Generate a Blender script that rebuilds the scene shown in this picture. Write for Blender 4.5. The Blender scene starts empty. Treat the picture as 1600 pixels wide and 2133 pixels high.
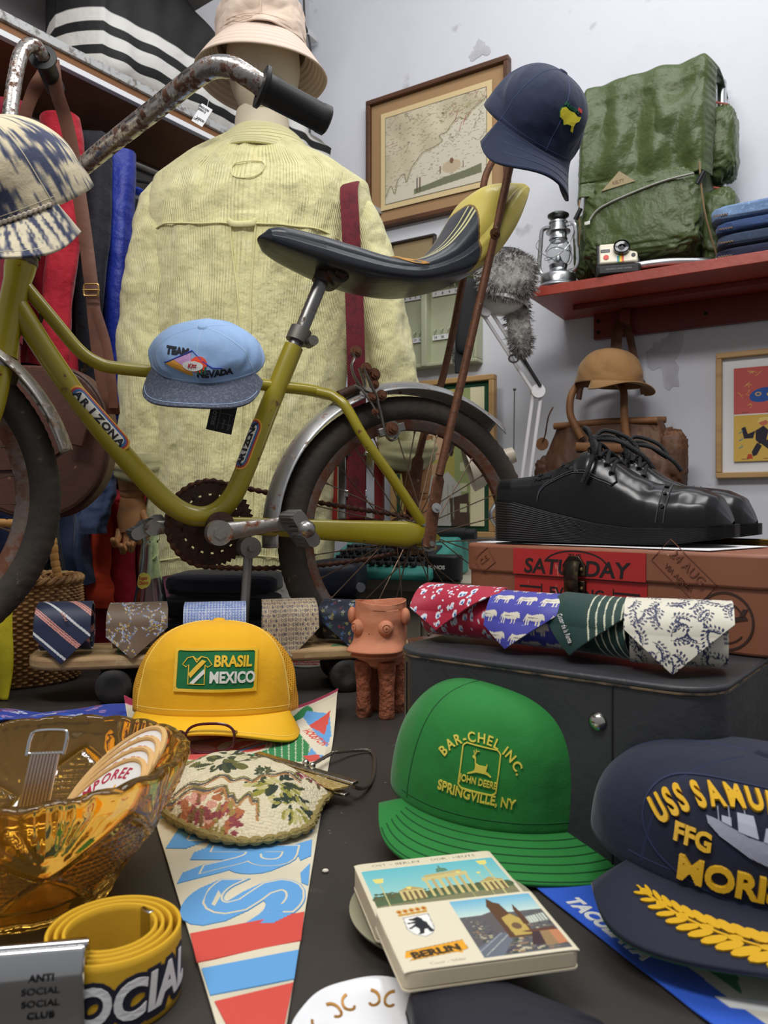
import bpy, bmesh, math, random
import numpy as np
from mathutils import Vector, Matrix, Euler
random.seed(7)
PI = math.pi
S = bpy.context.scene
COL = S.collection
# ------------------------------------------------------------------ camera, light, exposure
F, U0, V0 = 1600.0, 800.0, 1066.5
T, H = 0.55, 0.285
C = T + H
cam = bpy.data.cameras.new('camera')
cam.sensor_fit = 'VERTICAL'; cam.sensor_height = 36; cam.lens = 36 * F / 2133
cam.clip_start = 0.02; cam.clip_end = 50
cam.dof.use_dof = True; cam.dof.focus_distance = 1.0; cam.dof.aperture_fstop = 13
cam_o = bpy.data.objects.new('camera', cam); COL.objects.link(cam_o)
cam_o.location = (0, 0, C); cam_o.rotation_euler = (PI / 2, 0, 0)
S.camera = cam_o
S.view_settings.view_transform = 'Standard'; S.view_settings.look = 'None'
S.view_settings.exposure = 0.0; S.view_settings.gamma = 1.0; S.view_settings.use_curve_mapping = False
W = bpy.data.worlds.new('world'); S.world = W; W.use_nodes = True
_n = W.node_tree.nodes; _l = W.node_tree.links
_tc = _n.new('ShaderNodeTexCoord'); _sx = _n.new('ShaderNodeSeparateXYZ'); _rp = _n.new('ShaderNodeValToRGB')
_l.new(_tc.outputs['Generated'], _sx.inputs[0])
_mr = _n.new('ShaderNodeMapRange'); _mr.inputs[1].default_value = -1; _mr.inputs[2].default_value = 1
_l.new(_sx.outputs[2], _mr.inputs[0]); _l.new(_mr.outputs[0], _rp.inputs[0])
_rp.color_ramp.elements[0].color = (.10, .095, .09, 1); _rp.color_ramp.elements[1].color = (.62, .64, .68, 1)
_l.new(_rp.outputs[0], _n['Background'].inputs[0]); _n['Background'].inputs[1].default_value = 0.72
def area(name, loc, target, sx, sy, power, colr=(1, 1, 1)):
 d = bpy.data.lights.new(name, 'AREA'); d.shape = 'RECTANGLE'; d.size = sx; d.size_y = sy
 d.energy = power; d.color = colr
 o = bpy.data.objects.new(name, d); COL.objects.link(o); o.location = loc
 o.rotation_euler = (Vector(target) - Vector(loc)).to_track_quat('-Z', 'Y').to_euler()
 return o
area('ceiling_light', (-.55, -.15, 2.75), (-.1, 1.2, .6), 1.3, .35, 34, (1, .985, .96))
area('ceiling_light', (.75, .75, 2.95), (.5, 1.3, .6), 1.4, .35, 19, (1, .99, .97))
area('ceiling_light', (.3, 1.5, 3.0), (.6, 2.4, 1.0), 1.2, .35, 10, (.97, .985, 1))
# ------------------------------------------------------------------ points
def V3(*a): return Vector(a)
def at(u, v, Y): return Vector(((u - U0) / F * Y, Y, C - (v - V0) / F * Y))
def tb(u, v, z=0.0):
 Y = F * (H - z) / (v - V0)
 return Vector(((u - U0) / F * Y, Y, T + z))
def lin(c):
 out = []
 for x in c[:3]:
  x = x / 255.0
  out.append(x / 12.92 if x <= .04045 else ((x + .055) / 1.055) ** 2.4)
 return tuple(out)
def linA(a):
 a = np.clip(a, 0, 255) / 255.0
 return np.where(a <= .04045, a / 12.92, ((a + .055) / 1.055) ** 2.4)
# ------------------------------------------------------------------ materials
def mat(name, col=None, rough=.6, metal=0.0, var=(), bump=(), attr=False, uv=False, rust=None, sheen=0, coat=0,
  trans=0, ior=1.45, alpha=1.0, spec=.5, emit=0, aniso=0):
 """var: (scale, lo, hi, colour) noise patches; bump: (kind, scale, strength, dist); rust: (scale, lo, hi, colour)"""
 m = bpy.data.materials.new(name); m.use_nodes = True
 N = m.node_tree.nodes; L = m.node_tree.links; b = N['Principled BSDF']
 b.inputs['Roughness'].default_value = rough; b.inputs['Metallic'].default_value = metal
 b.inputs['IOR'].default_value = ior; b.inputs['Specular IOR Level'].default_value = spec
 if trans: b.inputs['Transmission Weight'].default_value = trans
 if sheen: b.inputs['Sheen Weight'].default_value = sheen; b.inputs['Sheen Roughness'].default_value = .4
 if coat: b.inputs['Coat Weight'].default_value = coat; b.inputs['Coat Roughness'].default_value = .15
 if alpha < 1: b.inputs['Alpha'].default_value = alpha
 tc = N.new('ShaderNodeTexCoord'); co = tc.outputs['Object']
 if attr:
  a = N.new('ShaderNodeAttribute'); a.attribute_name = 'Col'; cur = a.outputs['Color']
 else:
  r = N.new('ShaderNodeRGB'); r.outputs[0].default_value = (*lin(col), 1); cur = r.outputs[0]
 def ramp(scale, lo, hi, sc=None):
  t = N.new('ShaderNodeTexNoise'); t.inputs['Scale'].default_value = scale; t.inputs['Detail'].default_value = 6
  t.inputs['Roughness'].default_value = .6
  if sc:
   mp = N.new('ShaderNodeMapping'); mp.inputs['Scale'].default_value = sc
   L.new(co, mp.inputs[0]); L.new(mp.outputs[0], t.inputs['Vector'])
  else: L.new(co, t.inputs['Vector'])
  q = N.new('ShaderNodeMapRange'); q.inputs[1].default_value = lo; q.inputs[2].default_value = hi
  L.new(t.outputs[0], q.inputs[0]); return q.outputs[0]
 def mix(f, c1, c2):
  x = N.new('ShaderNodeMix'); x.data_type = 'RGBA'
  L.new(f, x.inputs[0]); L.new(c1, x.inputs[6])
  x.inputs[7].default_value = (*lin(c2), 1); return x.outputs[2]
 for v in var:
  cur = mix(ramp(v[0], v[1], v[2], v[4] if len(v) > 4 else None), cur, v[3])
 if rust:
  f = ramp(rust[0], rust[1], rust[2]); cur = mix(f, cur, rust[3])
  q = N.new('ShaderNodeMapRange'); q.inputs[3].default_value = metal; q.inputs[4].default_value = .0
  L.new(f, q.inputs[0]); L.new(q.outputs[0], b.inputs['Metallic'])
  q = N.new('ShaderNodeMapRange'); q.inputs[3].default_value = rough; q.inputs[4].default_value = .85
  L.new(f, q.inputs[0]); L.new(q.outputs[0], b.inputs['Roughness'])
 L.new(cur, b.inputs['Base Color'])
 if emit:
  L.new(cur, b.inputs['Emission Color']); b.inputs['Emission Strength'].default_value = emit
 last = None
 for kind, sc, st, di in bump:
  if kind in ('noise', 'fine'):
   t = N.new('ShaderNodeTexNoise'); t.inputs['Scale'].default_value = sc; t.inputs['Detail'].default_value = 5
   L.new(co, t.inputs['Vector']); h = t.outputs[0]
  elif kind in ('waveu', 'wavev', 'wavex', 'wavez', 'diag'):
   t = N.new('ShaderNodeTexWave'); t.bands_direction = {'waveu': 'X', 'wavev': 'Y', 'wavex': 'X', 'wavez': 'Z', 'diag': 'DIAGONAL'}[kind]
   t.inputs['Scale'].default_value = sc; t.inputs['Distortion'].default_value = .6 if kind != 'waveu' else .15
   t.inputs['Detail'].default_value = 1
   L.new((tc.outputs['UV'] if kind in ('waveu', 'wavev') else tc.outputs['Object']), t.inputs['Vector']); h = t.outputs[1]
  elif kind == 'voro':
   t = N.new('ShaderNodeTexVoronoi'); t.inputs['Scale'].default_value = sc
   L.new(co, t.inputs['Vector']); h = t.outputs[0]
  bp = N.new('ShaderNodeBump'); bp.inputs['Strength'].default_value = st; bp.inputs['Distance'].default_value = di
  L.new(h, bp.inputs['Height'])
  if last: L.new(last, bp.inputs['Normal'])
  last = bp.outputs[0]
 if last: L.new(last, b.inputs['Normal'])
 return m
_MC = {}
def M(name, *a, **k):
 if name not in _MC: _MC[name] = mat(name, *a, **k)
 return _MC[name]
# ------------------------------------------------------------------ objects
WORLD_ROOTS = {}
def tag(o, label=None, cat=None, group=None, kind=None):
 if label: o['label'] = label
 if cat: o['category'] = cat
 if group: o['group'] = group
 if kind: o['kind'] = kind
 return o
def thing(name, label, cat, loc, rot=None, group=None):
 """An Empty at the thing's base. With rot=None its parts are modelled where they stand; else in its own frame."""
 o = bpy.data.objects.new(name, None); COL.objects.link(o); o.location = loc
 o.empty_display_size = .02
 if rot is None: WORLD_ROOTS[o.name] = Vector(loc)
 else: o.rotation_euler = rot
 return tag(o, label, cat, group)
def link(name, me, m=None, parent=None):
 o = bpy.data.objects.new(name, me); COL.objects.link(o)
 if m is not None and me is not None and len(me.materials) == 0: me.materials.append(m)
 if parent is not None:
  o.parent = parent
  if parent.name in WORLD_ROOTS: o.matrix_parent_inverse = Matrix.Translation(-WORLD_ROOTS[parent.name])
 return o
def mesh_np(name, co, faces, uv=None, col=None, smooth=True, ang=None):
 me = bpy.data.meshes.new(name)
 me.from_pydata([tuple(map(float, c)) for c in co], [], [tuple(map(int, f)) for f in faces])
 if uv is not None:
  l = me.uv_layers.new(name='UVMap'); idx = np.empty(len(me.loops), dtype=np.int32)
  me.loops.foreach_get('vertex_index', idx)
  l.data.foreach_set('uv', np.asarray(uv, dtype=np.float32)[idx].ravel())
 if col is not None:
  a = me.color_attributes.new('Col', 'FLOAT_COLOR', 'POINT')
  c4 = np.ones((len(co), 4), dtype=np.float32); c4[:, :3] = linA(np.asarray(col, dtype=np.float64))
  a.data.foreach_set('color', c4.ravel())
 if smooth:
  me.shade_smooth()
  if ang: me.set_sharp_from_angle(angle=math.radians(ang))
 return me
def quads(nu, nv, cu=False, cv=False):
 out = []
 for j in range(nv if cv else nv - 1):
  for i in range(nu if cu else nu - 1):
   i2 = (i + 1) % nu; j2 = (j + 1) % nv
   out.append((j * nu + i, j * nu + i2, j2 * nu + i2, j2 * nu + i))
 return out
def grid(name, fn, nu, nv, m, parent=None, cu=False, cv=False, col=None, thick=0, off=0, uvs=(1, 1), ang=None, sub=0):
 """fn(u, v) on arrays in 0..1 -> x, y, z arrays; col(u, v) -> n x 3 in 0..255"""
 us = np.linspace(0, 1, nu, endpoint=not cu); vs = np.linspace(0, 1, nv, endpoint=not cv)
 UU, VV = np.meshgrid(us, vs); UU = UU.ravel(); VV = VV.ravel()
 x, y, z = fn(UU, VV)
 co = np.stack([x + 0 * UU, y + 0 * UU, z + 0 * UU], 1)
 c = None if col is None else col(UU, VV)
 me = mesh_np(name, co, quads(nu, nv, cu, cv), np.stack([UU * uvs[0], VV * uvs[1]], 1), c, True, ang)
 o = link(name, me, m, parent)
 if thick: solid(o, thick, off)
 if sub: subd(o, sub)
 return o
def solid(o, t, off=0):
 md = o.modifiers.new('solid', 'SOLIDIFY'); md.thickness = t; md.offset = off; return o
def subd(o, n=1):
 md = o.modifiers.new('sub', 'SUBSURF'); md.levels = n; md.render_levels = n; return o
def bev(o, w, seg=2, ang=40):
 md = o.modifiers.new('bevel', 'BEVEL'); md.width = w; md.segments = seg; md.limit_method = 'ANGLE'; md.angle_limit = math.radians(ang)
 return o
def wob(x, y, seed=0, f=1.0, n=7):
 """smooth pseudo-noise in about -1..1 on arrays"""
 r = np.random.RandomState(seed); out = 0 * (x + y)
 for i in range(n):
  a = r.uniform(0, 2 * PI); k = f * r.uniform(.5, 1.7); p = r.uniform(0, 2 * PI)
  out = out + np.sin((x * math.cos(a) + y * math.sin(a)) * k * 2 * PI + p)
 return out / (n ** .5 * 1.3)
def cr(pts, n=8, closed=False):
 """Catmull-Rom through points"""
 P = [Vector(p) for p in pts]; out = []
 N = len(P)
 for i in range(N if closed else N - 1):
  p1 = P[i]; p2 = P[(i + 1) % N]
  p0 = P[i - 1] if (closed or i > 0) else p1 * 2 - p2
  p3 = P[(i + 2) % N] if (closed or i + 2 < N) else p2 * 2 - p1
  for k in range(n):
   t = k / n
   out.append(.5 * ((2 * p1) + (p2 - p0) * t + (2 * p0 - 5 * p1 + 4 * p2 - p3) * t * t + (3 * p1 - p0 - 3 * p2 + p3) * t ** 3))
 if not closed: out.append(P[-1].copy())
 return out
class MB:
 """collects shapes into ONE mesh"""
 def __init__(s): s.v = []; s.f = []
 def add(s, vs, fs):
  b = len(s.v); s.v += [tuple(v) for v in vs]; s.f += [tuple(b + i for i in f) for f in fs]; return s
 def box(s, c, d, R=None):
  R = R or Matrix.Identity(3); c = Vector(c); vs = []
  for x in (-.5, .5):
   for y in (-.5, .5):
    for z in (-.5, .5): vs.append(c + R @ Vector((x * d[0], y * d[1], z * d[2])))
  return s.add(vs, [(0, 1, 3, 2), (4, 6, 7, 5), (0, 4, 5, 1), (2, 3, 7, 6), (0, 2, 6, 4), (1, 5, 7, 3)])
 def tube(s, pts, r, n=10, closed=False, flat=1.0, up=None):
  """r a number or a list; flat squashes the second axis of the section"""
  P = [Vector(p) for p in pts]; N = len(P)
  rs = r if isinstance(r, (list, tuple)) else [r] * N
  nrm = None; rings = []
  for i in range(N):
   if closed: t = P[(i + 1) % N] - P[i - 1]
   else: t = P[min(i + 1, N - 1)] - P[max(i - 1, 0)]
   if t.length < 1e-9: t = Vector((0, 0, 1))
   t.normalize()
   if up is not None:
    a = Vector(up); nrm = (a - t * a.dot(t)).normalized()
   elif nrm is None:
    a = Vector((0, 0, 1)) if abs(t.z) < .9 else Vector((1, 0, 0)); nrm = (a - t * a.dot(t)).normalized()
   else: nrm = (nrm - t * nrm.dot(t)).normalized()
   b = t.cross(nrm)
   rings.append([P[i] + (nrm * math.cos(2 * PI * k / n) + b * math.sin(2 * PI * k / n) * flat) * rs[i] for k in range(n)])
  vs = [p for q in rings for p in q]; fs = []
  for i in range(N if closed else N - 1):
   j = (i + 1) % N
   for k in range(n):
    k2 = (k + 1) % n; fs.append((i * n + k, i * n + k2, j * n + k2, j * n + k))
  if not closed:
   fs.append(tuple(range(n))[::-1]); fs.append(tuple((N - 1) * n + k for k in range(n)))
  return s.add(vs, fs)
 def cyl(s, p0, p1, r0, r1=None, n=20): return s.tube([p0, p1], [r0, r0 if r1 is None else r1], n)
 def lathe(s, prof, c=(0, 0, 0), n=32, R=None, cap=True):
  """prof: (radius, z) list about the z axis"""
  R = R or Matrix.Identity(3); c = Vector(c); vs = []; fs = []; m = len(prof)
  for r, z in prof:
   for k in range(n): vs.append(c + R @ Vector((r * math.cos(2 * PI * k / n), r * math.sin(2 * PI * k / n), z)))
  for i in range(m - 1):
   for k in range(n):
    k2 = (k + 1) % n; fs.append((i * n + k, i * n + k2, (i + 1) * n + k2, (i + 1) * n + k))
  if cap: fs.append(tuple(range(n))[::-1]); fs.append(tuple((m - 1) * n + k for k in range(n)))
  return s.add(vs, fs)
 def ball(s, c, r, n=14, sc=(1, 1, 1), R=None):
  R = R or Matrix.Identity(3); c = Vector(c)
  vs = []; fs = []
  for i in range(n + 1):
   a = -PI / 2 + PI * i / n
   for k in range(2 * n):
    b = PI * k / n
    vs.append(c + R @ Vector((r * sc[0] * math.cos(a) * math.cos(b), r * sc[1] * math.cos(a) * math.sin(b), r * sc[2] * math.sin(a))))
  for i in range(n):
   for k in range(2 * n):
    k2 = (k + 1) % (2 * n); fs.append((i * 2 * n + k, i * 2 * n + k2, (i + 1) * 2 * n + k2, (i + 1) * 2 * n + k))
  return s.add(vs, fs)
 def prism(s, poly, fn0, fn1):
  """poly: 2-D points; fn0 / fn1 place them on the two faces"""
  n = len(poly); vs = [fn0(*p) for p in poly] + [fn1(*p) for p in poly]
  fs = [tuple(range(n))[::-1], tuple(range(n, 2 * n))] + [(i, (i + 1) % n, n + (i + 1) % n, n + i) for i in range(n)]
  return s.add(vs, fs)
 def build(s, name, m, parent=None, ang=35, bevel=0, seg=2, sub=0):
  me = mesh_np(name, s.v, s.f, smooth=ang > 0, ang=ang if ang < 180 else None)
  o = link(name, me, m, parent)
  if bevel: bev(o, bevel, seg)
  if sub: subd(o, sub)
  return o
def rz(a): return Matrix.Rotation(a, 3, 'Z')
def rect_round(w, d, r, n=6):
 """rounded rectangle outline, centred"""
 out = []
 for sx, sy, a0 in ((1, 1, 0), (-1, 1, PI / 2), (-1, -1, PI), (1, -1, 3 * PI / 2)):
  for k in range(n + 1):
   a = a0 + PI / 2 * k / n
   out.append((sx * (w / 2 - r) + r * math.cos(a), sy * (d / 2 - r) + r * math.sin(a)))
 return out
def slab(name, poly, z0, z1, mtx, m, parent=None, bevel=.002, seg=3):
 b = MB(); b.prism(poly, lambda x, y: mtx @ Vector((x, y, z0)), lambda x, y: mtx @ Vector((x, y, z1)))
 return b.build(name, m, parent, ang=30, bevel=bevel, seg=seg)
def ground(root, z):
 """drop a thing so that its lowest point touches height z"""
 bpy.context.view_layer.update()
 lo = min((c.matrix_world @ v.co).z for c in root.children_recursive if c.type == 'MESH' for v in c.data.vertices)
 root.location.z += z - lo
 bpy.context.view_layer.update()
# ------------------------------------------------------------------ lettering and painted patterns
_TX = {}
def text2d(s, bold=0.0, shear=0.0):
 k = (s, bold, shear)
 if k in _TX: return _TX[k]
 cu = bpy.data.curves.new('t', 'FONT'); cu.body = s; cu.size = 1; cu.offset = bold; cu.shear = shear; cu.resolution_u = 4
 o = bpy.data.objects.new('t', cu); me = o.to_mesh()
 v = np.array([x.co[:2] for x in me.vertices]).reshape(-1, 2)
 f = [tuple(p.vertices) for p in me.polygons]
 o.to_mesh_clear(); bpy.data.objects.remove(o); bpy.data.curves.remove(cu)
 v[:, 0] -= v[:, 0].min(); v[:, 0] -= v[:, 0].max() / 2
 v[:, 1] /= .69
 v[:, 0] /= .69
 _TX[k] = (v, f); return _TX[k]
def text_at(s, x, y, size, rot=0.0, bold=0.02, sx=1.0, align='C', shear=0):
 v, f = text2d(s, bold, shear); w = v.copy(); w[:, 0] *= sx
 if align == 'L': w[:, 0] -= w[:, 0].min()
 if align == 'R': w[:, 0] -= w[:, 0].max()
 w = w * size; c, q = math.cos(rot), math.sin(rot)
 return np.stack([x + w[:, 0] * c - w[:, 1] * q, y + w[:, 0] * q + w[:, 1] * c], 1), f
def arc_text(s, cx, cy, R, size, a0, bold=.02, sx=1.0, down=False):
 """letters on a circle of radius R about (cx, cy), centred on angle a0 (pi/2 is up)"""
 adv = []
 for ch in s:
  if ch == ' ': adv.append(.45); continue
  v, f = text2d(ch, bold); adv.append((v[:, 0].max() - v[:, 0].min()) + .2)
 tot = sum(adv) * size * sx; pos = -tot / 2; V = []; Fc = []
 for ch, a in zip(s, adv):
  w = a * size * sx; mid = pos + w / 2; pos += w
  if ch == ' ': continue
  an = a0 - mid / R if not down else a0 + mid / R
  r = R
  v, f = text_at(ch, cx + r * math.cos(an), cy + r * math.sin(an), size, an - PI / 2 if not down else an + PI / 2, bold, sx)
  b = len(V); V += list(map(tuple, v)); Fc += [tuple(b + i for i in q) for q in f]
 return np.array(V), Fc
def stroke(pts, w, closed=False):
 P = [np.array(p, float) for p in pts]; n = len(P); V = []; Fc = []
 for i in range(n):
  a = P[(i + 1) % n] if (closed or i < n - 1) else P[i]; b = P[i - 1] if (closed or i > 0) else P[i]
  t = a - b; t = t / (np.linalg.norm(t) + 1e-12); q = np.array([-t[1], t[0]]) * w / 2
  V += [tuple(P[i] + q), tuple(P[i] - q)]
 for i in range(n if closed else n - 1):
  j = (i + 1) % n; Fc.append((2 * i, 2 * i + 1, 2 * j + 1, 2 * j))
 return np.array(V), Fc
def poly2(pts): return np.array(pts, float), [tuple(range(len(pts)))]
def join2(*items):
 V = []; Fc = []
 for v, f in items:
  b = len(V); V += list(map(tuple, v)); Fc += [tuple(b + i for i in q) for q in f]
 return np.array(V), Fc
def fine(it, lim=.009, it_n=3):
 """cut long triangles so that a shape can follow a curved surface"""
 bm = bmesh.new(); vs = [bm.verts.new((x, y, 0)) for x, y in it[0]]
 for q in it[1]:
  try: bm.faces.new([vs[i] for i in q])
  except ValueError: pass
 bmesh.ops.triangulate(bm, faces=bm.faces)
 for _ in range(it_n):
  es = [e for e in bm.edges if e.calc_length() > lim]
  if not es: break
  bmesh.ops.subdivide_edges(bm, edges=es, cuts=1); bmesh.ops.triangulate(bm, faces=bm.faces)
 bm.verts.index_update(); r = np.array([v.co[:2] for v in bm.verts]), [tuple(v.index for v in f.verts) for f in bm.faces]; bm.free(); return r
def decal(name, item, fn, m, parent, h=.0008):
 """raised flat shape laid on a surface; fn(x, y) -> (point, normal)"""
 if parent.name.split('.')[0] in CURVED: item = fine(item)
 v, f = item; top = []; bot = []
 for x, y in v:
  p, n = fn(x, y); top.append(p + n * h); bot.append(p - n * .0006)
 edges = {}
 for q in f:
  for i in range(len(q)):
   e = (q[i], q[(i + 1) % len(q)]); k = (min(e), max(e)); edges[k] = None if k in edges else e
 n = len(v); fs = [tuple(q) for q in f]
 for e in edges.values():
  if e: fs.append((e[1], e[0], n + e[0], n + e[1]))
 return link(name, mesh_np(name, top + bot, fs, smooth=False), m, parent)
CURVED = ('farm_cap', 'ship_cap', 'denim_cap', 'tie_dye_cap', 'golf_cap', 'belt', 'frame', 'patch', 'glass_bottle', 'suitcase')
class Pic:
 """a small painted sheet in its own units; colours 0..255"""
 def __init__(s, x0, y0, x1, y1, nx, ny, bg):
  s.b = (x0, y0, x1, y1); s.nx = nx; s.ny = ny
  s.xs = np.linspace(x0, x1, nx); s.ys = np.linspace(y0, y1, ny)
  s.X, s.Y = np.meshgrid(s.xs, s.ys); s.a = np.empty((ny, nx, 3)); s.a[:] = bg
 def _win(s, x0, y0, x1, y1):
  i0, i1 = np.searchsorted(s.xs, (x0, x1)); j0, j1 = np.searchsorted(s.ys, (y0, y1))
  return slice(max(j0 - 1, 0), j1 + 1), slice(max(i0 - 1, 0), i1 + 1)
 def poly(s, pts, col):
  p = np.array(pts, float); w = s._win(*p.min(0), *p.max(0)); X = s.X[w]; Y = s.Y[w]
  if X.size == 0: return s
  ins = np.zeros(X.shape, bool); n = len(p)
  for i in range(n):
   (x1, y1), (x2, y2) = p[i], p[(i + 1) % n]
   if y1 == y2: continue
   ins ^= ((Y >= y1) != (Y >= y2)) & (X < (x2 - x1) * (Y - y1) / (y2 - y1) + x1)
  s.a[w][ins] = col; return s
 def ell(s, cx, cy, rx, ry, col, rot=0, inner=0):
  R = max(rx, ry); w = s._win(cx - R, cy - R, cx + R, cy + R); X = s.X[w] - cx; Y = s.Y[w] - cy
  c, q = math.cos(rot), math.sin(rot); d = ((X * c + Y * q) / rx) ** 2 + ((-X * q + Y * c) / ry) ** 2
  s.a[w][(d <= 1) & (d >= inner * inner)] = col; return s
 def line(s, pts, wd, col, closed=False):
  v, f = stroke(pts, wd, closed)
  for q in f: s.poly([v[i] for i in q], col)
  return s
 def item(s, it, col):
  v, f = it
  for q in f: s.poly([v[i] for i in q], col)
  return s
 def text(s, t, x, y, size, col, **k): return s.item(text_at(t, x, y, size, **k), col)
 def speck(s, amt, seed=0, f=40):
  r = np.random.RandomState(seed); s.a += (r.rand(s.ny, s.nx, 1) - .5) * amt; return s
 def at(s, x, y):
  x0, y0, x1, y1 = s.b
  fx = np.clip((x - x0) / (x1 - x0), 0, 1) * (s.nx - 1); fy = np.clip((y - y0) / (y1 - y0), 0, 1) * (s.ny - 1)
  i = np.rint(fx).astype(int); j = np.rint(fy).astype(int)
  return s.a[j, i]
def card(name, pic, fn, m, parent=None, thick=0, off=0, mask=None):
 """the painted sheet as a fine mesh; fn(X, Y) -> x, y, z arrays"""
 X = pic.X.ravel(); Y = pic.Y.ravel(); x, y, z = fn(X, Y)
 co = np.stack([x + 0 * X, y + 0 * X, z + 0 * X], 1); f = quads(pic.nx, pic.ny)
 if mask is not None:
  k = mask(X, Y); f = [q for q in f if k[q[0]] and k[q[1]] and k[q[2]] and k[q[3]]]
  used = sorted({i for q in f for i in q}); mp = {o: i for i, o in enumerate(used)}
  f = [tuple(mp[i] for i in q) for q in f]; co = co[used]; c = pic.a.reshape(-1, 3)[used]
 else: c = pic.a.reshape(-1, 3)
 me = mesh_np(name, co, f, None, c, True)
 o = link(name, me, m, parent)
 if thick: solid(o, thick, off)
 return o
# ================================================================== the setting
K = Vector((-.288, 2.941, 0)); dB = Vector((.852, -.524, 0)); nB = Vector((-.524, -.852, 0))
dL = Vector((.6, .8, 0)); nL = Vector((.8, -.6, 0)); ZV = Vector((0, 0, 1)); EYE = Vector((0, 0, C))
def hit(u, v, P0, n):
 d = Vector(((u - U0) / F, 1, -(v - V0) / F)); return EYE + d * ((P0 - EYE).dot(n) / d.dot(n))
def bw(u, v, off=0.0): return hit(u, v, K + nB * off, nB)
def lw(u, v, off=0.0): return hit(u, v, K + nL * off, nL)
def bsz(p): return ((p - K).dot(dB), p.z)
def onb(s, z, off=0.0): return K + dB * s + nB * off + ZV * z
def structure(name, b, m, **k):
 o = b.build(name, m, None, **k); o['kind'] = 'structure'; return o
def frame3(d, n):
 m = Matrix((d, n, ZV)).transposed(); return m
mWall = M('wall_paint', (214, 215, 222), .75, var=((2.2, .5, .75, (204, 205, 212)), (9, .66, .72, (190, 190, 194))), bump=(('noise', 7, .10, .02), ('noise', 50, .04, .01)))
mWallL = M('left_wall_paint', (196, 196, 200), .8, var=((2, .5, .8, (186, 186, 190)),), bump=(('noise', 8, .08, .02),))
b = MB(); b.box(onb(1.5, 1.7, -.05), (3.4, .1, 3.4), frame3(dB, nB)); structure('wall_back', b, mWall, ang=30)
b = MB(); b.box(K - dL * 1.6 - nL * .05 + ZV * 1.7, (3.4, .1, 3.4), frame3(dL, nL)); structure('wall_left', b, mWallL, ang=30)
b = MB(); b.box((.2, 1.2, -.03), (5.5, 5, .06)); structure('floor', b, M('floor_concrete', (96, 92, 88), .7, var=((3, .45, .6, (84, 80, 76)),)), ang=30)
# dropped soffit that runs along the left wall, above the shelf
zs = C + 1.43
b = MB(); b.box(K - dL * 2.2 + nL * .20 + ZV * (zs + .25), (2.9, .40, .5), frame3(dL, nL))
structure('trim_1', b, M('soffit_paint', (150, 148, 148), .8), ang=30)
# grey damp patches of the plaster (a shape of their own)
def blotch(name, u, v, w, h, m, seed, off=.0015):
 P = bw(u, v, off); r = random.Random(seed); pts = []
 for k in range(26):
  a = 2 * PI * k / 26; q = 1 + .35 * math.sin(3 * a + seed) + .2 * r.uniform(-1, 1)
  pts.append((w * q * math.cos(a), h * q * math.sin(a)))
 bb = MB(); bb.prism(pts, lambda x, y: P + dB * x + ZV * y, lambda x, y: P + dB * x + ZV * y - nB * .001)
 o = bb.build(name, m, None); o['kind'] = 'structure'; return o
mPatch = M('plaster_patch', (182, 182, 187), .8, var=((14, .45, .6, (196, 196, 202)),))
blotch('trim_2', 1000, 104, .035, .028, mPatch, 3)
blotch('trim_3', 1388, 745, .045, .075, mPatch, 5)
# cable and small box in the corner
mCab = M('cable_grey', (60, 58, 58), .6)
b = MB(); pts = [K + nB * .03 + dB * .05 + ZV * z for z in (.3, 1.0, 1.8, 2.35)]
b.tube(cr([lw(646, 500, .05), lw(645, 300, .05), lw(647, 110, .06), lw(634, 52, .06), lw(636, 90, .06), lw(633, 0, .05)], 6), .004, 6)
o = b.build('wall_cable', mCab); tag(o, 'thin grey cable running up the corner beside the cream bucket hat', 'cable')
b = MB(); b.box(bw(641, 78, .05), (.05, .06, .022), frame3(dB, nB)); o = b.build('corner_bracket', M('bracket_white', (205, 205, 205), .5), bevel=.002)
tag(o, 'small white bracket fixed in the wall corner behind the hat', 'bracket')
# ------------------------------------------------------------------ left shelf and clothes rail
SF = Vector((-.694, 1.85, 0))                                       # on the shelf's front edge
Rl = frame3(dL, nL)
def sh(t, off, z): return SF + dL * t - nL * off + ZV * z
zt = C + 1.082
shelf = thing('wall_shelf', 'long brown wooden shelf on the left wall above the clothes rail', 'shelf', sh(-.2, .165, C + 1.03))
b = MB(); b.box(sh(-.2, .165, C + 1.055), (2.7, .33, .045), Rl)
b.build('board', M('shelf_wood', (132, 88, 50), .55, var=((3, .4, .65, (104, 66, 36), (1, 1, 8)), (26, .55, .7, (120, 80, 46)))), shelf, ang=30, bevel=.002)
b = MB(); b.box(sh(-.2, -.002, zt - .006), (2.7, .012, .02), Rl)
b.build('edge_strip', M('worn_edge', (178, 178, 178), .5, .3, var=((60, .5, .62, (120, 116, 110)),)), shelf, ang=30, bevel=.001)
b = MB(); b.box(sh(-.2, -.004, C + 1.034), (2.7, .016, .014), Rl)
b.build('front_rail', M('white_strip', (225, 226, 230), .4), shelf, ang=30, bevel=.001)
mChrome = M('rail_chrome', (170, 168, 165), .28, 1.0, rust=(30, .6, .72, (90, 84, 78)))
RP = Vector((-.769, 2.05, 0)); zr = C + .972
b = MB(); b.cyl(RP - dL * 1.3 + ZV * zr, RP + dL * .95 + ZV * zr, .0165, n=20)
rail = b.build('clothes_rail', mChrome); tag(rail, 'steel clothes rail under the left wall shelf', 'rail')
for t in (-1.1, .85):
 b = MB(); b.box(RP + dL * t + ZV * (C + 1.0), (.02, .05, .085), Rl); b.build('rail_bracket', mChrome, rail, bevel=.002)
zr2 = C + .17
b = MB(); b.cyl(RP - dL * 1.3 + ZV * zr2, RP + dL * .95 + ZV * zr2, .014, n=16)
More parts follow.
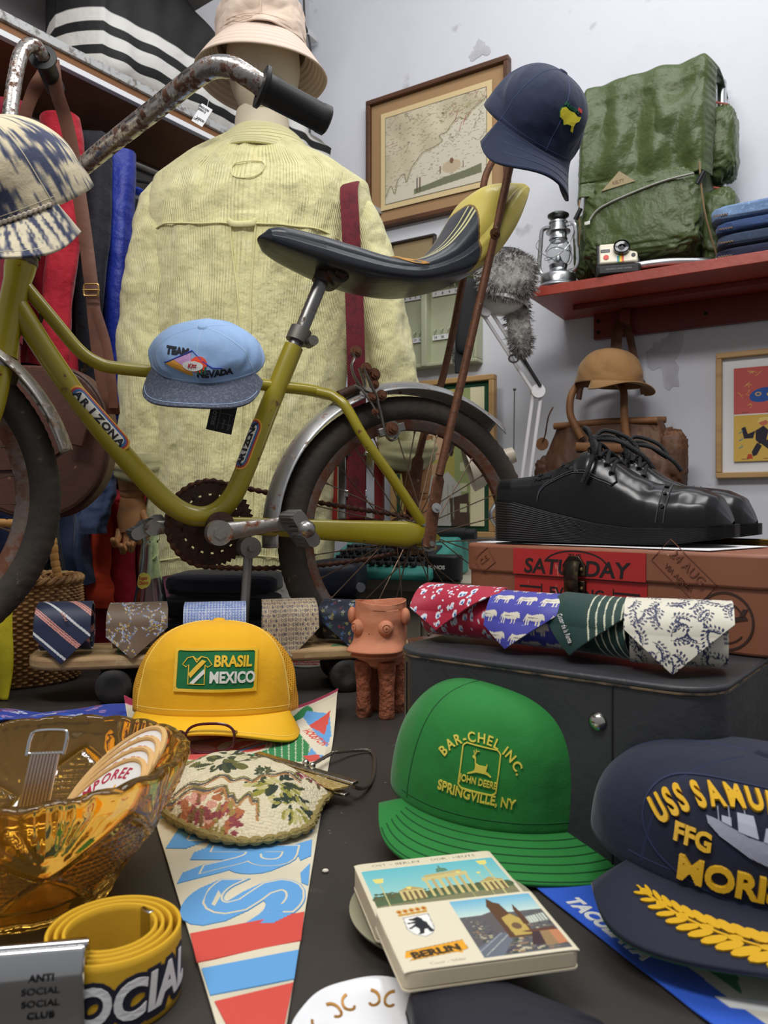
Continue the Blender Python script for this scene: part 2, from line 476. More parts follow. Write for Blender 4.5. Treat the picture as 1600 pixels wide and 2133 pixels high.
rail2 = b.build('clothes_rail', mChrome); tag(rail2, 'lower clothes rail holding the tee shirts behind the bicycle', 'rail')
for t in (-1.1, .85):
 b = MB(); b.cyl(RP + dL * t + ZV * zr2, RP + dL * t - nL * .155 + ZV * zr2, .01, n=10); b.build('rail_bracket', mChrome, rail2)
# ------------------------------------------------------------------ black tote with white stripes on the shelf
def tote_fn(U, Vv):
 # U round the section, Vv along the shelf
 L = .95; t = -.02 + Vv * L
 hgt = np.interp(Vv, [0, .03, .12, .3, .5, .75, 1], [.44, .46, .46, .34, .21, .16, .11])
 end = np.clip(np.minimum(Vv, 1 - Vv) / .06, 0, 1) ** .5
 a = 2 * PI * U; c = np.cos(a); s = np.sin(a)
 dep = .135 * end * (.6 + .4 * end)
 off = .150 - dep * np.sign(c) * np.abs(c) ** .4 * (1 - .30 * np.clip(s, 0, 1))
 h = np.minimum(.47 * (.5 + .5 * np.sign(s) * np.abs(s) ** .5), hgt + .02 * np.clip(.2 - dep, 0, 1))
 off = off + .008 * wob(U * 4, Vv * 7, 5, 1.1)
 return SF.x + dL.x * t - nL.x * off, SF.y + dL.y * t - nL.y * off, zt + .002 + np.maximum(h, 0)
def tote_col(U, Vv):
 x, y, z = tote_fn(U, Vv); h = z - zt; c = np.zeros((len(U), 3)); c[:] = (20, 20, 22)
 c[(Vv > .985) | (Vv < .0)] = (16, 16, 18)
 h = h + .018 * np.sin(np.clip(Vv * 3, 0, PI)) * 0
 for lo, hi in ((.018, .052), (.074, .106), (.130, .160)): c[(h > lo) & (h < hi)] = (212, 211, 207)
 return c
mAttr = M('printed_cloth', rough=.75, attr=True)
tote = grid('duffel_bag', tote_fn, 640, 120, M('tote_cloth', rough=.7, attr=True, bump=(('noise', 14, .35, .02),)), cu=True, col=tote_col)
tag(tote, 'black cloth bag with three white stripes lying on the left wall shelf', 'bag')
b = MB(); b.tube(cr([sh(.42, .06, zt + .19), sh(.45, .02, zt + .25), sh(.52, .0, zt + .235), sh(.60, .02, zt + .17)], 8), .02, 8, flat=.25)
b.build('strap', M('black_webbing', (24, 24, 26), .8), tote)
b = MB(); b.ball(sh(-.44, .12, zt + .05), .09, 14, (1, .8, .55))
o = b.build('knit_hat', M('crimson_knit', (128, 16, 34), .9, bump=(('noise', 80, .4, .01),))); tag(o, 'dark red folded knit hat at the near end of the left wall shelf', 'hat')
# ------------------------------------------------------------------ garments on the rails
def garment(name, label, cat, t, zrail, length, col, seed, halfd=.21, th=.035, sleeve=None, bands=(), group=None, cuff=None, sheen=0, colm=None):
 P = RP + dL * t; base = thing(name, label, cat, P + ZV * (zrail - length - .06), None, group)
 rs = np.random.RandomState(seed); k1 = rs.uniform(2.5, 4.5); ph = rs.uniform(0, 6)
 def fn(U, Vv):
  a = 2 * PI * U; c = np.cos(a); s = np.sin(a)
  q = Vv
  hd = halfd * np.where(q > .82, np.maximum(.10, 1 - ((q - .82) / .18) ** 1.4 * .9), 1 - .12 * q)
  w = th * (1.15 - .4 * q) * np.where(q > .82, 1 - ((q - .82) / .18) * .6, 1)
  fold = .016 * np.sin(c * k1 * 2.2 + ph + q * .9) + .012 * wob(c * 1.2, q * 1.0, seed, 1.0) + .006 * wob(c * 3, q * 3.5, seed + 9, 1.2)
  lo = hd * np.sign(c) * np.abs(c) ** .8
  al = w * np.sign(s) * np.abs(s) ** .8 + fold * (1.1 - .7 * q)
  z = zrail - .045 - length * (1 - q) + .012 * np.sin(c * 3 + seed) * (1 - q) - .05 * np.abs(c) * (q > .82) * (q - .82) / .18
  return P.x + dL.x * al + nL.x * lo, P.y + dL.y * al + nL.y * lo, z
 def cf(U, Vv):
  c = np.empty((len(U), 3)); c[:] = col
  for lo, hi, cc in bands: c[(Vv > lo) & (Vv < hi)] = cc
  return c
 m = M('cloth_' + name + str(seed), rough=.85 if not sheen else .5, attr=True, sheen=.2, bump=(('noise', 9, .45, .05), ('noise', 35, .3, .012)))
 grid('body', fn, 96, 110, m, base, cu=True, col=cf)
 if sleeve:
  L, z0, so = sleeve
  def sf(U, Vv):
   a = 2 * PI * U; r = .05 * (1.05 - .35 * Vv) + .006 * wob(U * 3.2, Vv * .8, seed + 4, 1.1) + .002 * wob(U * 3, Vv * 4, seed + 5, 1.1)
   cx = halfd * .92 + .035 + .02 * np.sin(Vv * 2.5); al = so + .012 * np.sin(Vv * 5 + seed)
   lo = cx + r * np.cos(a) * .9; aa = al + r * np.sin(a) * .75
   z = zrail - z0 - L * Vv
   return P.x + dL.x * aa + nL.x * lo, P.y + dL.y * aa + nL.y * lo, z
  grid('sleeve', sf, 40, 60, m, base, cu=True, col=lambda U, Vv: np.tile(np.array(cuff if False else col, float), (len(U), 1)))
  if cuff:
   cz = zrail - z0 - L; P2 = P + nL * (halfd * .92 + .035 + .012) + dL * so
   bb = MB(); bb.lathe([(.030, .05), (.034, .045), (.036, 0), (.030, -.004)], P2 + ZV * (cz - .005), 20)
   bb.build('cuff', M('cuff_cloth' + str(seed), cuff, .8), base)
 bb = MB(); top = P + ZV * (zrail - .05)
 hook = cr([top, P + ZV * (zrail - .02) + nL * .004, P + ZV * (zrail + .008) + nL * .0195, P + ZV * (zrail + .0215), P + ZV * (zrail + .006) - nL * .019], 5)
 bb.tube(hook, .0022, 6); bb.tube([top + nL * .17 - ZV * .06, top, top - nL * .17 - ZV * .06], .004, 6)
 bb.build('hanger', M('hanger_steel', (120, 120, 122), .35, .9), base)
 return base
G1, G2 = 'jackets on the upper clothes rail', 'tee shirts on the lower clothes rail'
garment('hanging_shirt', 'white garment with a black stripe at the left end of the upper rail', 'shirt', -.58, zr, .50, (214, 213, 208), 11, .22, bands=((.30, .42, (28, 28, 30)),), group=G1)
garment('jacket', 'wine red jacket hanging second from left on the upper rail', 'jacket', -.355, zr, .62, (132, 22, 44), 12, .22, .045, sleeve=(.50, .12, .0), group=G1)
garment('jacket', 'bright crimson jacket with a long loose sleeve on the upper rail', 'jacket', -.25, zr, .60, (172, 24, 44), 13, .23, .05, sleeve=(.56, .10, .0), cuff=(168, 22, 42), group=G1)
garment('jacket', 'black jacket hanging between the crimson and blue jackets', 'jacket', -.165, zr, .82, (32, 34, 42), 14, .21, .045, sleeve=(.6, .10, .0), group=G1)
garment('windbreaker', 'plain royal blue shiny windbreaker beside the leather bag strap', 'jacket', -.100, zr, .70, (28, 48, 150), 15, .22, .05, sleeve=(.62, .12, .0), sheen=1, group=G1)
garment('windbreaker', 'blue jacket with black and white chest bands half behind the shirt', 'jacket', -.005, zr, .72, (30, 64, 190), 16, .22, .05, bands=((.60, .80, (26, 27, 32)), (.80, .815, (220, 220, 222)), (.92, 1.1, (34, 40, 74))), sheen=1, group=G1)
garment('jacket', 'dark navy jacket hanging behind the mannequin shoulder', 'jacket', .10, zr, .70, (32, 38, 66), 17, .21, .05, group=G1)
garment('jacket', 'charcoal jacket furthest along the upper rail', 'jacket', .24, zr, .70, (44, 45, 50), 18, .2, .05, group=G1)
tees = [(-.52, .36, (40, 46, 60), 'slate navy tee shirt seen through the front wheel'),
  (-.40, .33, (34, 44, 78), 'navy tee shirt beside the front tyre'), (-.31, .36, (28, 36, 66), 'dark navy tee shirt below the leather bag'),
  (-.225, .44, (44, 46, 52), 'charcoal tee shirt hanging lowest beside the navy ones'), (-.15, .30, (66, 80, 112), 'faded blue grey tee shirt under the bag edge'),
  (-.085, .35, (214, 66, 34), 'orange tee shirt behind the wooden hand'), (-.02, .52, (176, 30, 48), 'red tee shirt hanging long behind the glass bottle'),
  (.045, .54, (150, 34, 58), 'deep raspberry tee shirt next to the red one'), (.10, .40, (206, 128, 152), 'pink tee shirt behind the bottle neck'),
  (.16, .44, (196, 160, 190), 'lilac patterned tee shirt right of the pink one'), (.30, .42, (226, 224, 220), 'white tee shirt hanging below the yellow shirt hem'),
  (.38, .38, (116, 92, 170), 'purple tee shirt below the yellow shirt hem'), (.46, .44, (218, 214, 208), 'off white tee shirt right of the purple one'), (.56, .44, (200, 196, 190), 'pale grey tee shirt at the far end of the lower rail')]
for i, (t, L, c, lab) in enumerate(tees):
 garment('tee_shirt', lab, 'shirt', t, zr2, L, c, 40 + i, .20, .032, group=G2, sleeve=(.16, .06, 0.0) if i % 2 == 0 else None)
# ------------------------------------------------------------------ framed map on the back wall
def wall_frame(name, label, cat, u0, v0, u1, v1, fw, depth, mf, off=.0):
 """a frame on the back wall from two opposite corners of the photo's outline; returns root, s0, s1, z0, z1"""
 a = bsz(bw(u0, v0, depth + off)); c = bsz(bw(u1, v1, depth + off)); s0, s1 = sorted((a[0], c[0])); z0, z1 = sorted((a[1], c[1]))
 root = thing(name, label, cat, onb((s0 + s1) / 2, z0, depth / 2 + off)); R = frame3(dB, nB); fr = MB()
 for s, z, ds, dz in (((s0 + s1) / 2, z1 - fw / 2, s1 - s0, fw), ((s0 + s1) / 2, z0 + fw / 2, s1 - s0, fw), (s0 + fw / 2, (z0 + z1) / 2, fw, z1 - z0 - 2 * fw), (s1 - fw / 2, (z0 + z1) / 2, fw, z1 - z0 - 2 * fw)):
  fr.box(onb(s, z, depth / 2 + off), (ds, depth, dz), R)
 fr.build('frame', mf, root, ang=30, bevel=.0025)
 bk = MB(); bk.box(onb((s0 + s1) / 2, (z0 + z1) / 2, depth * .25 + off), (s1 - s0 - fw, depth * .4, z1 - z0 - fw), R)
 return root, s0, s1, z0, z1, bk
mPaper = M('printed_paper', rough=.8, attr=True)
mFrame = M('frame_walnut', (92, 58, 36), .45, var=((8, .4, .7, (72, 44, 26), (1, 1, 6)),))
root, s0, s1, z0, z1, bk = wall_frame('framed_map', 'brown framed antique map hanging on the white back wall', 'picture', 761, 211, 1058, 412, .017, .03, mFrame)
bk.build('mount', M('map_mount', (164, 130, 92), .8), root, ang=30)
w_, h_ = s1 - s0, z1 - z0
def inner(nm, i, off, m):
 bb = MB(); bb.box(onb((s0 + s1) / 2, (z0 + z1) / 2, off), (w_ - 2 * i, .001, h_ - 2 * i), frame3(dB, nB)); return bb.build(nm, m, root)
inner('inner_mount', .060, .0195, M('map_fillet', (214, 190, 142), .8))
i = .078; pw, ph = w_ - 2 * i, h_ - 2 * i
pc = Pic(0, 0, pw, ph, 240, 200, (196, 186, 158))
rr = np.random.RandomState(5)
pc.a += 10 * wob(pc.X / pw, pc.Y / ph, 3, 3)[..., None]
coast = [(pw * x, ph * y) for x, y in ((0, .08), (.06, .2), (.1, .1), (.13, .24), (.2, .3), (.22, .2), (.27, .34), (.33, .42), (.38, .48), (.44, .5), (.52, .52), (.58, .56), (.55, .62), (.62, .64), (.68, .72), (.74, .76), (.8, .72), (.86, .8), (.93, .84), (1, .9))]
pc.poly(coast + [(pw, 0), (0, 0)], (206, 199, 178))
pc.line([tuple(p) for p in np.array(cr([(x, y, 0) for x, y in coast], 8))[:, :2]], .0026, (92, 86, 60))
pc.line([(x + .003, y - .004) for x, y in coast], .002, (150, 140, 80))
for kx in range(16):
 x, y = rr.uniform(0, pw), rr.uniform(.4 * ph, ph); P_ = [(x, y)]
 for q in range(14):
  x += rr.uniform(-.014, .02); y += rr.uniform(-.012, .014); P_.append((x, y))
 pc.line(P_, .0016, [(120, 110, 84), (150, 92, 96), (138, 130, 70)][kx % 3])
for kx in range(420):
 x, y = rr.uniform(0, pw), rr.uniform(.15 * ph, ph); L_ = rr.uniform(.004, .012)
 pc.line([(x, y), (x + L_, y + rr.uniform(-.002, .002))], .0014, (112, 104, 84))
for kx in range(60):
 x, y = rr.uniform(0, pw), rr.uniform(.5 * ph, ph); pc.line([(x - .004, y), (x, y + .004), (x + .004, y)], .0012, (104, 96, 76))
for x, y, c in ((.74, .6, (150, 64, 80)), (.78, .66, (160, 70, 84)), (.7, .72, (150, 80, 90))): pc.line([(pw * x, ph * y), (pw * x + .01, ph * y + .03), (pw * x + .03, ph * y + .035)], .0025, c)
pc.poly([(pw * a, ph * c) for a, c in ((.3, .04), (.95, .1), (.95, .2), (.8, .17), (.6, .15), (.45, .12), (.3, .1))], (112, 116, 86))
pc.ell(pw * .67, ph * .25, .035, .022, (190, 170, 140)); pc.ell(pw * .67, ph * .31, .007, .010, (120, 84, 66))
for x in (.56, .78): pc.line([(pw * x, ph * .2), (pw * x, ph * .28)], .004, (130, 96, 74))
for x in (.33, .36): pc.line([(pw * x, ph * .06), (pw * x, ph * .22)], .004, (96, 70, 60))
pc.line([(.001, .001), (pw - .001, .001), (pw - .001, ph - .001), (.001, ph - .001)], .003, (70, 64, 52), True)
card('map_sheet', pc, lambda X, Y: (lambda s, z: (K.x + dB.x * s + nB.x * .0205, K.y + dB.y * s + nB.y * .0205, z))(s0 + i + X, z0 + i + Y), mPaper, root)
# small dark frame half behind the bicycle seat
root, s0, s1, z0, z1, bk = wall_frame('framed_print', 'small dark framed print on the wall, mostly behind the bicycle seat', 'picture', 812, 505, 905, 592, .008, .02, M('frame_black', (52, 44, 38), .5))
bk.build('print', M('old_print', (150, 130, 96), .8), root)
# ------------------------------------------------------------------ green key cabinet, open
mKey = M('key_green', (178, 182, 152), .5, var=((6, .55, .8, (166, 170, 140)),))
def pl(P0, dx, dy, n):
 def f(x, y): return P0 + dx * x + dy * y, n
 return f
kr, s0, s1, z0, z1, bk = wall_frame('key_cabinet', 'pale green metal key cabinet standing open on the back wall', 'cabinet', 800, 600, 993, 752, .012, .05, mKey)
bk.build('back_panel', mKey, kr)
sm = bsz(bw(884, 690, .05))[0]
b = MB(); b.box(onb(sm, (z0 + z1) / 2, .03), (.022, .055, z1 - z0), frame3(dB, nB)); b.build('centre_post', mKey, kr, bevel=.004)
b = MB(); b.box(onb((s0 + s1) / 2, z1 + .016, .05), (s1 - s0, .10, .03), frame3(dB, nB)); b.build('top_ledge', M('ledge_cream', (214, 206, 172), .6, var=((40, .66, .7, (110, 100, 80)),)), kr, bevel=.003)
for row, zz in enumerate((z1 - .045, z0 + .10)):
 for sa, sb in ((s0 + .02, sm - .015), (sm + .02, s1 - .02)):
  b = MB(); b.box(onb((sa + sb) / 2, zz, .028), (sb - sa, .002, .017), frame3(dB, nB)); numbers = []; ls = b.build('label_strip', M('label_white', (232, 232, 232), .7), kr)
  n = 6
  for k in range(n):
   s = sa + (sb - sa) * (k + .5) / n
   hk = MB(); hk.tube(cr([onb(s, zz + .03, .026), onb(s, zz + .022, .04), onb(s, zz + .013, .036)], 4), .0022, 6)
   hk.build('hook', mKey, kr); numbers.append(text_at(str(k + 1 + row * 12 + (6 if sa > sm - .02 else 0)), s, zz - .004, .008))
  decal('numbers', join2(*numbers), pl(K + nB * .0292, dB, ZV, nB), M('ink_dark', (60, 60, 66), .7), ls, .0004)
b = MB(); b.lathe([(.0, 0), (.012, .002), (.014, .004), (.012, .008), (0, .009)], onb(s0 + .035, z1 - .11, .04), 16, frame3(dB, nB) @ Matrix.Rotation(-PI / 2, 3, 'X'))
o = b.build('key_fob', M('fob_wood', (150, 110, 64), .5)); tag(o, 'round wooden key fob hanging in the open key cabinet', 'key fob')
# ------------------------------------------------------------------ red wall shelf
fl = bw(1103, 600, .30); sL = bsz(fl)[0]; zshelf = fl.z
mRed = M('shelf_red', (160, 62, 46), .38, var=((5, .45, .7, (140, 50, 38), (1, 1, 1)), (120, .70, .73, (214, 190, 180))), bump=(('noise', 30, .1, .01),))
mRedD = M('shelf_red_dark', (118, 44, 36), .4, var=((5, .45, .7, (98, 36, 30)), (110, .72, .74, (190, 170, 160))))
rs_ = thing('red_shelf', 'red painted wooden shelf on the right of the back wall', 'shelf', onb(sL + .6, zshelf - .02, .15))
b = MB(); b.box(onb(sL + .65, zshelf - .014, .15), (1.3, .30, .028), frame3(dB, nB)); b.build('board', mRed, rs_, ang=30, bevel=.002)
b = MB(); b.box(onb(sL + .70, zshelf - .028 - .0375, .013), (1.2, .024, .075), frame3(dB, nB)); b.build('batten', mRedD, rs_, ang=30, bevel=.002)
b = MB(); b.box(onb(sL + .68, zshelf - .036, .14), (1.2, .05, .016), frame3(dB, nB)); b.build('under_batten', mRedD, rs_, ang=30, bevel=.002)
for s, z in ((.115, -.05), (.115, -.085), (.42, -.068), (.63, -.07)):
 b = MB(); b.lathe([(0, 0), (.006, 0), (.006, .002), (0, .003)], onb(sL + s, zshelf + z, .025), 12, frame3(dB, nB) @ Matrix.Rotation(-PI / 2, 3, 'X'))
 b.build('screw_head', M('screw_dark', (40, 32, 30), .5, .6), rs_)
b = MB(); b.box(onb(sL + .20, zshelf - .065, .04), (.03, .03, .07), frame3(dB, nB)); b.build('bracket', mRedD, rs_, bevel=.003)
# ================================================================== mannequin with shirt, bucket hat and bag
MX, MY = -.274, 1.72
def mz(v, Y=MY): return C + (V0 - v) * Y / F
mSkin = M('mannequin_linen', (206, 194, 172), .75, bump=(('fine', 240, .15, .004),))
mWoodH = M('hand_wood', (172, 122, 76), .5, var=((10, .45, .7, (150, 102, 60), (1, 1, 4)),))
man = thing('mannequin', 'cream headed tailor mannequin seen from behind, wearing the yellow corduroy shirt', 'mannequin', (MX, MY, .0))
def head_fn(U, Vv):
 a = 2 * PI * U; zz = -1 + 2 * Vv; r = np.sqrt(np.maximum(1 - zz ** 2, 0)) ** .9
 w = np.interp(Vv, [0, .2, .5, .8, 1], [.62, .80, .98, 1.02, 1])
 x = .083 * r * w * np.cos(a); y = .102 * r * (w * .6 + .4) * np.sin(a) + .012 * np.sin(a) * (Vv < .3)
 return MX + .004 + x, MY + y, mz(150) + .13 * zz
grid('head', head_fn, 48, 40, mSkin, man, cu=True)
b = MB(); b.lathe([(.060, 0), (.0615, .03), (.060, .06), (.057, .078), (.052, .082), (0, .084)], (MX + .001, MY, mz(312)), 40)
b.build('neck', mSkin, man)
sm_ = MB(); sm_.tube([(MX + .004, MY - .104 + .02 * abs(q) ** 2, mz(150) + .11 * q) for q in np.linspace(-.85, .7, 12)], .0012, 6)
sm_.build('head_seam', mSkin, man)
b = MB(); b.lathe([(.07, 0), (.085, .2), (.08, .45), (.085, .58), (.05, .66), (.05, .74)], (MX, MY + .01, mz(1080)), 32)
b.build('torso', mSkin, man)
b = MB(); b.cyl((MX + .002, MY, 0.02), (MX + .002, MY, mz(1080)), .0135, n=20); b.build('stand_pole', M('pole_chrome', (190, 190, 188), .15, 1.0), man)
b = MB(); b.lathe([(0, 0), (.15, 0), (.15, .008), (.03, .02), (.018, .04), (0, .04)], (MX, MY, 0.001), 40); b.build('stand_base', M('base_black', (30, 30, 30), .5), man)
def hand(cx, cy, cz, sgn, name):
 """wooden jointed hand hanging down, fingers curled"""
 b = MB(); b.tube([(cx, cy, cz + .16), (cx, cy, cz + .08), (cx, cy, cz + .035)], [.036, .034, .027], 20)
 b.ball((cx, cy, cz + .030), .027, 12, (1, .8, .7))
 a = b.build(name, mWoodH, man)
 p = MB(); p.tube([(cx, cy, cz + .02), (cx, cy - .002, cz - .02), (cx + sgn * .002, cy - .006, cz - .055)], [.026, .033, .029], 16, flat=.62, up=(1, 0, 0))
 hp = p.build('palm', mWoodH, man)
 for k in range(4):
  fx = cx - .025 + k * .0165; L = (.85, 1, .96, .78)[k]
  pts = [(fx, cy - .006, cz - .05), (fx, cy - .016, cz - .078 * L), (fx + .001, cy - .036, cz - .094 * L), (fx + .001, cy - .052, cz - .082 * L)]
  g = MB()
  for q in range(3): g.tube([pts[q], pts[q + 1]], [.0085 - .001 * q, .0078 - .001 * q], 10); g.ball(pts[q + 1], .0082 - .001 * q, 8)
  g.build('finger', mWoodH, man)
 g = MB(); pts = [(cx + sgn * .026, cy - .008, cz - .012), (cx + sgn * .040, cy - .024, cz - .034), (cx + sgn * .044, cy - .040, cz - .056)]
 for q in range(2): g.tube([pts[q], pts[q + 1]], [.0095, .008], 10); g.ball(pts[q + 1], .008, 8)
 g.build('thumb', mWoodH, man)
p = at(276, 1056, 1.66); hand(p.x, p.y, p.z, 1, 'forearm')
p = at(868, 1060, 1.70); hand(p.x, p.y, p.z, -1, 'forearm')
# ---- shirt
mCord = M('corduroy', (226, 219, 164), .85, sheen=.3, uv=True, var=((7, .5, .75, (214, 206, 148)), (22, .56, .7, (232, 227, 178))),
   bump=(('waveu', 1.0, .6, .003), ('noise', 7, .30, .06), ('noise', 18, .32, .03), ('noise', 46, .22, .012)))
mCordX = M('corduroy_cross', (224, 217, 162), .85, sheen=.3, uv=True, var=((7, .5, .75, (212, 204, 146)),), bump=(('wavev', 1.0, .8, .004), ('noise', 16, .2, .02)))
shirt = thing('corduroy_shirt', 'pale yellow corduroy shirt worn by the mannequin, seen from the back', 'shirt', (MX, MY, mz(1185)))
Z0s, Z1s = mz(1182), mz(300)
def body_fn(U, Vv):
 a = 2 * PI * U; c = np.cos(a); s = np.sin(a)
 hw = np.interp(Vv, [0, .2, .5, .72, .82, .90, .955, 1], [.215, .212, .215, .238, .256, .238, .165, .072])
 hd = np.interp(Vv, [0, .3, .6, .85, .93, 1], [.125, .118, .125, .125, .105, .066])
 x = hw * np.sign(c) * np.abs(c) ** .78; y = hd * np.sign(s) * np.abs(s) ** .85
 back = np.clip(-s, 0, 1)
 fold = .005 * wob(c * 1.0, Vv * 1.1, 21, 1.2) + .002 * wob(c * 2.2, Vv * 3.0, 22, 1.2)
 fold = fold + .010 * np.sin(c * 9 + 1.5) * np.clip(.55 - Vv, 0, .6) + .005 * np.exp(-((c + .02) / .05) ** 2) * (Vv < .79)
 fold = fold + .004 * np.abs(wob(c * 2.2 + Vv * 1.2, Vv * 2.2 - c, 25, 1.5)) - .003 * np.abs(wob(c * 3 - Vv * 2, Vv * 2.4, 26, 1.7))
 y = y - fold * (.35 + .65 * back); x = x + fold * .5 * c
 x = x - .058 * (1 - Vv) ** 1.3
 z = Z0s + (Z1s - Z0s) * Vv + (1 - Vv) ** 6 * (.014 * np.cos(c * 3.0) - .01) - .02 * (Vv > .8) * (Vv - .8) * 5 * c * .5
 return MX + .004 + x, MY + y, z
grid('body', body_fn, 260, 240, mCord, shirt, cu=True, uvs=(84, 2))
def sleeve(sg, sx, sy, ex, ey, ez, r1, name='sleeve'):
 A = Vector((sx, sy, mz(415 if sg > 0 else 392))); B_ = Vector((ex, ey, ez)); mid = (A + B_) / 2 + Vector((sg * .008, -.004, .02))
 ax = np.array([list(p) for p in cr([A, mid, B_], 20)])
 def fn(U, Vv):
  k = Vv * (len(ax) - 1); i0 = np.clip(k.astype(int), 0, len(ax) - 2); fr = (k - i0)[:, None]; P = ax[i0] * (1 - fr) + ax[i0 + 1] * fr
  a = 2 * PI * U; r = np.interp(Vv, [0, .06, .2, .6, 1], [.03, .056, .066, .064, r1]) + .005 * wob(U * 3, Vv * 3.5, 31 + sg, 1.3) + .003 * np.abs(wob(U * 5, Vv * 7, 35 + sg, 1.3))
  return P[:, 0] + r * np.cos(a) * .92, P[:, 1] + r * np.sin(a), P[:, 2] + .01 * np.cos(a) * sg * (1 - Vv)
 return grid(name, fn, 80, 120, mCord, shirt, cu=True, uvs=(30, 2))
e1 = at(294, 960, 1.66); sleeve(-1, MX - .212, MY, e1.x, e1.y, e1.z, .050)
e2 = at(838, 930, 1.70); sleeve(1, MX + .195, MY, e2.x, e2.y, e2.z, .056)
for e, r, zc in ((e1, .048, -.012), (e2, .056, -.02)):
 def cf(U, Vv, e=e, r=r, zc=zc):
  a = 2 * PI * U; rr = r + .010 * np.sin(Vv * PI) ** .6 + .004 * wob(U * 4, Vv * 2, 5, 1.2)
  return e.x + rr * np.cos(a) + .012 * (1 - Vv) * (r > .05), e.y + rr * np.sin(a), e.z + zc + .032 - .064 * Vv + .006 * np.sin(a * 2 + 1)
 grid('cuff', cf, 48, 16, mCordX, shirt, cu=True, uvs=(4, 16), thick=.004)
def collar_fn(U, Vv):
 a = 2 * PI * U; r0, r1 = .066, .112; q = Vv
 rr = r0 + (r1 - r0) * q ** .8; zz = mz(286) + .004 - .062 * q ** 1.2
 x = rr * np.cos(a) * 1.08; y = rr * np.sin(a) * .92
 return MX + x, MY + y + .004, zz - .018 * q * np.clip(np.cos(a) * .6, -1, 1) ** 2 + .003 * wob(U * 3, Vv, 8, 1)
grid('collar', collar_fn, 90, 26, M('corduroy_collar', (226, 219, 164), .85, sheen=.35, uv=True, bump=(('wavev', 3.0, .9, .004),)), shirt, cu=True, uvs=(4, 1), thick=.005)
def bodypt(u, v, off=.003):
 """point on the shirt's back where the photo shows u, v"""
 Vv = np.clip((mz(v, MY - .115) - Z0s) / (Z1s - Z0s), 0, 1)
 X = (u - U0) / F * (MY - .12) - MX; best = None
 Us = np.linspace(.5, 1.0, 200); x, y, z = body_fn(Us, np.full(200, Vv)); i = int(np.argmin(np.abs(x / y * F + U0 - u)))
 return Vector((float(x[i]), float(y[i]) - off, float(z[i])))
def seam(name, pts, r=.0022, closed=False, m=None):
 P = [bodypt(u, v) for u, v in pts]; bb = MB(); bb.tube(cr(P, 3, closed), r, 6, closed); return bb.build(name, m or mCordX, shirt)
seam('yoke_seam', [(312, 470)] + [(x, 458 + (x - 310) * .06) for x in range(340, 700, 24)] + [(706, 490)])
seam('hem_seam', [(u, 1158) for u in range(330, 680, 20)], .0016)
seam('pocket_stitch', [(488, 338), (545, 338), (543, 362), (520, 376), (486, 368)], .0013, True)
seam('pleat_edge', [(478, 470), (482, 520), (500, 640), (505, 800), (500, 1000), (500, 1140)], .0018)
seam('pleat_edge', [(532, 470), (530, 520), (524, 640), (522, 800), (526, 1000), (524, 1140)], .0018)
P = [bodypt(476, 462, .004), bodypt(490, 472, .010), bodypt(520, 474, .010), bodypt(534, 465, .004)]
bb = MB(); bb.tube(cr(P, 6), .006, 8, flat=.35, up=(0, 0, 1)); bb.build('locker_loop', mCordX, shirt)
# ---- bucket hat
hz = mz(165)
hat = thing('bucket_hat', 'pale pink cotton bucket hat on the mannequin head', 'hat', (MX, MY, hz))
mHat = M('hat_cotton', (214, 192, 174), .85, sheen=.2, var=((9, .5, .75, (202, 178, 160)),), bump=(('noise', 26, .35, .015), ('fine', 400, .12, .002)))
mHatIn = M('hat_brim', (214, 192, 176), .85, uv=True, bump=(('wavev', 2.2, .5, .002), ('noise', 30, .2, .01)))
def crown_fn(U, Vv):
 a = 2 * PI * U; r = np.interp(Vv, [0, .45, .72, .86, .95, 1], [.1015, .098, .092, .080, .05, 0.001])
 z = np.interp(Vv, [0, .45, .72, .86, .95, 1], [.060, .115, .150, .167, .172, .172])
 w = .004 * wob(U * 4, Vv * 2.5, 61, 1.1) + .0022 * np.abs(wob(U * 9, Vv * 5, 62, 1.2))
 return MX + (r + w) * np.cos(a) * .98, MY + (r + w) * np.sin(a) * 1.08, hz + z - .05 * 0 + .012 * np.cos(a) * 0
grid('crown', crown_fn, 120, 60, mHat, hat, cu=True, thick=.003)
def brim_fn(U, Vv):
 a = 2 * PI * U; r = .100 + .046 * Vv + .004 * np.sin(2 * a + .6) * Vv; z = .064 - .066 * Vv ** 1.1
 z = z + .008 * np.sin(2 * a + 1.0) * Vv + .004 * wob(U * 3, Vv, 64, 1.0) * Vv
 return MX + r * np.cos(a) * .98, MY + r * np.sin(a) * 1.03, hz + z
grid('brim', brim_fn, 120, 30, mHatIn, hat, cu=True, uvs=(1, 1), thick=.003)
st = MB()
for zq, rq in ((.068, .1025), (.076, .1022)): st.tube([(MX + rq * math.cos(2 * PI * k / 80) * .985, MY + rq * math.sin(2 * PI * k / 80) * 1.09, hz + zq) for k in range(80)], .0009, 5, True)
for a in (-PI / 2 + .15, PI / 2): st.tube([(MX + (r + .0035) * math.cos(a) * .98, MY + (r + .0035) * math.sin(a) * 1.08, hz + z) for r, z in ((.101, .064), (.098, .115), (.092, .15), (.08, .167))], .0012, 5)
st.build('seam_stitching', mHat, hat)
tp = at(421, 240, 1.60); TR = Matrix.Rotation(.55, 3, 'Y')
b = MB(); b.box(tp, (.026, .0008, .042), TR); pt = b.build('price_tag', M('tag_white', (238, 238, 240), .6), hat)
decal('price_print', join2(*[text_at(s, x, y, .0042, 0, .03) for s, x, y in (('09621030', -.004, .012), ('200412', -.005, .006), ('250220', .002, -.012), ('US 1', -.006, -.016))]),
  lambda x, y: (tp + TR @ Vector((x, -.0006, y)), Vector((0, -1, 0))), M('ink_dark', (60, 60, 66), .7), hat, .0003)
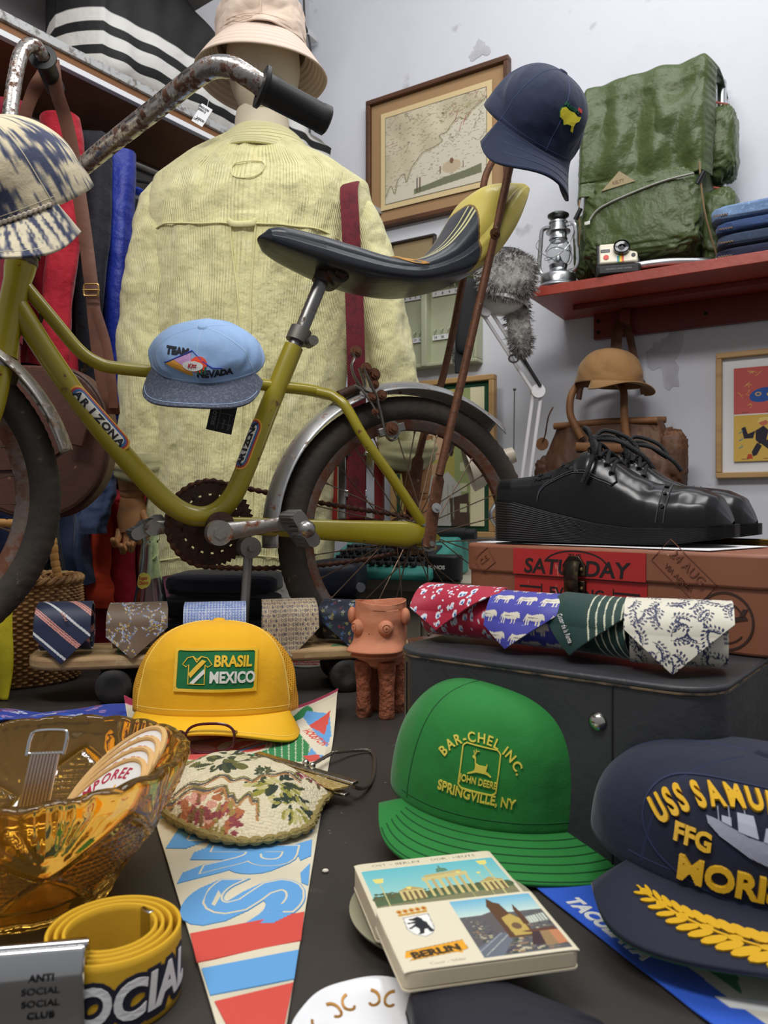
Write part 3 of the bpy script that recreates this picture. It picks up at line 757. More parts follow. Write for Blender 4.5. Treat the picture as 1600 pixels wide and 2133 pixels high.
b = MB(); b.tube([tp + TR @ Vector((0, 0, .02)), tp + Vector((.01, .02, .045))], .0005, 5); b.build('tag_string', M('string_white', (220, 220, 220), .7), hat)
# ---- red case with chrome bands, hanging from the shoulder on a maroon strap
mStrap = M('strap_maroon', (112, 28, 40), .8, bump=(('diag', 160, .6, .003),), var=((60, .5, .6, (92, 22, 34)),))
bag = thing('shoulder_bag', 'red case with two chrome bands hanging on a maroon strap from the mannequin shoulder', 'bag', at(742, 1085, 1.75))
bc = at(744, 1012, 1.75)
slab('body', rect_round(.125, .17, .045), -.005, .145, Matrix.Translation(bc - Vector((0, 0, .075))), M('bag_red', (150, 40, 36), .5, var=((9, .5, .7, (132, 30, 30)),)), bag, .006)
for dx in (-.030, .030):
 b = MB(); b.box(bc + Vector((dx, -.086, -.002)), (.020, .006, .148)); b.build('chrome_band', M('bag_chrome', (205, 205, 205), .12, 1.0), bag, bevel=.003)
b = MB(); b.box(bc + Vector((0, -.089, .068)), (.045, .010, .014)); b.box(bc + Vector((0, -.088, -.02)), (.05, .008, .016)); b.build('buckle', M('bag_chrome', (205, 205, 205), .12, 1.0), bag, bevel=.002)
sp = [at(735, 382, 1.72), at(731, 378, 1.66), at(727, 400, 1.618), at(731, 480, 1.596), at(738, 620, 1.594), at(742, 760, 1.60), at(744, 880, 1.64), at(743, 950, 1.658), at(743, 1000, 1.658), at(743, 1078, 1.658)]
b = MB(); b.tube(cr(sp, 10), .019, 8, flat=.10, up=(1, 0, 0)); b.build('strap', mStrap, bag)
# ================================================================== the bicycle
TH = math.radians(24); dK = Vector((math.cos(TH), math.sin(TH), 0)); nK = Vector((math.sin(TH), -math.cos(TH), 0))
HubR = Vector((.0487, 1.367, T + .245)); HubF = Vector((-.7005, 1.0337, T + .307)); WR = .245
def B(u, v, off=0.0): return hit(u, v, HubR + nK * off, nK)
def Bs(pts, off=0.0): return [B(p[0], p[1], p[2] if len(p) > 2 else off) for p in pts]
mOlive = M('bike_paint', (150, 136, 30), .30, 0, var=((4, .5, .8, (128, 114, 26)), (38, .64, .69, (92, 56, 34)), (11, .66, .70, (84, 52, 36))), coat=.35)
mSteel = M('bike_chrome', (158, 154, 148), .38, .9, rust=(55, .54, .66, (112, 66, 40)), bump=(('noise', 140, .15, .003),))
mBar = M('handlebar_chrome', (176, 172, 168), .24, 1.0, rust=(75, .49, .60, (98, 64, 48)), bump=(('noise', 160, .25, .003),))
mRust = M('rusty_steel', (104, 66, 44), .62, .35, var=((60, .5, .7, (74, 46, 34)), (120, .66, .72, (168, 150, 130))), bump=(('noise', 120, .3, .004),))
mRustD = M('rusty_dark', (70, 48, 38), .65, .3, var=((50, .5, .7, (46, 34, 30)), (90, .62, .7, (112, 70, 46))), bump=(('noise', 90, .35, .004),))
mTire = M('tyre_rubber', (52, 46, 40), .75, var=((14, .5, .7, (70, 60, 50)), (60, .64, .7, (92, 80, 66))), bump=(('noise', 60, .3, .006),))
mRubber = M('black_rubber', (30, 30, 32), .55)
mSpoke = M('spoke_steel', (112, 92, 76), .4, .8)
mRim = M('rim_rust', (126, 112, 104), .4, .7, rust=(34, .42, .56, (102, 62, 42)), bump=(('noise', 120, .25, .003),))
bike = thing('bicycle', 'old mustard yellow bicycle with a banana seat, rusty chrome and high handlebar', 'bicycle', (HubR.x, HubR.y, T))
def R3(fwd, side, up): return Matrix((fwd, side, up)).transposed()
RK = R3(dK, nK, ZV)
def wheel(hub, name, vis=28, knob=0):
 def P(a, r, off=0.0): return hub + dK * (r * math.sin(a)) + ZV * (r * math.cos(a)) + nK * off
 prof = [(.198, .012), (.203, .0135), (.206, .0125), (.203, .009), (.196, .008), (.190, .004), (.190, -.004), (.196, -.008), (.203, -.009), (.206, -.0125), (.203, -.0135), (.198, -.012), (.186, -.006), (.184, 0), (.186, .006)]
 def ring(nm, pf, m, par, n=128, mod=None):
  k = len(pf); vs = []; 
  for i in range(n):
   a = 2 * PI * i / n
   for j, (r, o) in enumerate(pf): vs.append(P(a, r + (mod(i, j) if mod else 0), o))
  fs = [(i * k + j, i * k + (j + 1) % k, ((i + 1) % n) * k + (j + 1) % k, ((i + 1) % n) * k + j) for i in range(n) for j in range(k)]
  return link(nm, mesh_np(nm, vs, fs, ang=40), m, par)
 w = ring(name, prof, mRim, bike)
 tp = []
 for j in range(20):
  a = 2 * PI * j / 20; rr = .0225
  tp.append((.2215 + rr * math.cos(a) * 1.04, rr * math.sin(a) * .98))
 ring('tyre', tp, mTire, w, 240, lambda i, j: (.0018 if (i % 3 == 0) else 0) if j in (3, 4, 2, 17, 16, 18) else (.0010 if (i + j) % 2 else 0) * (1 if j in (0, 1, 19) else 0))
 b = MB(); H3 = R3(dK, ZV, nK)
 b.lathe([(.006, -.062), (.006, -.045), (.012, -.044), (.012, -.034), (.026, -.033), (.027, -.029), (.016, -.026), (.014, 0), (.016, .026), (.027, .029), (.026, .033), (.012, .034), (.012, .044), (.006, .045), (.006, .062)], hub, 24, H3)
 b.build('hub', mSteel, w)
 for k in range(vis):
  a = 2 * PI * k / vis + .05; sd = .031 if k % 2 else -.031; cr_ = .55 * (1 if (k // 2) % 2 else -1)
  p0 = P(a + cr_, .024, sd); p1 = P(a, .192, sd * .08)
  b = MB(); b.tube([p0, p0.lerp(p1, .93), p0.lerp(p1, .935), p1], [.0011, .0011, .0021, .0021], 6)
  b.build('spoke', mSpoke, w)
 return w, P
wr, PR = wheel(HubR, 'rear_wheel')
wf, PF = wheel(HubF, 'front_wheel')
def fender(name, P, a0, a1, m, lip=True):
 def fn(U, Vv):
  a = a0 + (a1 - a0) * Vv; q = (U - .5) * 2; r = .270 - .016 * np.abs(q) ** 2.2; off = .034 * q
  # the tail flares into a small fishtail
  fl = np.clip((Vv - .93) / .07, 0, 1) if lip else 0 * Vv
  r = r + .008 * fl * (1 - np.abs(q)); a = a + fl * .05 * np.abs(q) ** 1.5
  hx = P(0, 0)
  s, c = np.sin(a) * r, np.cos(a) * r
  return hx.x + dK.x * s + nK.x * off, hx.y + dK.y * s + nK.y * off, hx.z + c
 return grid(name, fn, 22, 90, m, bike, thick=.0016)
mFend = M('fender_steel', (190, 190, 190), .42, .85, rust=(60, .585, .67, (122, 84, 58)), bump=(('noise', 40, .08, .006),))
fender('rear_fender', PR, math.radians(-94), math.radians(41), mFend)
fender('front_fender', PF, math.radians(8), math.radians(75), M('fender_dull', (176, 170, 162), .4, .9, rust=(60, .5, .62, (128, 104, 84))), False)
b = MB(); b.box(PR(math.radians(36), .275), (.004, .012, .06), RK)
def tube(nm, pts, r, m, n=16, off=0.0, k=8, flat=1, up=None, par=None):
 b = MB(); P = cr(Bs(pts, off), k)
 rr = r if not isinstance(r, (list, tuple)) else list(np.interp(np.linspace(0, 1, len(P)), np.linspace(0, 1, len(r)), r))
 b.tube(P, rr, n, flat=flat, up=up); return b.build(nm, m, par or bike, ang=50)
# frame: the big tube runs from the head, under the bottom bracket and up as the seat tube
fr = tube('frame', [(24, 620), (110, 755), (200, 880), (290, 985), (345, 1042), (395, 1072), (440, 1072), (480, 1040), (512, 975), (560, 850), (612, 722)], .0162, mOlive, 24, k=10)
tube('top_tube', [(46, 588), (110, 665), (165, 730), (205, 757), (250, 767), (400, 783), (560, 803), (640, 812), (685, 822)], .0098, mOlive, 18, par=fr)
for sg in (1, -1):
 tube('seat_stay', [(660, 816, .006 * sg), (695, 826, .018 * sg), (722, 850, .034 * sg), (760, 915, .048 * sg), (820, 1000, .052 * sg), (880, 1090, .052 * sg)], .0088, mOlive, 14, par=fr)
 P0, P1 = B(450, 1092, .022 * sg), HubR + nK * (.054 * sg)
 b = MB(); P = [P0, P0.lerp(P1, .12), P0.lerp(P1, .4), P0.lerp(P1, .72), P0.lerp(P1, .90), P0.lerp(P1, 1.0)]
 b.tube(P, [.012, .0135, .0155, .0195, .0225, .016], 16, flat=.36, up=(0, 0, 1)); b.build('chain_stay', mOlive, fr, ang=60)
 b = MB(); b.prism([(-.025, -.006), (-.004, .013), (.014, .010), (.030, -.004), (.026, -.010), (.008, -.006), (.006, -.014), (.024, -.020), (.020, -.026), (-.02, -.018)],
      lambda x, y: HubR + nK * (.050 * sg) + dK * x + ZV * y, lambda x, y: HubR + nK * (.054 * sg) + dK * x + ZV * y); b.build('dropout', mOlive, fr, ang=30)
hd0, hd1 = B(44, 548), B(4, 742)
b = MB(); b.tube([hd0, hd0.lerp(hd1, .08), hd0.lerp(hd1, .2), hd0.lerp(hd1, .8), hd0.lerp(hd1, .95), hd1], [.0215, .021, .0185, .0185, .021, .0215], 24); b.build('head_tube', mOlive, fr)
ax = (hd0 - hd1).normalized()
b = MB()
for t, r, h in ((0, .0225, .006), (.007, .0215, .005), (.013, .0235, .007), (.021, .019, .011)): b.cyl(hd0 + ax * t, hd0 + ax * (t + h), r, n=24)
b.build('headset', M('headset_dark', (84, 74, 62), .5, .6, var=((60, .5, .65, (60, 44, 34)),)), bike)
b = MB(); b.cyl(hd1 - ax * .002, hd1 - ax * .012, .0225, n=24); b.cyl(hd1 - ax * .012, hd1 - ax * .040, .027, .026, n=24); b.build('fork_crown', mSteel, bike)
for sg in (1, -1):
 b = MB(); P = cr([B(6, 770, .018 * sg), B(-14, 860, .036 * sg), B(-52, 940, .042 * sg), B(-150, 1010, .045 * sg), HubF + nK * (.05 * sg)], 8)
 b.tube(P, list(np.linspace(.0135, .008, len(P))), 14); b.build('fork_blade', mOlive, bike)
for u, v in ((85, 652), (178, 752)):
 b = MB(); p = B(u, v + 10); b.tube(cr([p + ZV * .006, p - ZV * .004, p - ZV * .008 - dK * .006], 4), .003, 8); b.build('cable_guide', mRustD, fr)
# seat post and clamp
b = MB(); b.tube([B(612, 724), B(628, 688), B(664, 600), B(680, 562)], [.0118] * 4, 20); b.build('seat_post', M('post_steel', (128, 126, 124), .32, .9, rust=(60, .6, .7, (84, 64, 50))), bike)
b = MB(); p0, p1 = B(617, 712), B(628, 686); b.tube([p0, p1], [.0185, .0185], 24); q = B(640, 712, .012); b.cyl(q - nK * .012 + dK * .006, q + nK * .016 + dK * .006, .0085, n=14); b.build('post_clamp', M('clamp_grey', (104, 100, 94), .5, .6), bike)
b = MB(); pc_ = B(686, 574); b.cyl(B(672, 592), B(686, 556), .019, n=20); b.cyl(pc_ + dK * .008 - nK * .028, pc_ + dK * .008 + nK * .028, .019, n=20); b.build('saddle_clamp', M('clamp_dark', (66, 62, 58), .55, .5, var=((50, .55, .65, (98, 62, 40)),)), bike)
b = MB(); b.cyl(pc_ + dK * .010 + nK * .028, pc_ + dK * .010 + nK * .036, .0125, n=6); b.build('saddle_bolt', mRustD, bike)
# ------------------------------------------------------------------ banana seat
st_top = [(536, 489), (575, 482), (650, 502), (720, 526), (790, 549), (842, 553), (890, 530), (925, 490), (950, 448), (974, 410), (1008, 400), (1062, 404)]
st_bot = [(538, 502), (585, 533), (660, 567), (730, 592), (790, 604), (850, 609), (915, 599), (962, 582), (1005, 548), (1040, 498), (1062, 448), (1071, 412)]
st_w = [.026, .044, .058, .066, .070, .073, .078, .082, .083, .080, .072, .060]
NS = 12
tops = np.array([list(p) for p in cr(Bs(st_top), 14)]); bots = np.array([list(p) for p in cr(Bs(st_bot), 14)])
hws = np.interp(np.linspace(0, NS - 1, len(tops)), range(NS), st_w)
def seat_pt(sv, a, out=0.0):
 k = sv * (len(tops) - 1); i0 = np.clip(np.floor(k).astype(int), 0, len(tops) - 2); fr_ = (k - i0)
 tp_ = tops[i0] + (tops[i0 + 1] - tops[i0]) * fr_[:, None]; bt = bots[i0] + (bots[i0 + 1] - bots[i0]) * fr_[:, None]; hw = np.interp(k, range(len(tops)), hws)
 endf = np.clip(np.minimum(sv / .04, (1 - sv) / .03), 0, 1) ** .5 * .92 + .08
 c = np.cos(a); s = np.sin(a); lat = (hw * endf + out) * np.sign(c) * np.abs(c) ** .62
 vert = .5 + (.5 * endf) * np.sign(s) * np.abs(s) ** np.where(s > 0, .62, .35) - .06 * (np.abs(c) ** 2) * (s > 0)
 P = bt + (tp_ - bt) * vert[:, None] + np.array(nK)[None] * lat[:, None]
 return P
def seat_fn(U, Vv):
 P = seat_pt(Vv, 2 * PI * U); return P[:, 0], P[:, 1], P[:, 2]
def seat_col(U, Vv):
 a = 2 * PI * U; s = np.sin(a); c = np.cos(a); col = np.zeros((len(U), 3)); col[:] = (44, 47, 54)
 bnd = .575 + .17 * (s * .5 + .5) ** 1.2
 top = s > .5
 for q in (.30, .52, .66): col[top & (np.abs(np.abs(c) - q) < .035) & (Vv > .34)] = (206, 200, 146)
 y = Vv > bnd; col[y] = (206, 188, 92); col[(np.abs(Vv - bnd) < .004)] = (120, 92, 50)
 col[(s < -.80)] = (30, 30, 32); return col
seat = grid('seat', seat_fn, 220, 330, M('seat_vinyl', rough=.33, attr=True, bump=(('noise', 20, .18, .012), ('fine', 500, .06, .001)), var=((7, .64, .8, (60, 60, 62)),)), bike, cu=True, col=seat_col)
def seat_surf(x, y):
 e = 1e-3
 p = Vector(seat_pt(np.array([x]), np.array([y]))[0]); pa = Vector(seat_pt(np.array([x + e]), np.array([y]))[0]); pb = Vector(seat_pt(np.array([x]), np.array([y + e]))[0])
 n = (pa - p).cross(pb - p).normalized()
 ctr = Vector(seat_pt(np.array([x]), np.array([0.0]))[0]) ; 
 if n.dot(p - (Vector(seat_pt(np.array([x]), np.array([PI]))[0]) + ctr) / 2) < 0: n = -n
 return p, n
tearp = [(.352, 1.30), (.366, .9), (.374, .70), (.392, .45), (.420, .28), (.455, .16), (.472, .14), (.462, .30), (.448, .48), (.428, .75), (.41, 1.05), (.392, 1.4)]
decal('torn_patch', poly2(tearp), seat_surf, M('torn_foam', (186, 138, 74), .9, bump=(('noise', 90, .6, .006),)), seat, .0014)
decal('torn_flap', poly2([(.372, .92), (.384, 1.30), (.394, 1.1), (.404, .84), (.388, .76)]), lambda x, y: (lambda p, n: (p + n * (.012 * max(0, (y - .8))), n))(*seat_surf(x, y)), M('torn_backing', (190, 164, 112), .9), seat, .0012)
# ------------------------------------------------------------------ sissy bar
OFS = .082
b = MB(); P = cr(Bs([(1078, 292), (1066, 330), (1046, 420), (1031, 487), (1010, 580), (985, 690), (960, 800), (936, 900), (915, 990)], OFS), 8)
b.tube(P, .0072, 12)
F_ = cr(Bs([(915, 990), (906, 1045), (899, 1095), (893, 1140)], OFS - .012), 6); b.tube(F_, [.0072] + [.0115] * (len(F_) - 1), 12, flat=.3, up=(dK.x, dK.y, 0))
FARO = -.082
P2 = cr(Bs([(1058, 290), (1032, 326), (1012, 366), (1004, 410), (994, 470), (966, 575), (944, 690), (920, 795), (890, 880), (872, 950)], FARO), 8)
b.tube([P2[0], P2[0].lerp(P[0], .5) + ZV * .018, P[0]], .0070, 12); b.tube(P2, .0070, 12)
F2 = cr(Bs([(872, 950), (866, 1000), (860, 1050), (856, 1085)], FARO + .012), 6); b.tube(F2, [.0072] + [.0125] * (len(F2) - 1), 12, flat=.3, up=(dK.x, dK.y, 0))
sissy = b.build('sissy_bar', mRust, bike, ang=60)
def bolt(nm, u, v, off, r, L, m=mRust, n=6, par=None):
 p = B(u, v, off); b = MB(); b.cyl(p, p + nK * L, r, n=n); b.cyl(p - nK * .001, p + nK * .002, r * 1.5, n=16); b.cyl(p + nK * L, p + nK * (L + .004), r * .5, n=10); return b.build(nm, m, par or bike)
bolt('seat_bolt', 1031, 487, OFS + .006, .0065, .007)
bolt('axle_nut', 893, 1132, .062, .0095, .009, mSteel)
for hu, hv in ((909, 1058),):
 bolt('mount_hole', hu, hv, OFS - .004, .0055, .001, M('hole_pale', (150, 150, 150), .6), 14)
# ------------------------------------------------------------------ crank, chain, pedals, stand
BBc = B(452, 1092); H3 = R3(dK, ZV, nK)
b = MB(); b.cyl(BBc - nK * .036, BBc + nK * .036, .020, n=24); b.build('bottom_bracket', mRustD, bike)
ro = -.046; RC = .069
def ringpt(cx, r, a, off): return cx + dK * (r * math.cos(a)) + ZV * (r * math.sin(a)) + nK * off
b = MB(); n = 96; vs = []; fs = []
for i in range(n):
 a = 2 * PI * i / n
 for r, o in ((.050, -.0015), (RC + (.003 if i % 2 else -.002), -.0015), (RC + (.003 if i % 2 else -.002), .0015), (.050, .0015)): vs.append(ringpt(BBc, r, a, ro + o))
for i in range(n):
 for j in range(4): fs.append((i * 4 + j, i * 4 + (j + 1) % 4, ((i + 1) % n) * 4 + (j + 1) % 4, ((i + 1) % n) * 4 + j))
b.add(vs, fs); b.cyl(BBc + nK * (ro - .002), BBc + nK * (ro + .002), .047, n=48)
for k in range(18):
 a = 2 * PI * k / 18; b.tube([ringpt(BBc, .036, a, ro), ringpt(BBc, .056, a + .05, ro)], .0062, 8, flat=.35, up=tuple(nK.cross(Vector((0, 0, 1)))))
b.build('chainring', mRustD, bike, ang=40)
cogc = HubR; b = MB(); b.cyl(cogc - nK * .047, cogc - nK * .043, .031, n=28); b.build('rear_cog', mRustD, bike)
path = []; r1, r2 = RC + .002, .034
L_ = (HubR - BBc).length; ang0 = math.atan2((HubR - BBc).z, (HubR - BBc).dot(dK))
def arcp(cx, r, a0, a1, n): return [ringpt(cx, r, a0 + (a1 - a0) * i / n, ro) for i in range(n + 1)]
big = arcp(BBc, r1, PI / 2 + ang0, 3 * PI / 2 + ang0, 30); small = arcp(HubR, r2, -PI / 2 + ang0, PI / 2 + ang0, 12)
def seg(a, c, n, sag=0): return [a.lerp(c, i / n) - ZV * (sag * 4 * (i / n) * (1 - i / n)) for i in range(1, n)]
raw = big + seg(big[-1], small[0], 30, .012) + small + seg(small[-1], big[0], 30, .004)
# even spacing with a swelling at every roller
acc = [0]
for i in range(len(raw)): acc.append(acc[-1] + (raw[(i + 1) % len(raw)] - raw[i]).length)
tot = acc[-1]; links = int(tot / .0127); NP = links * 6; pts = []; rad = []
xs = np.array([list(p) for p in raw + [raw[0]]])
for i in range(NP):
 d = tot * i / NP; pts.append(Vector([float(np.interp(d, acc, xs[:, q])) for q in range(3)])); rad.append(.0030 + .0021 * abs(math.cos(PI * i / 6)) ** 1.5)
b = MB(); b.tube(pts, rad, 8, True, flat=.75); b.build('chain', M('chain_rust', (74, 48, 38), .6, .4, var=((90, .5, .65, (112, 66, 42)),)), bike, ang=180)
def crank(nm, pa, pb, m):
 b = MB(); b.tube([pa, pa.lerp(pb, .15), pa.lerp(pb, .8), pb], [.018, .0145, .0105, .0125], 16, flat=.5, up=(0, 0, 1)); b.cyl(pa - nK * .011, pa + nK * .011, .0195, n=24); b.cyl(pb - nK * .009, pb + nK * .009, .013, n=18)
 b.cyl(pa + nK * .011, pa + nK * .014, .010, n=6); return b.build(nm, m, bike, ang=45)
pa, pb = B(455, 1110, .052), B(592, 1090, .058); crank('crank_arm', pa, pb, mSteel)
pf0, pf1 = BBc - nK * .060, B(318, 1100, -.066); crank('crank_arm', pf0, pf1, mSteel)
def pedal(c, sg, tilt, L=.072):
 fw = dK * math.cos(tilt) + ZV * math.sin(tilt); upv = ZV * math.cos(tilt) - dK * math.sin(tilt); R = R3(fw, nK, upv)
 mid = c + nK * sg * (L / 2 + .012)
 b = MB()
 for e in (0, 1):
  p = c + nK * sg * (.010 + e * (L)); b.prism(rect_round(.060, .020, .0095, 5), lambda x, y: p + fw * x + upv * y, lambda x, y: p + nK * sg * .003 + fw * x + upv * y)
 b.cyl(c, c + nK * sg * (L + .012), .006, n=14)
 p = c + nK * sg * (L + .012); b.lathe([(.0135, 0), (.0125, .005), (.008, .010), (0, .0115)], p, 20, R3(dK, ZV * sg, nK * sg) if sg > 0 else R3(dK, ZV, -nK))
 pd = b.build('pedal', M('pedal_steel', (150, 148, 144), .3, .9, rust=(60, .6, .7, (110, 80, 60))), bike, ang=40)
 for q in (-1, 1):
  b = MB(); b.box(mid + fw * (.021 * q), (.017, L - .006, .021), R); b.build('pedal_rubber', M('pedal_rubber', (88, 86, 84), .7, bump=(('wavez', 60, .6, .003),)), pd, bevel=.003)
pedal(B(604, 1100, .058), 1, -1.0); pedal(B(312, 1100, -.066), -1, .5)
ks = B(518, 1140, .012)
b = MB(); b.cyl(ks - nK * .016, ks + nK * .016, .017, n=20); b.cyl(ks + nK * .016, ks + nK * .022, .006, n=8); foot = tb(499, 1442)
b.tube(cr([ks, ks.lerp(foot, .2), ks.lerp(foot, .9), foot + ZV * .006 + nK * .008], 6), [.0095, .0085, .0075, .0075] + [.0075] * 15, 12)
b.build('kickstand', M('kickstand_grey', (134, 130, 126), .42, .7, rust=(60, .62, .72, (96, 76, 60))), bike, ang=50)
# ------------------------------------------------------------------ brake caliper
def q4(x, y): return 680 + x / 7.27, 700 + y / 7.27
def arm(nm, pts, r, off, m, flat=.45):
 b = MB(); b.tube(cr(Bs([q4(*p) for p in pts], off), 6), r, 10, flat=flat, up=tuple(nK)); return b.build(nm, m, bike, ang=60)
mBrk = M('brake_grey', (128, 124, 118), .42, .8, rust=(80, .6, .7, (110, 80, 60)))
arm('caliper_arm', [(390, 250), (425, 330), (385, 440), (410, 580), (480, 710), (570, 820), (660, 860), (730, 900), (750, 970), (735, 1020)], .0044, .040, mBrk)
arm('caliper_arm', [(560, 480), (620, 620), (700, 790), (765, 930), (785, 1030), (830, 1210), (880, 1440), (930, 1540), (990, 1580), (1060, 1540), (1070, 1470)], .0046, .050, mBrk)
arm('caliper_arm', [(500, 480), (540, 600), (580, 740), (560, 820)], .0050, .018, mBrk)
arm('return_spring', [(430, 750), (520, 800), (590, 880), (660, 980), (720, 1080), (745, 1150), (800, 1250)], .0022, .046, mBrk, 1)
arm('pivot_bolt', [(190, 900), (300, 855), (400, 815), (480, 780)], .0085, .022, mRustD, 1)
for x, y, r, o in ((450, 240, .007, .038), (600, 490, .0065, .046), (720, 585, .0075, .044), (830, 900, .0065, .044), (690, 930, .006, .046), (720, 730, .006, .044), (735, 1150, .0042, .046), (990, 1405, .0078, .054)):
 bolt('caliper_bolt', *q4(x, y), o, r, .006, mRust)
pdc = B(*q4(985, 1420), .047); b = MB(); b.box(pdc, (.050, .010, .015), R3((dK + ZV * .30).normalized(), nK, (ZV - dK * .30).normalized())); b.build('brake_pad', mBrk, bike, bevel=.002)
b = MB(); b.cyl(pdc + nK * .004, pdc + nK * .007, .014, n=24); b.build('pad_washer', mBrk, bike)
# ------------------------------------------------------------------ handlebar and grips
hb = [at(104, 398, 1.13), at(150, 366, 1.075), at(230, 300, .985), at(330, 222, .905), at(405, 162, .86), at(445, 140, .845), (at(485, 142, .838)), at(520, 162, .836), at(552, 184, .84)]
hf = [at(104, 398, 1.13), at(58, 400, 1.16), at(16, 340, 1.19), at(22, 230, 1.225), at(38, 130, 1.25), at(56, 97, 1.265), at(76, 98, 1.28), at(90, 122, 1.30)]
b = MB(); b.tube(cr(list(reversed(hf)) + hb[1:], 10), .0118, 18); bar = b.build('handlebar', mBar, bike, ang=180)
stm = B(60, 480); b = MB(); b.tube(cr([B(46, 520), B(62, 455), B(84, 412), at(104, 398, 1.13)], 6), .0125, 16); b.cyl(at(104, 398, 1.13) - Vector((.012, -.02, 0)), at(104, 398, 1.13) + Vector((.012, -.02, 0)), .018, n=16); b.build('stem', mRustD, bike, ang=60)
def grip(p0, p1, nm='grip'):
 d = (p1 - p0).normalized(); a = Vector((0, 0, 1)); x = (a - d * a.dot(d)).normalized(); y = d.cross(x); R = Matrix((x, y, d)).transposed(); L = (p1 - p0).length
 n = 72; b = MB(); prof = [(.0125, -.008), (.0225, -.007), (.0225, -.003), (.0165, .0), (.0165, .006), (.0160, .008), (.0155, L - .012), (.0162, L - .010), (.0162, L - .002), (.013, L), (0, L)]
 vs = []; fs = []
 for j, (r, z) in enumerate(prof):
  for k in range(n):
   rr = r - (.0007 if (k % 2 and 5 <= j <= 6) else 0); vs.append(p0 + R @ Vector((rr * math.cos(2 * PI * k / n), rr * math.sin(2 * PI * k / n), z)))
 for j in range(len(prof) - 1):
  for k in range(n): fs.append((j * n + k, j * n + (k + 1) % n, (j + 1) * n + (k + 1) % n, (j + 1) * n + k))
 b.add(vs, fs); return b.build(nm, mRubber, bar, ang=50)
grip(at(555, 186, .84), at(684, 254, .872)); grip(at(91, 124, 1.302), at(116, 186, 1.375))
# ------------------------------------------------------------------ decals on the tubes
def tube_map(p0, p1, r, face):
 d = (p1 - p0).normalized(); m_ = (p0 + p1) / 2; f = (face - d * face.dot(d)).normalized(); s = d.cross(f)
 def fn(x, y):
  a = y / r; n = f * math.cos(a) - s * math.sin(a)
  return m_ + d * x + n * r, n
 return fn
def capsule(L, h, n=10):
 out = []; r = h / 2
 for k in range(n + 1): a = -PI / 2 + PI * k / n; out.append((L / 2 - r + r * math.cos(a), r * math.sin(a)))
 for k in range(n + 1): a = PI / 2 + PI * k / n; out.append((-L / 2 + r + r * math.cos(a), r * math.sin(a)))
 return out
def capsule_grid(L, h):
 """capsule cut into narrow strips so that it can bend round the tube"""
 ys = np.linspace(-h / 2, h / 2, 13); V = []; Fc = []
 for y in ys:
  e = L / 2 - h / 2 + math.sqrt(max((h / 2) ** 2 - y * y, 0)); V += [(-e, y), (e, y)]
 for i in range(len(ys) - 1): Fc.append((2 * i, 2 * i + 1, 2 * i + 3, 2 * i + 2))
 return np.array(V), Fc
cD = [M('decal_gold', (214, 158, 52), .45), M('decal_red', (168, 58, 56), .45), M('decal_blue', (52, 100, 150), .45), M('decal_white', (222, 218, 206), .5), M('decal_ink', (34, 34, 40), .5)]
toCam = (EYE - B(205, 860)).normalized()
fnA = tube_map(B(146, 789.5 + 14), B(268, 940), .0163, toCam)
LL = (B(268, 940) - B(146, 803)).length
for i, (dl, h_) in enumerate(((0, .029), (.006, .0245), (.012, .0195), (.020, .014))):
 decal('decal_band', capsule_grid(LL * .93 - dl, h_), fnA, cD[i], fr, .0004 + .00025 * i)
az_ = lambda L_, r_: join2(*[text_at(c_, (k - 3) * L_ / 8.6 * (-1 if r_ else 1), -.0046 * (-1 if r_ else 1), .0092, r_, .04, 1.3 if c_ != 'I' else 1.6) for k, c_ in enumerate('ARIZONA')])
decal('decal_lettering', az_(LL, 0), fnA, cD[4], fr, .0018)
toC2 = (EYE - B(525, 935)).normalized(); side = -dK * .8 + toC2 * .6
fnB = tube_map(B(548, 880), B(508, 985), .0163, side.normalized())
L2 = (B(508, 985) - B(548, 880)).length
for i, (dl, h_) in enumerate(((0, .029), (.006, .0245), (.012, .0195), (.020, .014))): decal('decal_band', capsule_grid(L2 - dl, h_), fnB, cD[i], fr, .0004 + .00025 * i)
decal('decal_lettering', az_(L2, PI), fnB, cD[4], fr, .0018)
# ================================================================== table
mTable = M('table_top', (56, 51, 47), .5, var=((4, .45, .7, (47, 43, 40)), (70, .70, .735, (110, 104, 98)), (18, .66, .74, (76, 71, 66))), bump=(('noise', 90, .08, .003),))
table = thing('table', 'large dark grey table carrying the bicycle and the things for sale', 'table', (0, .9, 0))
b = MB(); b.box((.03, .92, T - .02), (2.44, 1.34, .04)); b.build('table_top', mTable, table, bevel=.003)
for x in (-1.13, 1.19):
 for y in (.32, 1.52):
  b = MB(); b.box((x, y, (T - .04) / 2), (.05, .05, T - .04)); b.build('leg', M('table_leg', (60, 58, 56), .5), table, bevel=.003)
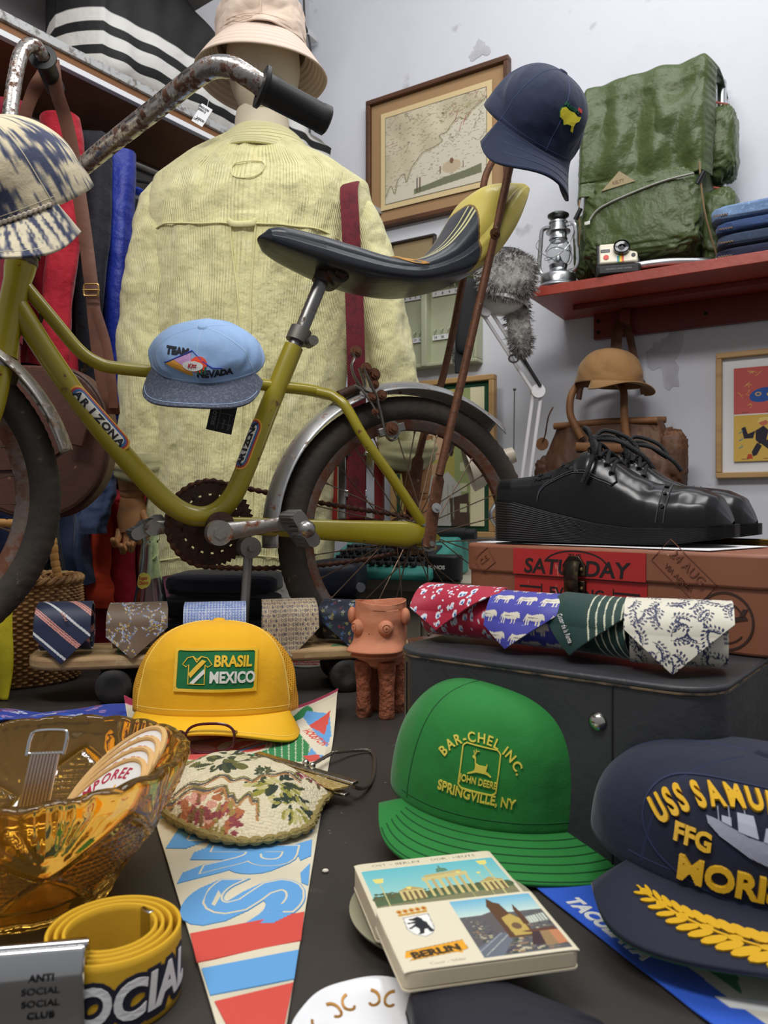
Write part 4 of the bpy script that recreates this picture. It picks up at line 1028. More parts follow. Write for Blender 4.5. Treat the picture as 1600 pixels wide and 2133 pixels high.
# ================================================================== caps
def cap_maker(name, label, loc, rot, rx, ry, Hc, mC, mB, ef=.55, eb=.9, zf=.75, zb=.9, lean=0.0, shift=0.0, brimL=.07, brimA=1.15, curve=.018, tilt=.0, mUnder=None,
    wr=.002, seed=1, mBack=None, backcut=None, rows=6, mStitch=None, colf=None, bcolf=None, seams=(0, 1.05, -1.05, 2.1, -2.1, PI), button=True, squash=None, gap=True, rope=None, bw_=1.12):
 root = thing(name, label, 'cap', loc, rot)
 def cfn(az, ph):
  w = (1 + np.cos(az)) / 2; w = w * w * (3 - 2 * w)
  er = eb + (ef - eb) * w; ez = zb + (zf - zb) * w
  r = np.cos(ph) ** er; s = np.sin(ph) ** ez; z = Hc * s
  x = rx * r * np.sin(az); y = -ry * r * np.cos(az) + shift * s - lean * w * np.sin(ph) * np.cos(ph)
  d = 1 + (wr * wob(np.sin(az) * .9 + 3, s * .9 + np.cos(az) * .8, seed, 1.1) - wr * .6 * np.abs(wob(np.sin(az) * 1.6, s * 1.4 + np.cos(az), seed + 7, 1.0))) / rx * np.clip(ph * 5, .15, 1)
  x = x * d; y = y * d
  if squash: x, y, z = squash(x, y, z)
  return x, y, z
 def crown(U, Vv): return cfn(2 * PI * U - PI, Vv * PI / 2 * .9999)
 def cpt(az, ph):
  x, y, z = cfn(np.array([az]), np.array([ph])); return Vector((x[0], y[0], z[0]))
 def cn(az, ph):
  e = 1e-3; p = cpt(az, ph); n = (cpt(az + e, ph) - p).cross(cpt(az, ph + e) - p)
  n = n.normalized() if n.length > 0 else Vector((0, -1, 0))
  return p, (n if n.dot(p - Vector((0, 0, Hc * .3))) > 0 else -n)
 # length table up the front
 phs = np.linspace(0.001, 1.55, 240); X, Y, Z = cfn(np.zeros(240), phs); ds = np.concatenate([[0], np.cumsum(np.sqrt(np.diff(Y) ** 2 + np.diff(Z) ** 2))])
 def front(x, y):
  ph = float(np.interp(y, ds, phs)); e = .02
  w_ = (cpt(e, ph) - cpt(-e, ph)).length / (2 * e)
  az = x / max(w_, 1e-4)
  for _ in range(2):
   a = np.linspace(0, az, 9); xx, yy, zz = cfn(a, np.full(9, ph)); L = float(np.sum(np.sqrt(np.diff(xx) ** 2 + np.diff(yy) ** 2 + np.diff(zz) ** 2)))
   if L > 1e-6: az = az * min(max(abs(x) / L, .5), 2)
  p, n = cn(az, ph); return p + n * .0013, n
 N = 200
 if mBack:
  A = 1.08
  def fr_(U, Vv): return cfn(-A + 2 * A * U, Vv * PI / 2 * .9999)
  def bk_(U, Vv): return cfn(A + (2 * PI - 2 * A) * U, Vv * PI / 2 * .9999)
  grid('front_panel', fr_, 90, 70, mC, root, thick=.002); grid('mesh_back', bk_, 110, 60, mBack, root, thick=.0016)
 else:
  grid('crown', crown, N, 72, mC, root, cu=True, thick=.0022, col=(None if colf is None else (lambda U, Vv: colf(*crown(U, Vv), 2 * PI * U - PI))))
 # brim
 Wb = rx * math.sin(brimA) * 1.03; yc = -ry * math.cos(brimA)
 def bfn(U, Vv):
  a = (U * 2 - 1) * brimA; t = (U * 2 - 1) * PI / 2
  xi, yi, zi = cfn(a, np.full(len(a), .004)); zi = np.zeros_like(zi) + .001
  xo = Wb * bw_ * np.sign(np.sin(t)) * np.abs(np.sin(t)) ** .9; yo = yc - (brimL + ry * (1 - math.cos(brimA))) * np.cos(t) ** .62
  x = xi + (xo - xi) * Vv; y = yi + (yo - yi) * Vv
  z = .0015 - curve * (x / Wb) ** 2 * Vv ** .8 - tilt * Vv * np.cos(t) ** .5
  return x, y, z
 grid('brim', bfn, 110, 26, mB, root, thick=.0032, off=0, col=(None if bcolf is None else (lambda U, Vv: bcolf(*bfn(U, Vv)))))
 if mUnder is not None:
  grid('brim_underside', lambda U, Vv: (lambda q: (q[0], q[1], q[2] - .0023))(bfn(U, .01 + Vv * .98)), 80, 16, mUnder, root)
 def bpt(U, Vv):
  x, y, z = bfn(np.array([U]), np.array([Vv])); return Vector((x[0], y[0], z[0] + .0018))
 def brim(x, y):
  U = .5 + x / 2; e = 1e-3; p = bpt(U, y); n = (bpt(U + e, y) - p).cross(bpt(U, y + e) - p).normalized(); return p, (n if n.z > 0 else -n)
 mS = mStitch or mB
 if rows:
  for k in range(rows):
   v = .16 + .80 * k / max(rows - 1, 1) if rows > 1 else .88
   bb = MB(); bb.tube([bpt(U, v) for U in np.linspace(.06 + .01 * k * 0, .94, 70)], .00065, 5); bb.build('brim_stitching', mS, root)
 for a in seams:
  bb = MB(); P = []
  for ph in np.linspace(.03, 1.52, 40):
   p, n = cn(a + .012, ph); P.append(p + n * .0006)
  bb.tube(P, .0011, 5); bb.build('panel_seam', mC if mStitch is None else mStitch, root)
 bb = MB(); P = []
 for a in np.linspace(-brimA, brimA, 60): p, n = cn(a, .05); P.append(p + n * .0006)
 bb.tube(P, .0009, 5); bb.build('band_seam', mS, root)
 if button:
  p = cpt(0, PI / 2 * .9999); bb = MB(); bb.lathe([(.0085, -.002), (.0085, .001), (.006, .0035), (0, .0042)], p, 20); bb.build('button', mC, root)
 if rope:
  bb = MB(); P = [bpt(U, .03) + Vector((0, -.001, .003)) for U in np.linspace(.03, .97, 160)]; bb.tube(P, [.0026 + .0007 * math.sin(i * 1.3) for i in range(160)], 7); bb.build('rope', rope, root)
 return root, front, brim, cpt, cn
def cloth(name, c, c2=None, scale=700, **k):
 return M(name, c, .85, sheen=.18, var=((14, .5, .75, c2 or tuple(x * .92 for x in c)),), bump=(('noise', 20, .25, .012), ('fine', scale, .18, .0015)), **k)
# ---- yellow trucker cap
mYel = cloth('cap_yellow', (232, 172, 20), (224, 160, 16)); mYelB = M('cap_yellow_brim', (236, 180, 24), .6, bump=(('fine', 500, .08, .001),))
def mesh_mat(name, c):
 m = mat(name, c, .7, alpha=.999); N = m.node_tree.nodes; L = m.node_tree.links; bs = N['Principled BSDF']
 tc = N.new('ShaderNodeTexCoord'); mp = N.new('ShaderNodeMapping'); mp.inputs['Scale'].default_value = (75, 75, 75); L.new(tc.outputs['Object'], mp.inputs[0])
 vo = N.new('ShaderNodeTexVoronoi'); vo.inputs['Scale'].default_value = 5; vo.inputs['Randomness'].default_value = .0; L.new(mp.outputs[0], vo.inputs['Vector'])
 r = N.new('ShaderNodeMapRange'); r.inputs[1].default_value = .30; r.inputs[2].default_value = .36; L.new(vo.outputs['Distance'], r.inputs[0]); L.new(r.outputs[0], bs.inputs['Alpha'])
 bs.inputs['Base Color'].default_value = (*lin(c), 1); return m
Yc = 1.01
yc_, front, brim, cpt, cn = cap_maker('trucker_cap', 'yellow trucker cap with a green rectangular patch, lying on the long pennant', (at(452, 1500, Yc).x, Yc, T), (math.radians(-4), math.radians(1), math.radians(5)),
 .106, .078, .113, mYel, mYelB, ef=.62, eb=.95, zf=.80, zb=.95, lean=.004, brimL=.036, brimA=1.12, curve=.020, tilt=.012, wr=.0022, seed=4, mBack=mesh_mat('cap_mesh', (232, 168, 40)), rows=1,
 mStitch=M('thread_pale_yellow', (244, 208, 96), .7), seams=(1.08, -1.08), bw_=1.10)
ground(yc_, T + .0035)
mGrn = M('patch_green', (22, 108, 62), .85, bump=(('diag', 900, .3, .001),)); mGold = M('thread_gold', (238, 190, 40), .55, bump=(('diag', 700, .4, .001),)); mWht = M('thread_white', (228, 226, 222), .6, bump=(('diag', 700, .4, .001),))
def strips(x0, x1, y0, y1, n=10, r=.004):
 """a rectangle in strips so that it follows a curved surface"""
 V = []; Fc = []; m_ = 10
 for j in range(m_ + 1):
  y = y0 + (y1 - y0) * j / m_; k = 0
  for i in range(n + 1):
   x = x0 + (x1 - x0) * i / n; V.append((x, y))
 for j in range(m_):
  for i in range(n): q = j * (n + 1) + i; Fc.append((q, q + 1, q + n + 2, q + n + 1))
 return np.array(V), Fc
px, py = .006, .058
def yf(x, y): return front(x + px, y + py)
pat = decal('patch', strips(-.0475, .0475, -.0235, .0235), yf, mGrn, yc_, .0018)
rr_ = rect_round(.097, .049, .005, 5); decal('patch_border', stroke([tuple(q) for q in np.array([list(p) for p in cr([(x, y, 0) for x, y in rr_], 3, True)])[:, :2]], .0034, True), yf, mGold, pat, .0030)
decal('patch_lettering', text_at('BRASIL', .021, .004, .0125, 0, .035, .82), yf, mGold, pat, .0030)
decal('patch_lettering', text_at('MEXICO', .021, -.0150, .0125, 0, .035, .80), yf, mWht, pat, .0030)
sh_ = [(-.040, .006), (-.034, .014), (-.027, .016), (-.022, .012), (-.017, .016), (-.010, .014), (-.004, .006), (-.009, .003), (-.012, .006), (-.012, -.017), (-.032, -.017), (-.032, .006), (-.035, .003)]
decal('patch_emblem', stroke(sh_, .0011, True), yf, mGold, pat, .0030)
decal('patch_emblem', stroke([(-.027, .016), (-.022, .009), (-.017, .016)], .0016), yf, mGold, pat, .0030)
decal('patch_emblem', poly2([(-.016, .012), (-.011, .010), (-.029, -.010), (-.032, -.005)]), yf, mGold, pat, .0030)
decal('patch_emblem', poly2([(-.013, .001), (-.012, -.004), (-.025, -.017), (-.030, -.016)]), yf, mWht, pat, .0030)
# ---- green farm cap
mG = cloth('cap_green', (34, 122, 50), (28, 110, 44)); mGt = M('thread_dark_green', (20, 84, 36), .8)
gY = .70
gc, front, brim, cpt, cn = cap_maker('farm_cap', 'bright green cap with yellow farm dealer embroidery, leaning on the dark leather case', (at(1046, 1700, gY).x, gY, T), (math.radians(7), math.radians(3.5), math.radians(0)),
 .101, .080, .104, mG, mG, ef=.50, eb=.8, zf=.74, zb=.85, lean=.004, shift=.004, bw_=1.18, brimL=.046, brimA=1.14, curve=.004, tilt=.014, wr=.0016, seed=6, rows=6, mStitch=mGt, seams=(1.06, -1.06, 2.1, -2.1))
ground(gc, T + .0012)
mYt = M('thread_lemon', (226, 208, 78), .6, bump=(('diag', 700, .4, .001),))
# pointed fold above the front panel and side flaps
def gf(x, y): return front(.74 * (x + y * .08) - .033, .78 * (y - x * .08) + .052)
decal('lettering', arc_text('BAR-CHEL INC.', 0, -.020, .0445, .0095, PI / 2, .02, .92), gf, mYt, gc, .0012)
decal('lettering', text_at('SPRINGVILLE, NY', 0, -.0345, .0098, 0, .02, .80), gf, mYt, gc, .0012)
decal('lettering', text_at('JOHN DEERE', 0, -.0175, .0066, 0, .02, .74), gf, mYt, gc, .0012)
rrp = [tuple(q) for q in np.array([list(p) for p in cr([(x, y - .002, 0) for x, y in rect_round(.041, .046, .006, 4)], 3, True)])[:, :2]]
decal('emblem_border', stroke(rrp, .0013, True), gf, mYt, gc, .0012)
deer = [(-.0085, .0105), (-.0062, .0118), (-.0050, .0090), (-.0042, .0035), (-.0010, .0022), (.0065, .0025), (.0072, .0060), (.0080, .0045), (.0078, .0010), (.0072, -.0022), (.0100, -.0036), (.0135, -.0062), (.0128, -.0070), (.0090, -.0052), (.0050, -.0048), (.0010, -.0050), (-.0030, -.0052), (-.0075, -.0072), (-.0120, -.0090), (-.0125, -.0082), (-.0080, -.0058), (-.0052, -.0036), (-.0048, .0010), (-.0062, .0075), (-.0088, .0088)]
decal('emblem', poly2(deer), gf, mYt, gc, .0014)
for p_ in ([(-.0064, .0115), (-.0048, .0150), (-.0020, .0160)], [(-.0066, .0118), (-.0080, .0155)], [(-.0052, .0140), (-.0056, .0172)]): decal('emblem', stroke(p_, .0008), gf, mYt, gc, .0014)
# ---- navy ship cap
mN = cloth('cap_navy', (21, 26, 48), (17, 21, 40)); mNb = M('cap_navy_brim', (24, 28, 46), .8, sheen=.15, bump=(('fine', 600, .12, .001),)); mNp = M('patch_navy', (18, 22, 40), .85, bump=(('wavez', 260, .25, .001),))
nY = .552
nc, front, brim, cpt, cn = cap_maker('ship_cap', 'navy blue ship cap with thick gold lettering and gold leaves on its brim', (at(1572, 1800, nY).x, nY, T), (math.radians(4), math.radians(5), math.radians(-5)),
 .114, .084, .070, mN, mNb, ef=.50, eb=.72, zf=.66, zb=.7, lean=.004, brimL=.045, brimA=1.05, bw_=1.18, curve=.014, tilt=.012, wr=.0022, seed=9, mUnder=M('brim_green', (22, 76, 52), .8), rows=0, mStitch=M('thread_navy', (36, 44, 74), .8), seams=(0, .95, -.95, 2.1, -2.1))
ground(nc, T + .0016)
mGo = M('thread_gold_thick', (236, 182, 26), .5, bump=(('diag', 500, .5, .002),)); mSi = M('thread_grey', (150, 152, 168), .6, bump=(('diag', 400, .4, .002),))
def nf(x, y): return front(x * .92 - .030, y * .86 + .037)
outl = [(.080 * math.cos(2 * PI * k / 60), .048 * math.sin(2 * PI * k / 60) * (1 if math.sin(2 * PI * k / 60) > 0 else .86)) for k in range(60)]
decal('patch_edge', stroke(outl, .0012, True), nf, M('thread_navy', (36, 44, 74), .8), nc, .0006)
sx_ = .150 / (.0150 * sum(.45 if ch == ' ' else float(np.ptp(text2d(ch, .06)[0][:, 0])) + .2 for ch in 'USS SAMUEL ELIOT'))
decal('lettering', arc_text('USS SAMUEL ELIOT', 0, -.062, .088, .0155, PI / 2, .04, sx_), nf, mGo, nc, .0030)
decal('lettering', text_at('FFG', -.043, -.0095, .0120, -.06, .035, .85), nf, mGo, nc, .0028)
decal('lettering', text_at('MORISON', 0, -.0345, .0165, 0, .035, .94), nf, mGo, nc, .0030)
decal('lettering', text_at('13', .050, -.0095, .0120, .06, .06, .80), nf, mGo, nc, .0028)
hull = [(-.034, .014), (-.026, .0130), (-.008, .007), (.014, .004), (.038, .002), (.035, -.011), (.014, -.012), (-.008, -.006), (-.026, .003), (-.033, .009)]
ship = decal('ship_emblem', poly2(hull), nf, mSi, nc, .0018)
for q in ([(-.014, .009), (-.014, .021), (-.004, .021), (-.002, .007)], [(.001, .006), (.003, .015), (.011, .014), (.011, .005)], [(.016, .004), (.018, .012), (.027, .011), (.028, .003)], [(-.024, .0125), (-.024, .0165), (-.018, .0165), (-.018, .011)]): decal('ship_emblem', poly2(q), nf, M('thread_silver', (168, 170, 184), .6), nc, .0022)
for x0, y0, y1 in ((-.009, .021, .028), (-.026, .013, .022), (.007, .015, .024), (.022, .012, .021), (-.019, .016, .024)): decal('ship_emblem', stroke([(x0, y0), (x0, y1)], .0008), nf, mSi, nc, .0016)
for sg in (-1, 1):
 bb = []
 for k in range(13):
  x = .07 + .058 * k; y = .72 - .030 * k; w = 1 - k / 17.
  for q in (-1, 1):
   a = .55 * q; cx, cy = x + .012 * q, y + q * .155 * w
   pts = []
   for t in np.linspace(0, 2 * PI, 10, endpoint=False):
    ex, ey = .052 * math.cos(t) * (.6 + .4 * w), .090 * math.sin(t) * w
    pts.append((sg * (cx + ex), cy + ey + ex * 1.2 * q))
   bb.append(poly2(pts))
  if k % 2 == 0: bb.append(poly2([(sg * (x + .03 * math.cos(t)), y + .045 * math.sin(t)) for t in np.linspace(0, 2 * PI, 8, endpoint=False)]))
 bb.append(stroke([(sg * x, y) for x, y in [(.07 + .058 * k, .72 - .030 * k) for k in range(14)]], .022))
 decal('gold_leaves', join2(*bb), brim, mGo, nc, .0014)
# ================================================================== long felt pennant on the table
pe = [tb(252, 1490), tb(700, 1475), Vector((-.052, .325, T))]
PX0, PX1, PY0, PY1 = -.37, -.03, .32, 1.09
pn = Pic(PX0, PY0, PX1, PY1, 300, 660, (212, 203, 178)); pn.a += 7 * wob(pn.X * 9, pn.Y * 9, 2, 1.2)[..., None]
cB, cR_, cG = (98, 158, 212), (206, 78, 68), (40, 128, 72)
def tp2(u, v): p = tb(u, v); return (p.x, p.y)
xl = lambda y: -.36 + (-.051 + .36) * (1.062 - y) / (1.062 - .325); xr = lambda y: -.066 + .014 * (1.1 - y) / .775
def band(y0, y1, c, i0=.016, i1=.012, sk=.0): pn.poly([(xl(y0) + i0, y0), (xr(y0) - i1, y0 + sk), (xr(y1) - i1, y1 + sk), (xl(y1) + i0, y1)], c)
yv = lambda v: F * H / (v - V0)
wl = lambda y: xr(y) - xl(y)
# field, helmets and ribbon at the wide end
pn.poly([tp2(370, 1600), tp2(375, 1580), tp2(520, 1545), tp2(640, 1490), tp2(652, 1500), tp2(640, 1590), tp2(560, 1600), tp2(400, 1640)], cG)
pn.ell(-.235, .93, .10, .058, (212, 203, 178)); pn.ell(-.235, .93, .096, .054, cR_); pn.ell(-.17, .925, .030, .030, (212, 203, 178)); pn.ell(-.165, .925, .022, .022, cR_); pn.ell(-.25, .915, .05, .02, (222, 150, 140))
pn.line([tp2(500, 1568), tp2(560, 1550), tp2(598, 1520)], .006, cB); pn.line([tp2(500, 1562), tp2(560, 1543), tp2(594, 1512)], .004, (212, 203, 178))
for k in range(7): pn.line([tp2(560 + k * 14, 1600), tp2(556 + k * 15, 1530 - k * 4)], .0013, (190, 200, 170))
pn.poly([tp2(618, 1520), tp2(640, 1500), tp2(660, 1505), tp2(688, 1512), tp2(690, 1540), tp2(668, 1590), tp2(640, 1580), tp2(650, 1560)], cB)
pn.poly([tp2(640, 1522), tp2(690, 1508), tp2(676, 1538), tp2(660, 1530)], cR_); pn.poly([tp2(632, 1580), tp2(664, 1575), tp2(668, 1588), tp2(640, 1592)], cR_)
pn.poly([tp2(615, 1512), tp2(632, 1508), tp2(680, 1560), tp2(676, 1578), tp2(660, 1576), tp2(648, 1560), tp2(620, 1530)], (220, 212, 190))
pn.item(text_at('HOUSTON', *tp2(650, 1543), .010, -1.08, .04, .9), cR_)
yb = lambda x: 1.062 + (x + .36) * .13
for j in range(pn.ny):
 pass
pn.a[pn.Y > yb(pn.X) - .020] = (150, 30, 64)
pn.a[np.abs(pn.Y - yb(pn.X) + .020) < .0016] = (214, 170, 176)
def pen_z(X, Y):
 k = np.clip((Y - .93) / .13, 0, 1) ** 2; e = np.clip(np.abs((X - (xl(Y) + xr(Y)) / 2) / (wl(Y) / 2 + 1e-6)), 0, 1)
 return X, Y, T + .0010 + .030 * k * e ** 3 + .0006 * np.abs(wob(X * 8, Y * 8, 4, 1))
mFelt = M('felt_print', rough=.9, attr=True, sheen=.2, bump=(('fine', 500, .2, .0015),))
def pen_uv(U, Vv):
 y = .328 + (1.062 - .328) * Vv; x = xl(y) + U * (xr(y) - xl(y)); y = y + (yb(x) - 1.062) * np.clip((Vv - .7) / .3, 0, 1); return x, y
pg = grid('pennant', lambda U, Vv: pen_z(*pen_uv(U, Vv)), 260, 620, mFelt, None, col=lambda U, Vv: pn.at(*pen_uv(U, Vv)), thick=.0014, off=1)
tag(pg, 'long cream felt pennant with light blue letters and red bars, under yellow cap', 'pennant')
def penf(x, y):
 X, Y, Z = pen_z(np.array([x]), np.array([y])); return Vector((x, y, float(Z[0]) + .0019)), ZV
mPb, mPr, mPc = M('print_blue', cB, .9), M('print_red', cR_, .9), M('print_cream', (212, 203, 178), .9)
for c, q in ((mPr, [(396, 1955), (634, 1908), (627, 1968), (410, 2015)]), (mPb, [(420, 2028), (622, 1988), (613, 2050), (438, 2085)]), (mPr, [(447, 2098), (611, 2058), (592, 2150), (474, 2150)])):
 decal('printed_bar', poly2([tp2(*z) for z in q]), penf, c, pg, .0002)
for ch, u, v, hgt in (('I', 430, 1640, .10), ('L', 468, 1676, .088), ('E', 482, 1733, .078), ('R', 504, 1798, .069), ('S', 508, 1876, .068)):
 X0, Y0 = tp2(u, v); wid = .058; tw = float(np.ptp(text2d(ch, .05)[0][:, 0])); sx = wid / (hgt * tw) * (.5 if ch == 'I' else 1); X0 -= hgt / 2 - .008; dw = .022
 lay = [text_at(ch, X0 - .0120 * k / 5 , Y0 - .013 * k / 5, hgt, -PI / 2, .035, sx) for k in range(6)]
 decal('lettering', join2(*lay), penf, mPb, pg, .0002)
 decal('lettering', text_at(ch, X0, Y0, hgt, -PI / 2, .028, sx), penf, mPc, pg, .00035); decal('lettering', text_at(ch, X0, Y0, hgt, -PI / 2, .012, sx), penf, mPb, pg, .0005)
for q in ([(598, 1690), (660, 1676), (657, 1700), (628, 1706), (628, 1718), (655, 1712), (652, 1738), (606, 1752)], [(612, 1768), (650, 1756), (648, 1790), (626, 1800)], [(646, 1806), (642, 1852), (628, 1846), (626, 1826)]): decal('lettering', poly2([tp2(*z) for z in q]), penf, mPb, pg, .0002)
# ---- second pennant, blue
qA = tb(1096, 1838); qB = tb(1480, 2140); qC = tb(1245, 1758)
dd = (qB - qA).normalized(); pp = Vector((-dd.y, dd.x, 0)); LB = .56
pb_ = Pic(0, 0, LB, .26, 420, 200, (36, 84, 190)); pb_.a += 5 * wob(pb_.X * 9, pb_.Y * 9, 2, 1.2)[..., None]
pb_.poly([(.030, .040), (.060, .030), (.20, .026), (.26, .024), (.25, .10), (.12, .15), (.048, .13)], (196, 192, 178))
pb_.poly([(.075, .042), (.10, .036), (.17, .036), (.13, .070), (.085, .064)], (40, 120, 82))
def pbz(X, Y): return qA.x + dd.x * X + pp.x * Y, qA.y + dd.y * X + pp.y * Y, T + .0012 + .0005 * np.abs(wob(X * 8, Y * 8, 6, 1))
sl = (qC - qA); sx_, sy_ = sl.dot(dd), sl.dot(pp)
def pb_uv(U, Vv):
 y = Vv * .20; x0 = y * sx_ / sy_; x1 = np.minimum((sy_ * 1.9 - y) / .30, LB); return x0 + U * (np.maximum(x1, x0 + .01) - x0), y
p2_ = grid('pennant', lambda U, Vv: pbz(*pb_uv(U, Vv)), 360, 170, mFelt, None, col=lambda U, Vv: pb_.at(*pb_uv(U, Vv)), thick=.0014, off=1)
tag(p2_, 'blue felt pennant with slanted white letters under the navy ship cap', 'pennant')
def pbf(x, y): return Vector((qA.x + dd.x * x + pp.x * y, qA.y + dd.y * x + pp.y * y, T + .0031)), ZV
mPw = M('print_white', (208, 208, 206), .9)
decal('lettering', text_at('TACUBAYA', .080, .0070, .0110, 0, .05, .98, shear=.15), pbf, mPw, p2_, .0002)
decal('lettering', text_at('EMO', .030, .060, .0105, 1.0, .05, 1.0), pbf, mPw, p2_, .0002)
for k in range(4): decal('lettering', poly2([(.165 + .030 * k, .020), (.176 + .030 * k, .020), (.206 + .030 * k, .062), (.194 + .030 * k, .064)]), pbf, mPw, p2_, .0002)
decal('lettering', poly2([(.235, .008), (.32, .007), (.325, .018), (.24, .019)]), pbf, mPw, p2_, .0002)
# ================================================================== amber glass bowl with its contents
mAmb = M('amber_glass', (222, 140, 28), .03, trans=1.0, ior=1.5)
def amber():
 m = mat('amber_glass', (252, 200, 88), .02, trans=.955, ior=1.48); return m
bowl_c = Vector((-.262, .572, T))
def bowl_r(z):
 return np.interp(z, [0, .006, .02, .04, .07, .10, .114, .118], [.056, .058, .066, .078, .095, .107, .1115, .1115])
def bowl_pat(a, z):
 k = 6; q = (a * k / (2 * PI)) % 1.0; d = np.abs(q - .5) * 2; h = np.clip((z - .018) / .085, 0, 1)
 dia = np.abs(d - .0) + np.abs(h - .42) * 2.1
 inn = np.clip((.86 - dia) / .08, 0, 1)
 hat = .0018 * np.maximum(np.sin((a * 58 + z * 620)) * np.sin((a * 58 - z * 620)), -.2) * inn
 fan = (1 - inn) * np.clip((h - .5) / .3, 0, 1); ang = np.arctan2(h - .40, (q - np.round(q)) * 3.2)
 ray = .0030 * np.abs(np.sin(ang * 9)) * fan
 rib = .0030 * np.exp(-((dia - .92) / .05) ** 2)
 return hat + ray + rib + .0012 * (1 - inn) * np.sin(d * 9) * (1 - fan)
prof = [(0.004, .0, 0)] + [(z, 1, 0) for z in np.linspace(.0, .118, 64)]
def bowl_fn(U, Vv):
 a = 2 * PI * U
 # V runs: foot centre -> outer wall -> rim -> inner wall -> inner centre
 s = Vv * 5
 zo = np.clip((s - .4) / 2.2, 0, 1) * .118
 ro = bowl_r(zo) + bowl_pat(a, zo) * (s > .4)
 zi = .118 - np.clip((s - 2.75) / 1.9, 0, 1) * .110
 ri = bowl_r(np.maximum(zi - .004, 0)) - .0062 + bowl_pat(a, zi) * .6 * (zi > .02) - .004 * (zi < .02)
 scal = .0022 * np.abs(np.cos(a * 12)) 
 r = np.where(s < .4, .056 * s / .4, np.where(s < 2.6, ro, np.where(s < 2.75, .1115 - .005 * (s - 2.6) / .15, np.where(s < 4.65, ri, np.maximum(ri * (5 - s) / .35, .0)))))
 z = np.where(s < .4, .0 + .003 * (1 - s / .4), np.where(s < 2.6, zo, np.where(s < 2.75, .118 + .0015, np.where(s < 4.65, zi, .008))))
 z = z + scal * np.clip((z - .10) / .018, 0, 1)
 return bowl_c.x + r * np.cos(a), bowl_c.y + r * np.sin(a), T + .0006 + z * .86
bowl = grid('glass_bowl', bowl_fn, 300, 190, amber(), None, cu=True)
bm = bmesh.new(); bm.from_mesh(bowl.data); bmesh.ops.remove_doubles(bm, verts=bm.verts, dist=1e-5); bmesh.ops.recalc_face_normals(bm, faces=bm.faces); bm.to_mesh(bowl.data); bm.free(); bowl.data.shade_smooth()
tag(bowl, 'large amber pressed glass bowl holding badges and a watch strap', 'bowl')
# round camp badges leaning in the bowl
mTan = M('badge_border', (214, 172, 112), .8, bump=(('fine', 500, .3, .001),)); mBw = M('badge_white', (226, 222, 216), .85, bump=(('fine', 700, .15, .001),))
labs = ['front cloth badge with red lettering and a sun leaning in the amber bowl', 'second cloth badge from the front in the amber bowl', 'third cloth badge from the front in the amber bowl', 'rearmost cloth badge of the row in the amber bowl']
for k in range(4):
 ctr = bowl_c + Vector((.052 + .002 * k, -.022 + .010 * k, .069 + .005 * k)); Rb = Matrix.Rotation(-.35, 3, 'Z') @ Matrix.Rotation(math.radians(38), 3, 'X') @ Matrix.Rotation(-math.radians(22), 3, 'Y') @ Matrix.Rotation(.75, 3, 'Z')
 rt = thing('badge', labs[k], 'badge', ctr, None, 'camp badges in the amber bowl')
 n = 48; ov = [(.050 * math.cos(2 * PI * i / n), .038 * math.sin(2 * PI * i / n)) for i in range(n)]
 b = MB(); b.prism(ov, lambda x, y: ctr + Rb @ Vector((x, y, -.0009)), lambda x, y: ctr + Rb @ Vector((x, y, .0009))); b.build('disc', mBw, rt)
 b = MB(); b.tube([ctr + Rb @ Vector((x * .97, y * .96, .0005)) for x, y in ov], .0024, 8, True); b.build('border', mTan, rt)
 fn = lambda x, y, ctr=ctr, Rb=Rb: (ctr + Rb @ Vector((x, y, .0012)), Rb @ ZV)
 decal('lettering', arc_text('CAMPOREE', 0, -.012, .036, .0088, PI / 2 - .2, .01, .9), fn, M('ink_crimson', (178, 36, 66), .7), rt, .0002)
 mA = M('ink_azure', (34, 92, 176), .7); mT = M('ink_teal', (20, 120, 104), .7); mO = M('ink_sun', (232, 172, 50), .7)
 decal('print', poly2([(-.040, -.004), (-.030, .016), (-.024, .012), (-.022, .0), (-.032, -.010)]), fn, mA, rt, .0002)
 decal('print', poly2([(-.030, -.012), (-.012, .004), (-.006, -.002), (.002, .002), (-.004, -.012)]), fn, mA, rt, .0003)
 decal('print', poly2([(-.034, -.014), (-.012, -.003), (-.002, -.016), (-.016, -.022)]), fn, mT, rt, .0004)
 decal('print', poly2([(.010 + .009 * math.cos(2 * PI * i / 20), -.006 + .009 * math.sin(2 * PI * i / 20)) for i in range(20)]), fn, mO, rt, .0002)
 for q in range(7): a = -.2 + q * .5; decal('print', stroke([(.010 + .012 * math.cos(a), -.006 + .012 * math.sin(a)), (.010 + .019 * math.cos(a), -.006 + .019 * math.sin(a))], .0012), fn, mO, rt, .0002)
# metal watch strap with a buckle
wc = bowl_c + Vector((.020, -.036, .0)); 
wt = thing('watch_strap', 'steel expanding watch strap with an open wire buckle standing in the amber bowl', 'watch strap', wc + ZV * .02)
mLink = M('strap_steel', (206, 186, 170), .25, 1.0)
P0, P1 = Vector((wc.x - .006, wc.y - .006, T + .052)), Vector((wc.x + .0015, wc.y + .012, T + .118))
up_ = (P1 - P0).normalized(); sd = Vector((1, .12, 0)).normalized(); nn_ = sd.cross(up_).normalized()
for k in range(9):
 x = -.0092 + .0023 * k
 b = MB(); b.tube([P0 + sd * x + up_ * .018, P1 + sd * x * .96 - up_ * .004], .00115, 8); b.build('strand', mLink, wt)
for k in range(3):
 b = MB(); b.box(P0 + up_ * (.016 - .006 * k), (.025, .005, .005), Matrix((sd, nn_, up_)).transposed()); b.build('cross_link', M('strap_gold', (208, 190, 140), .3, 1.0), wt, bevel=.0012)
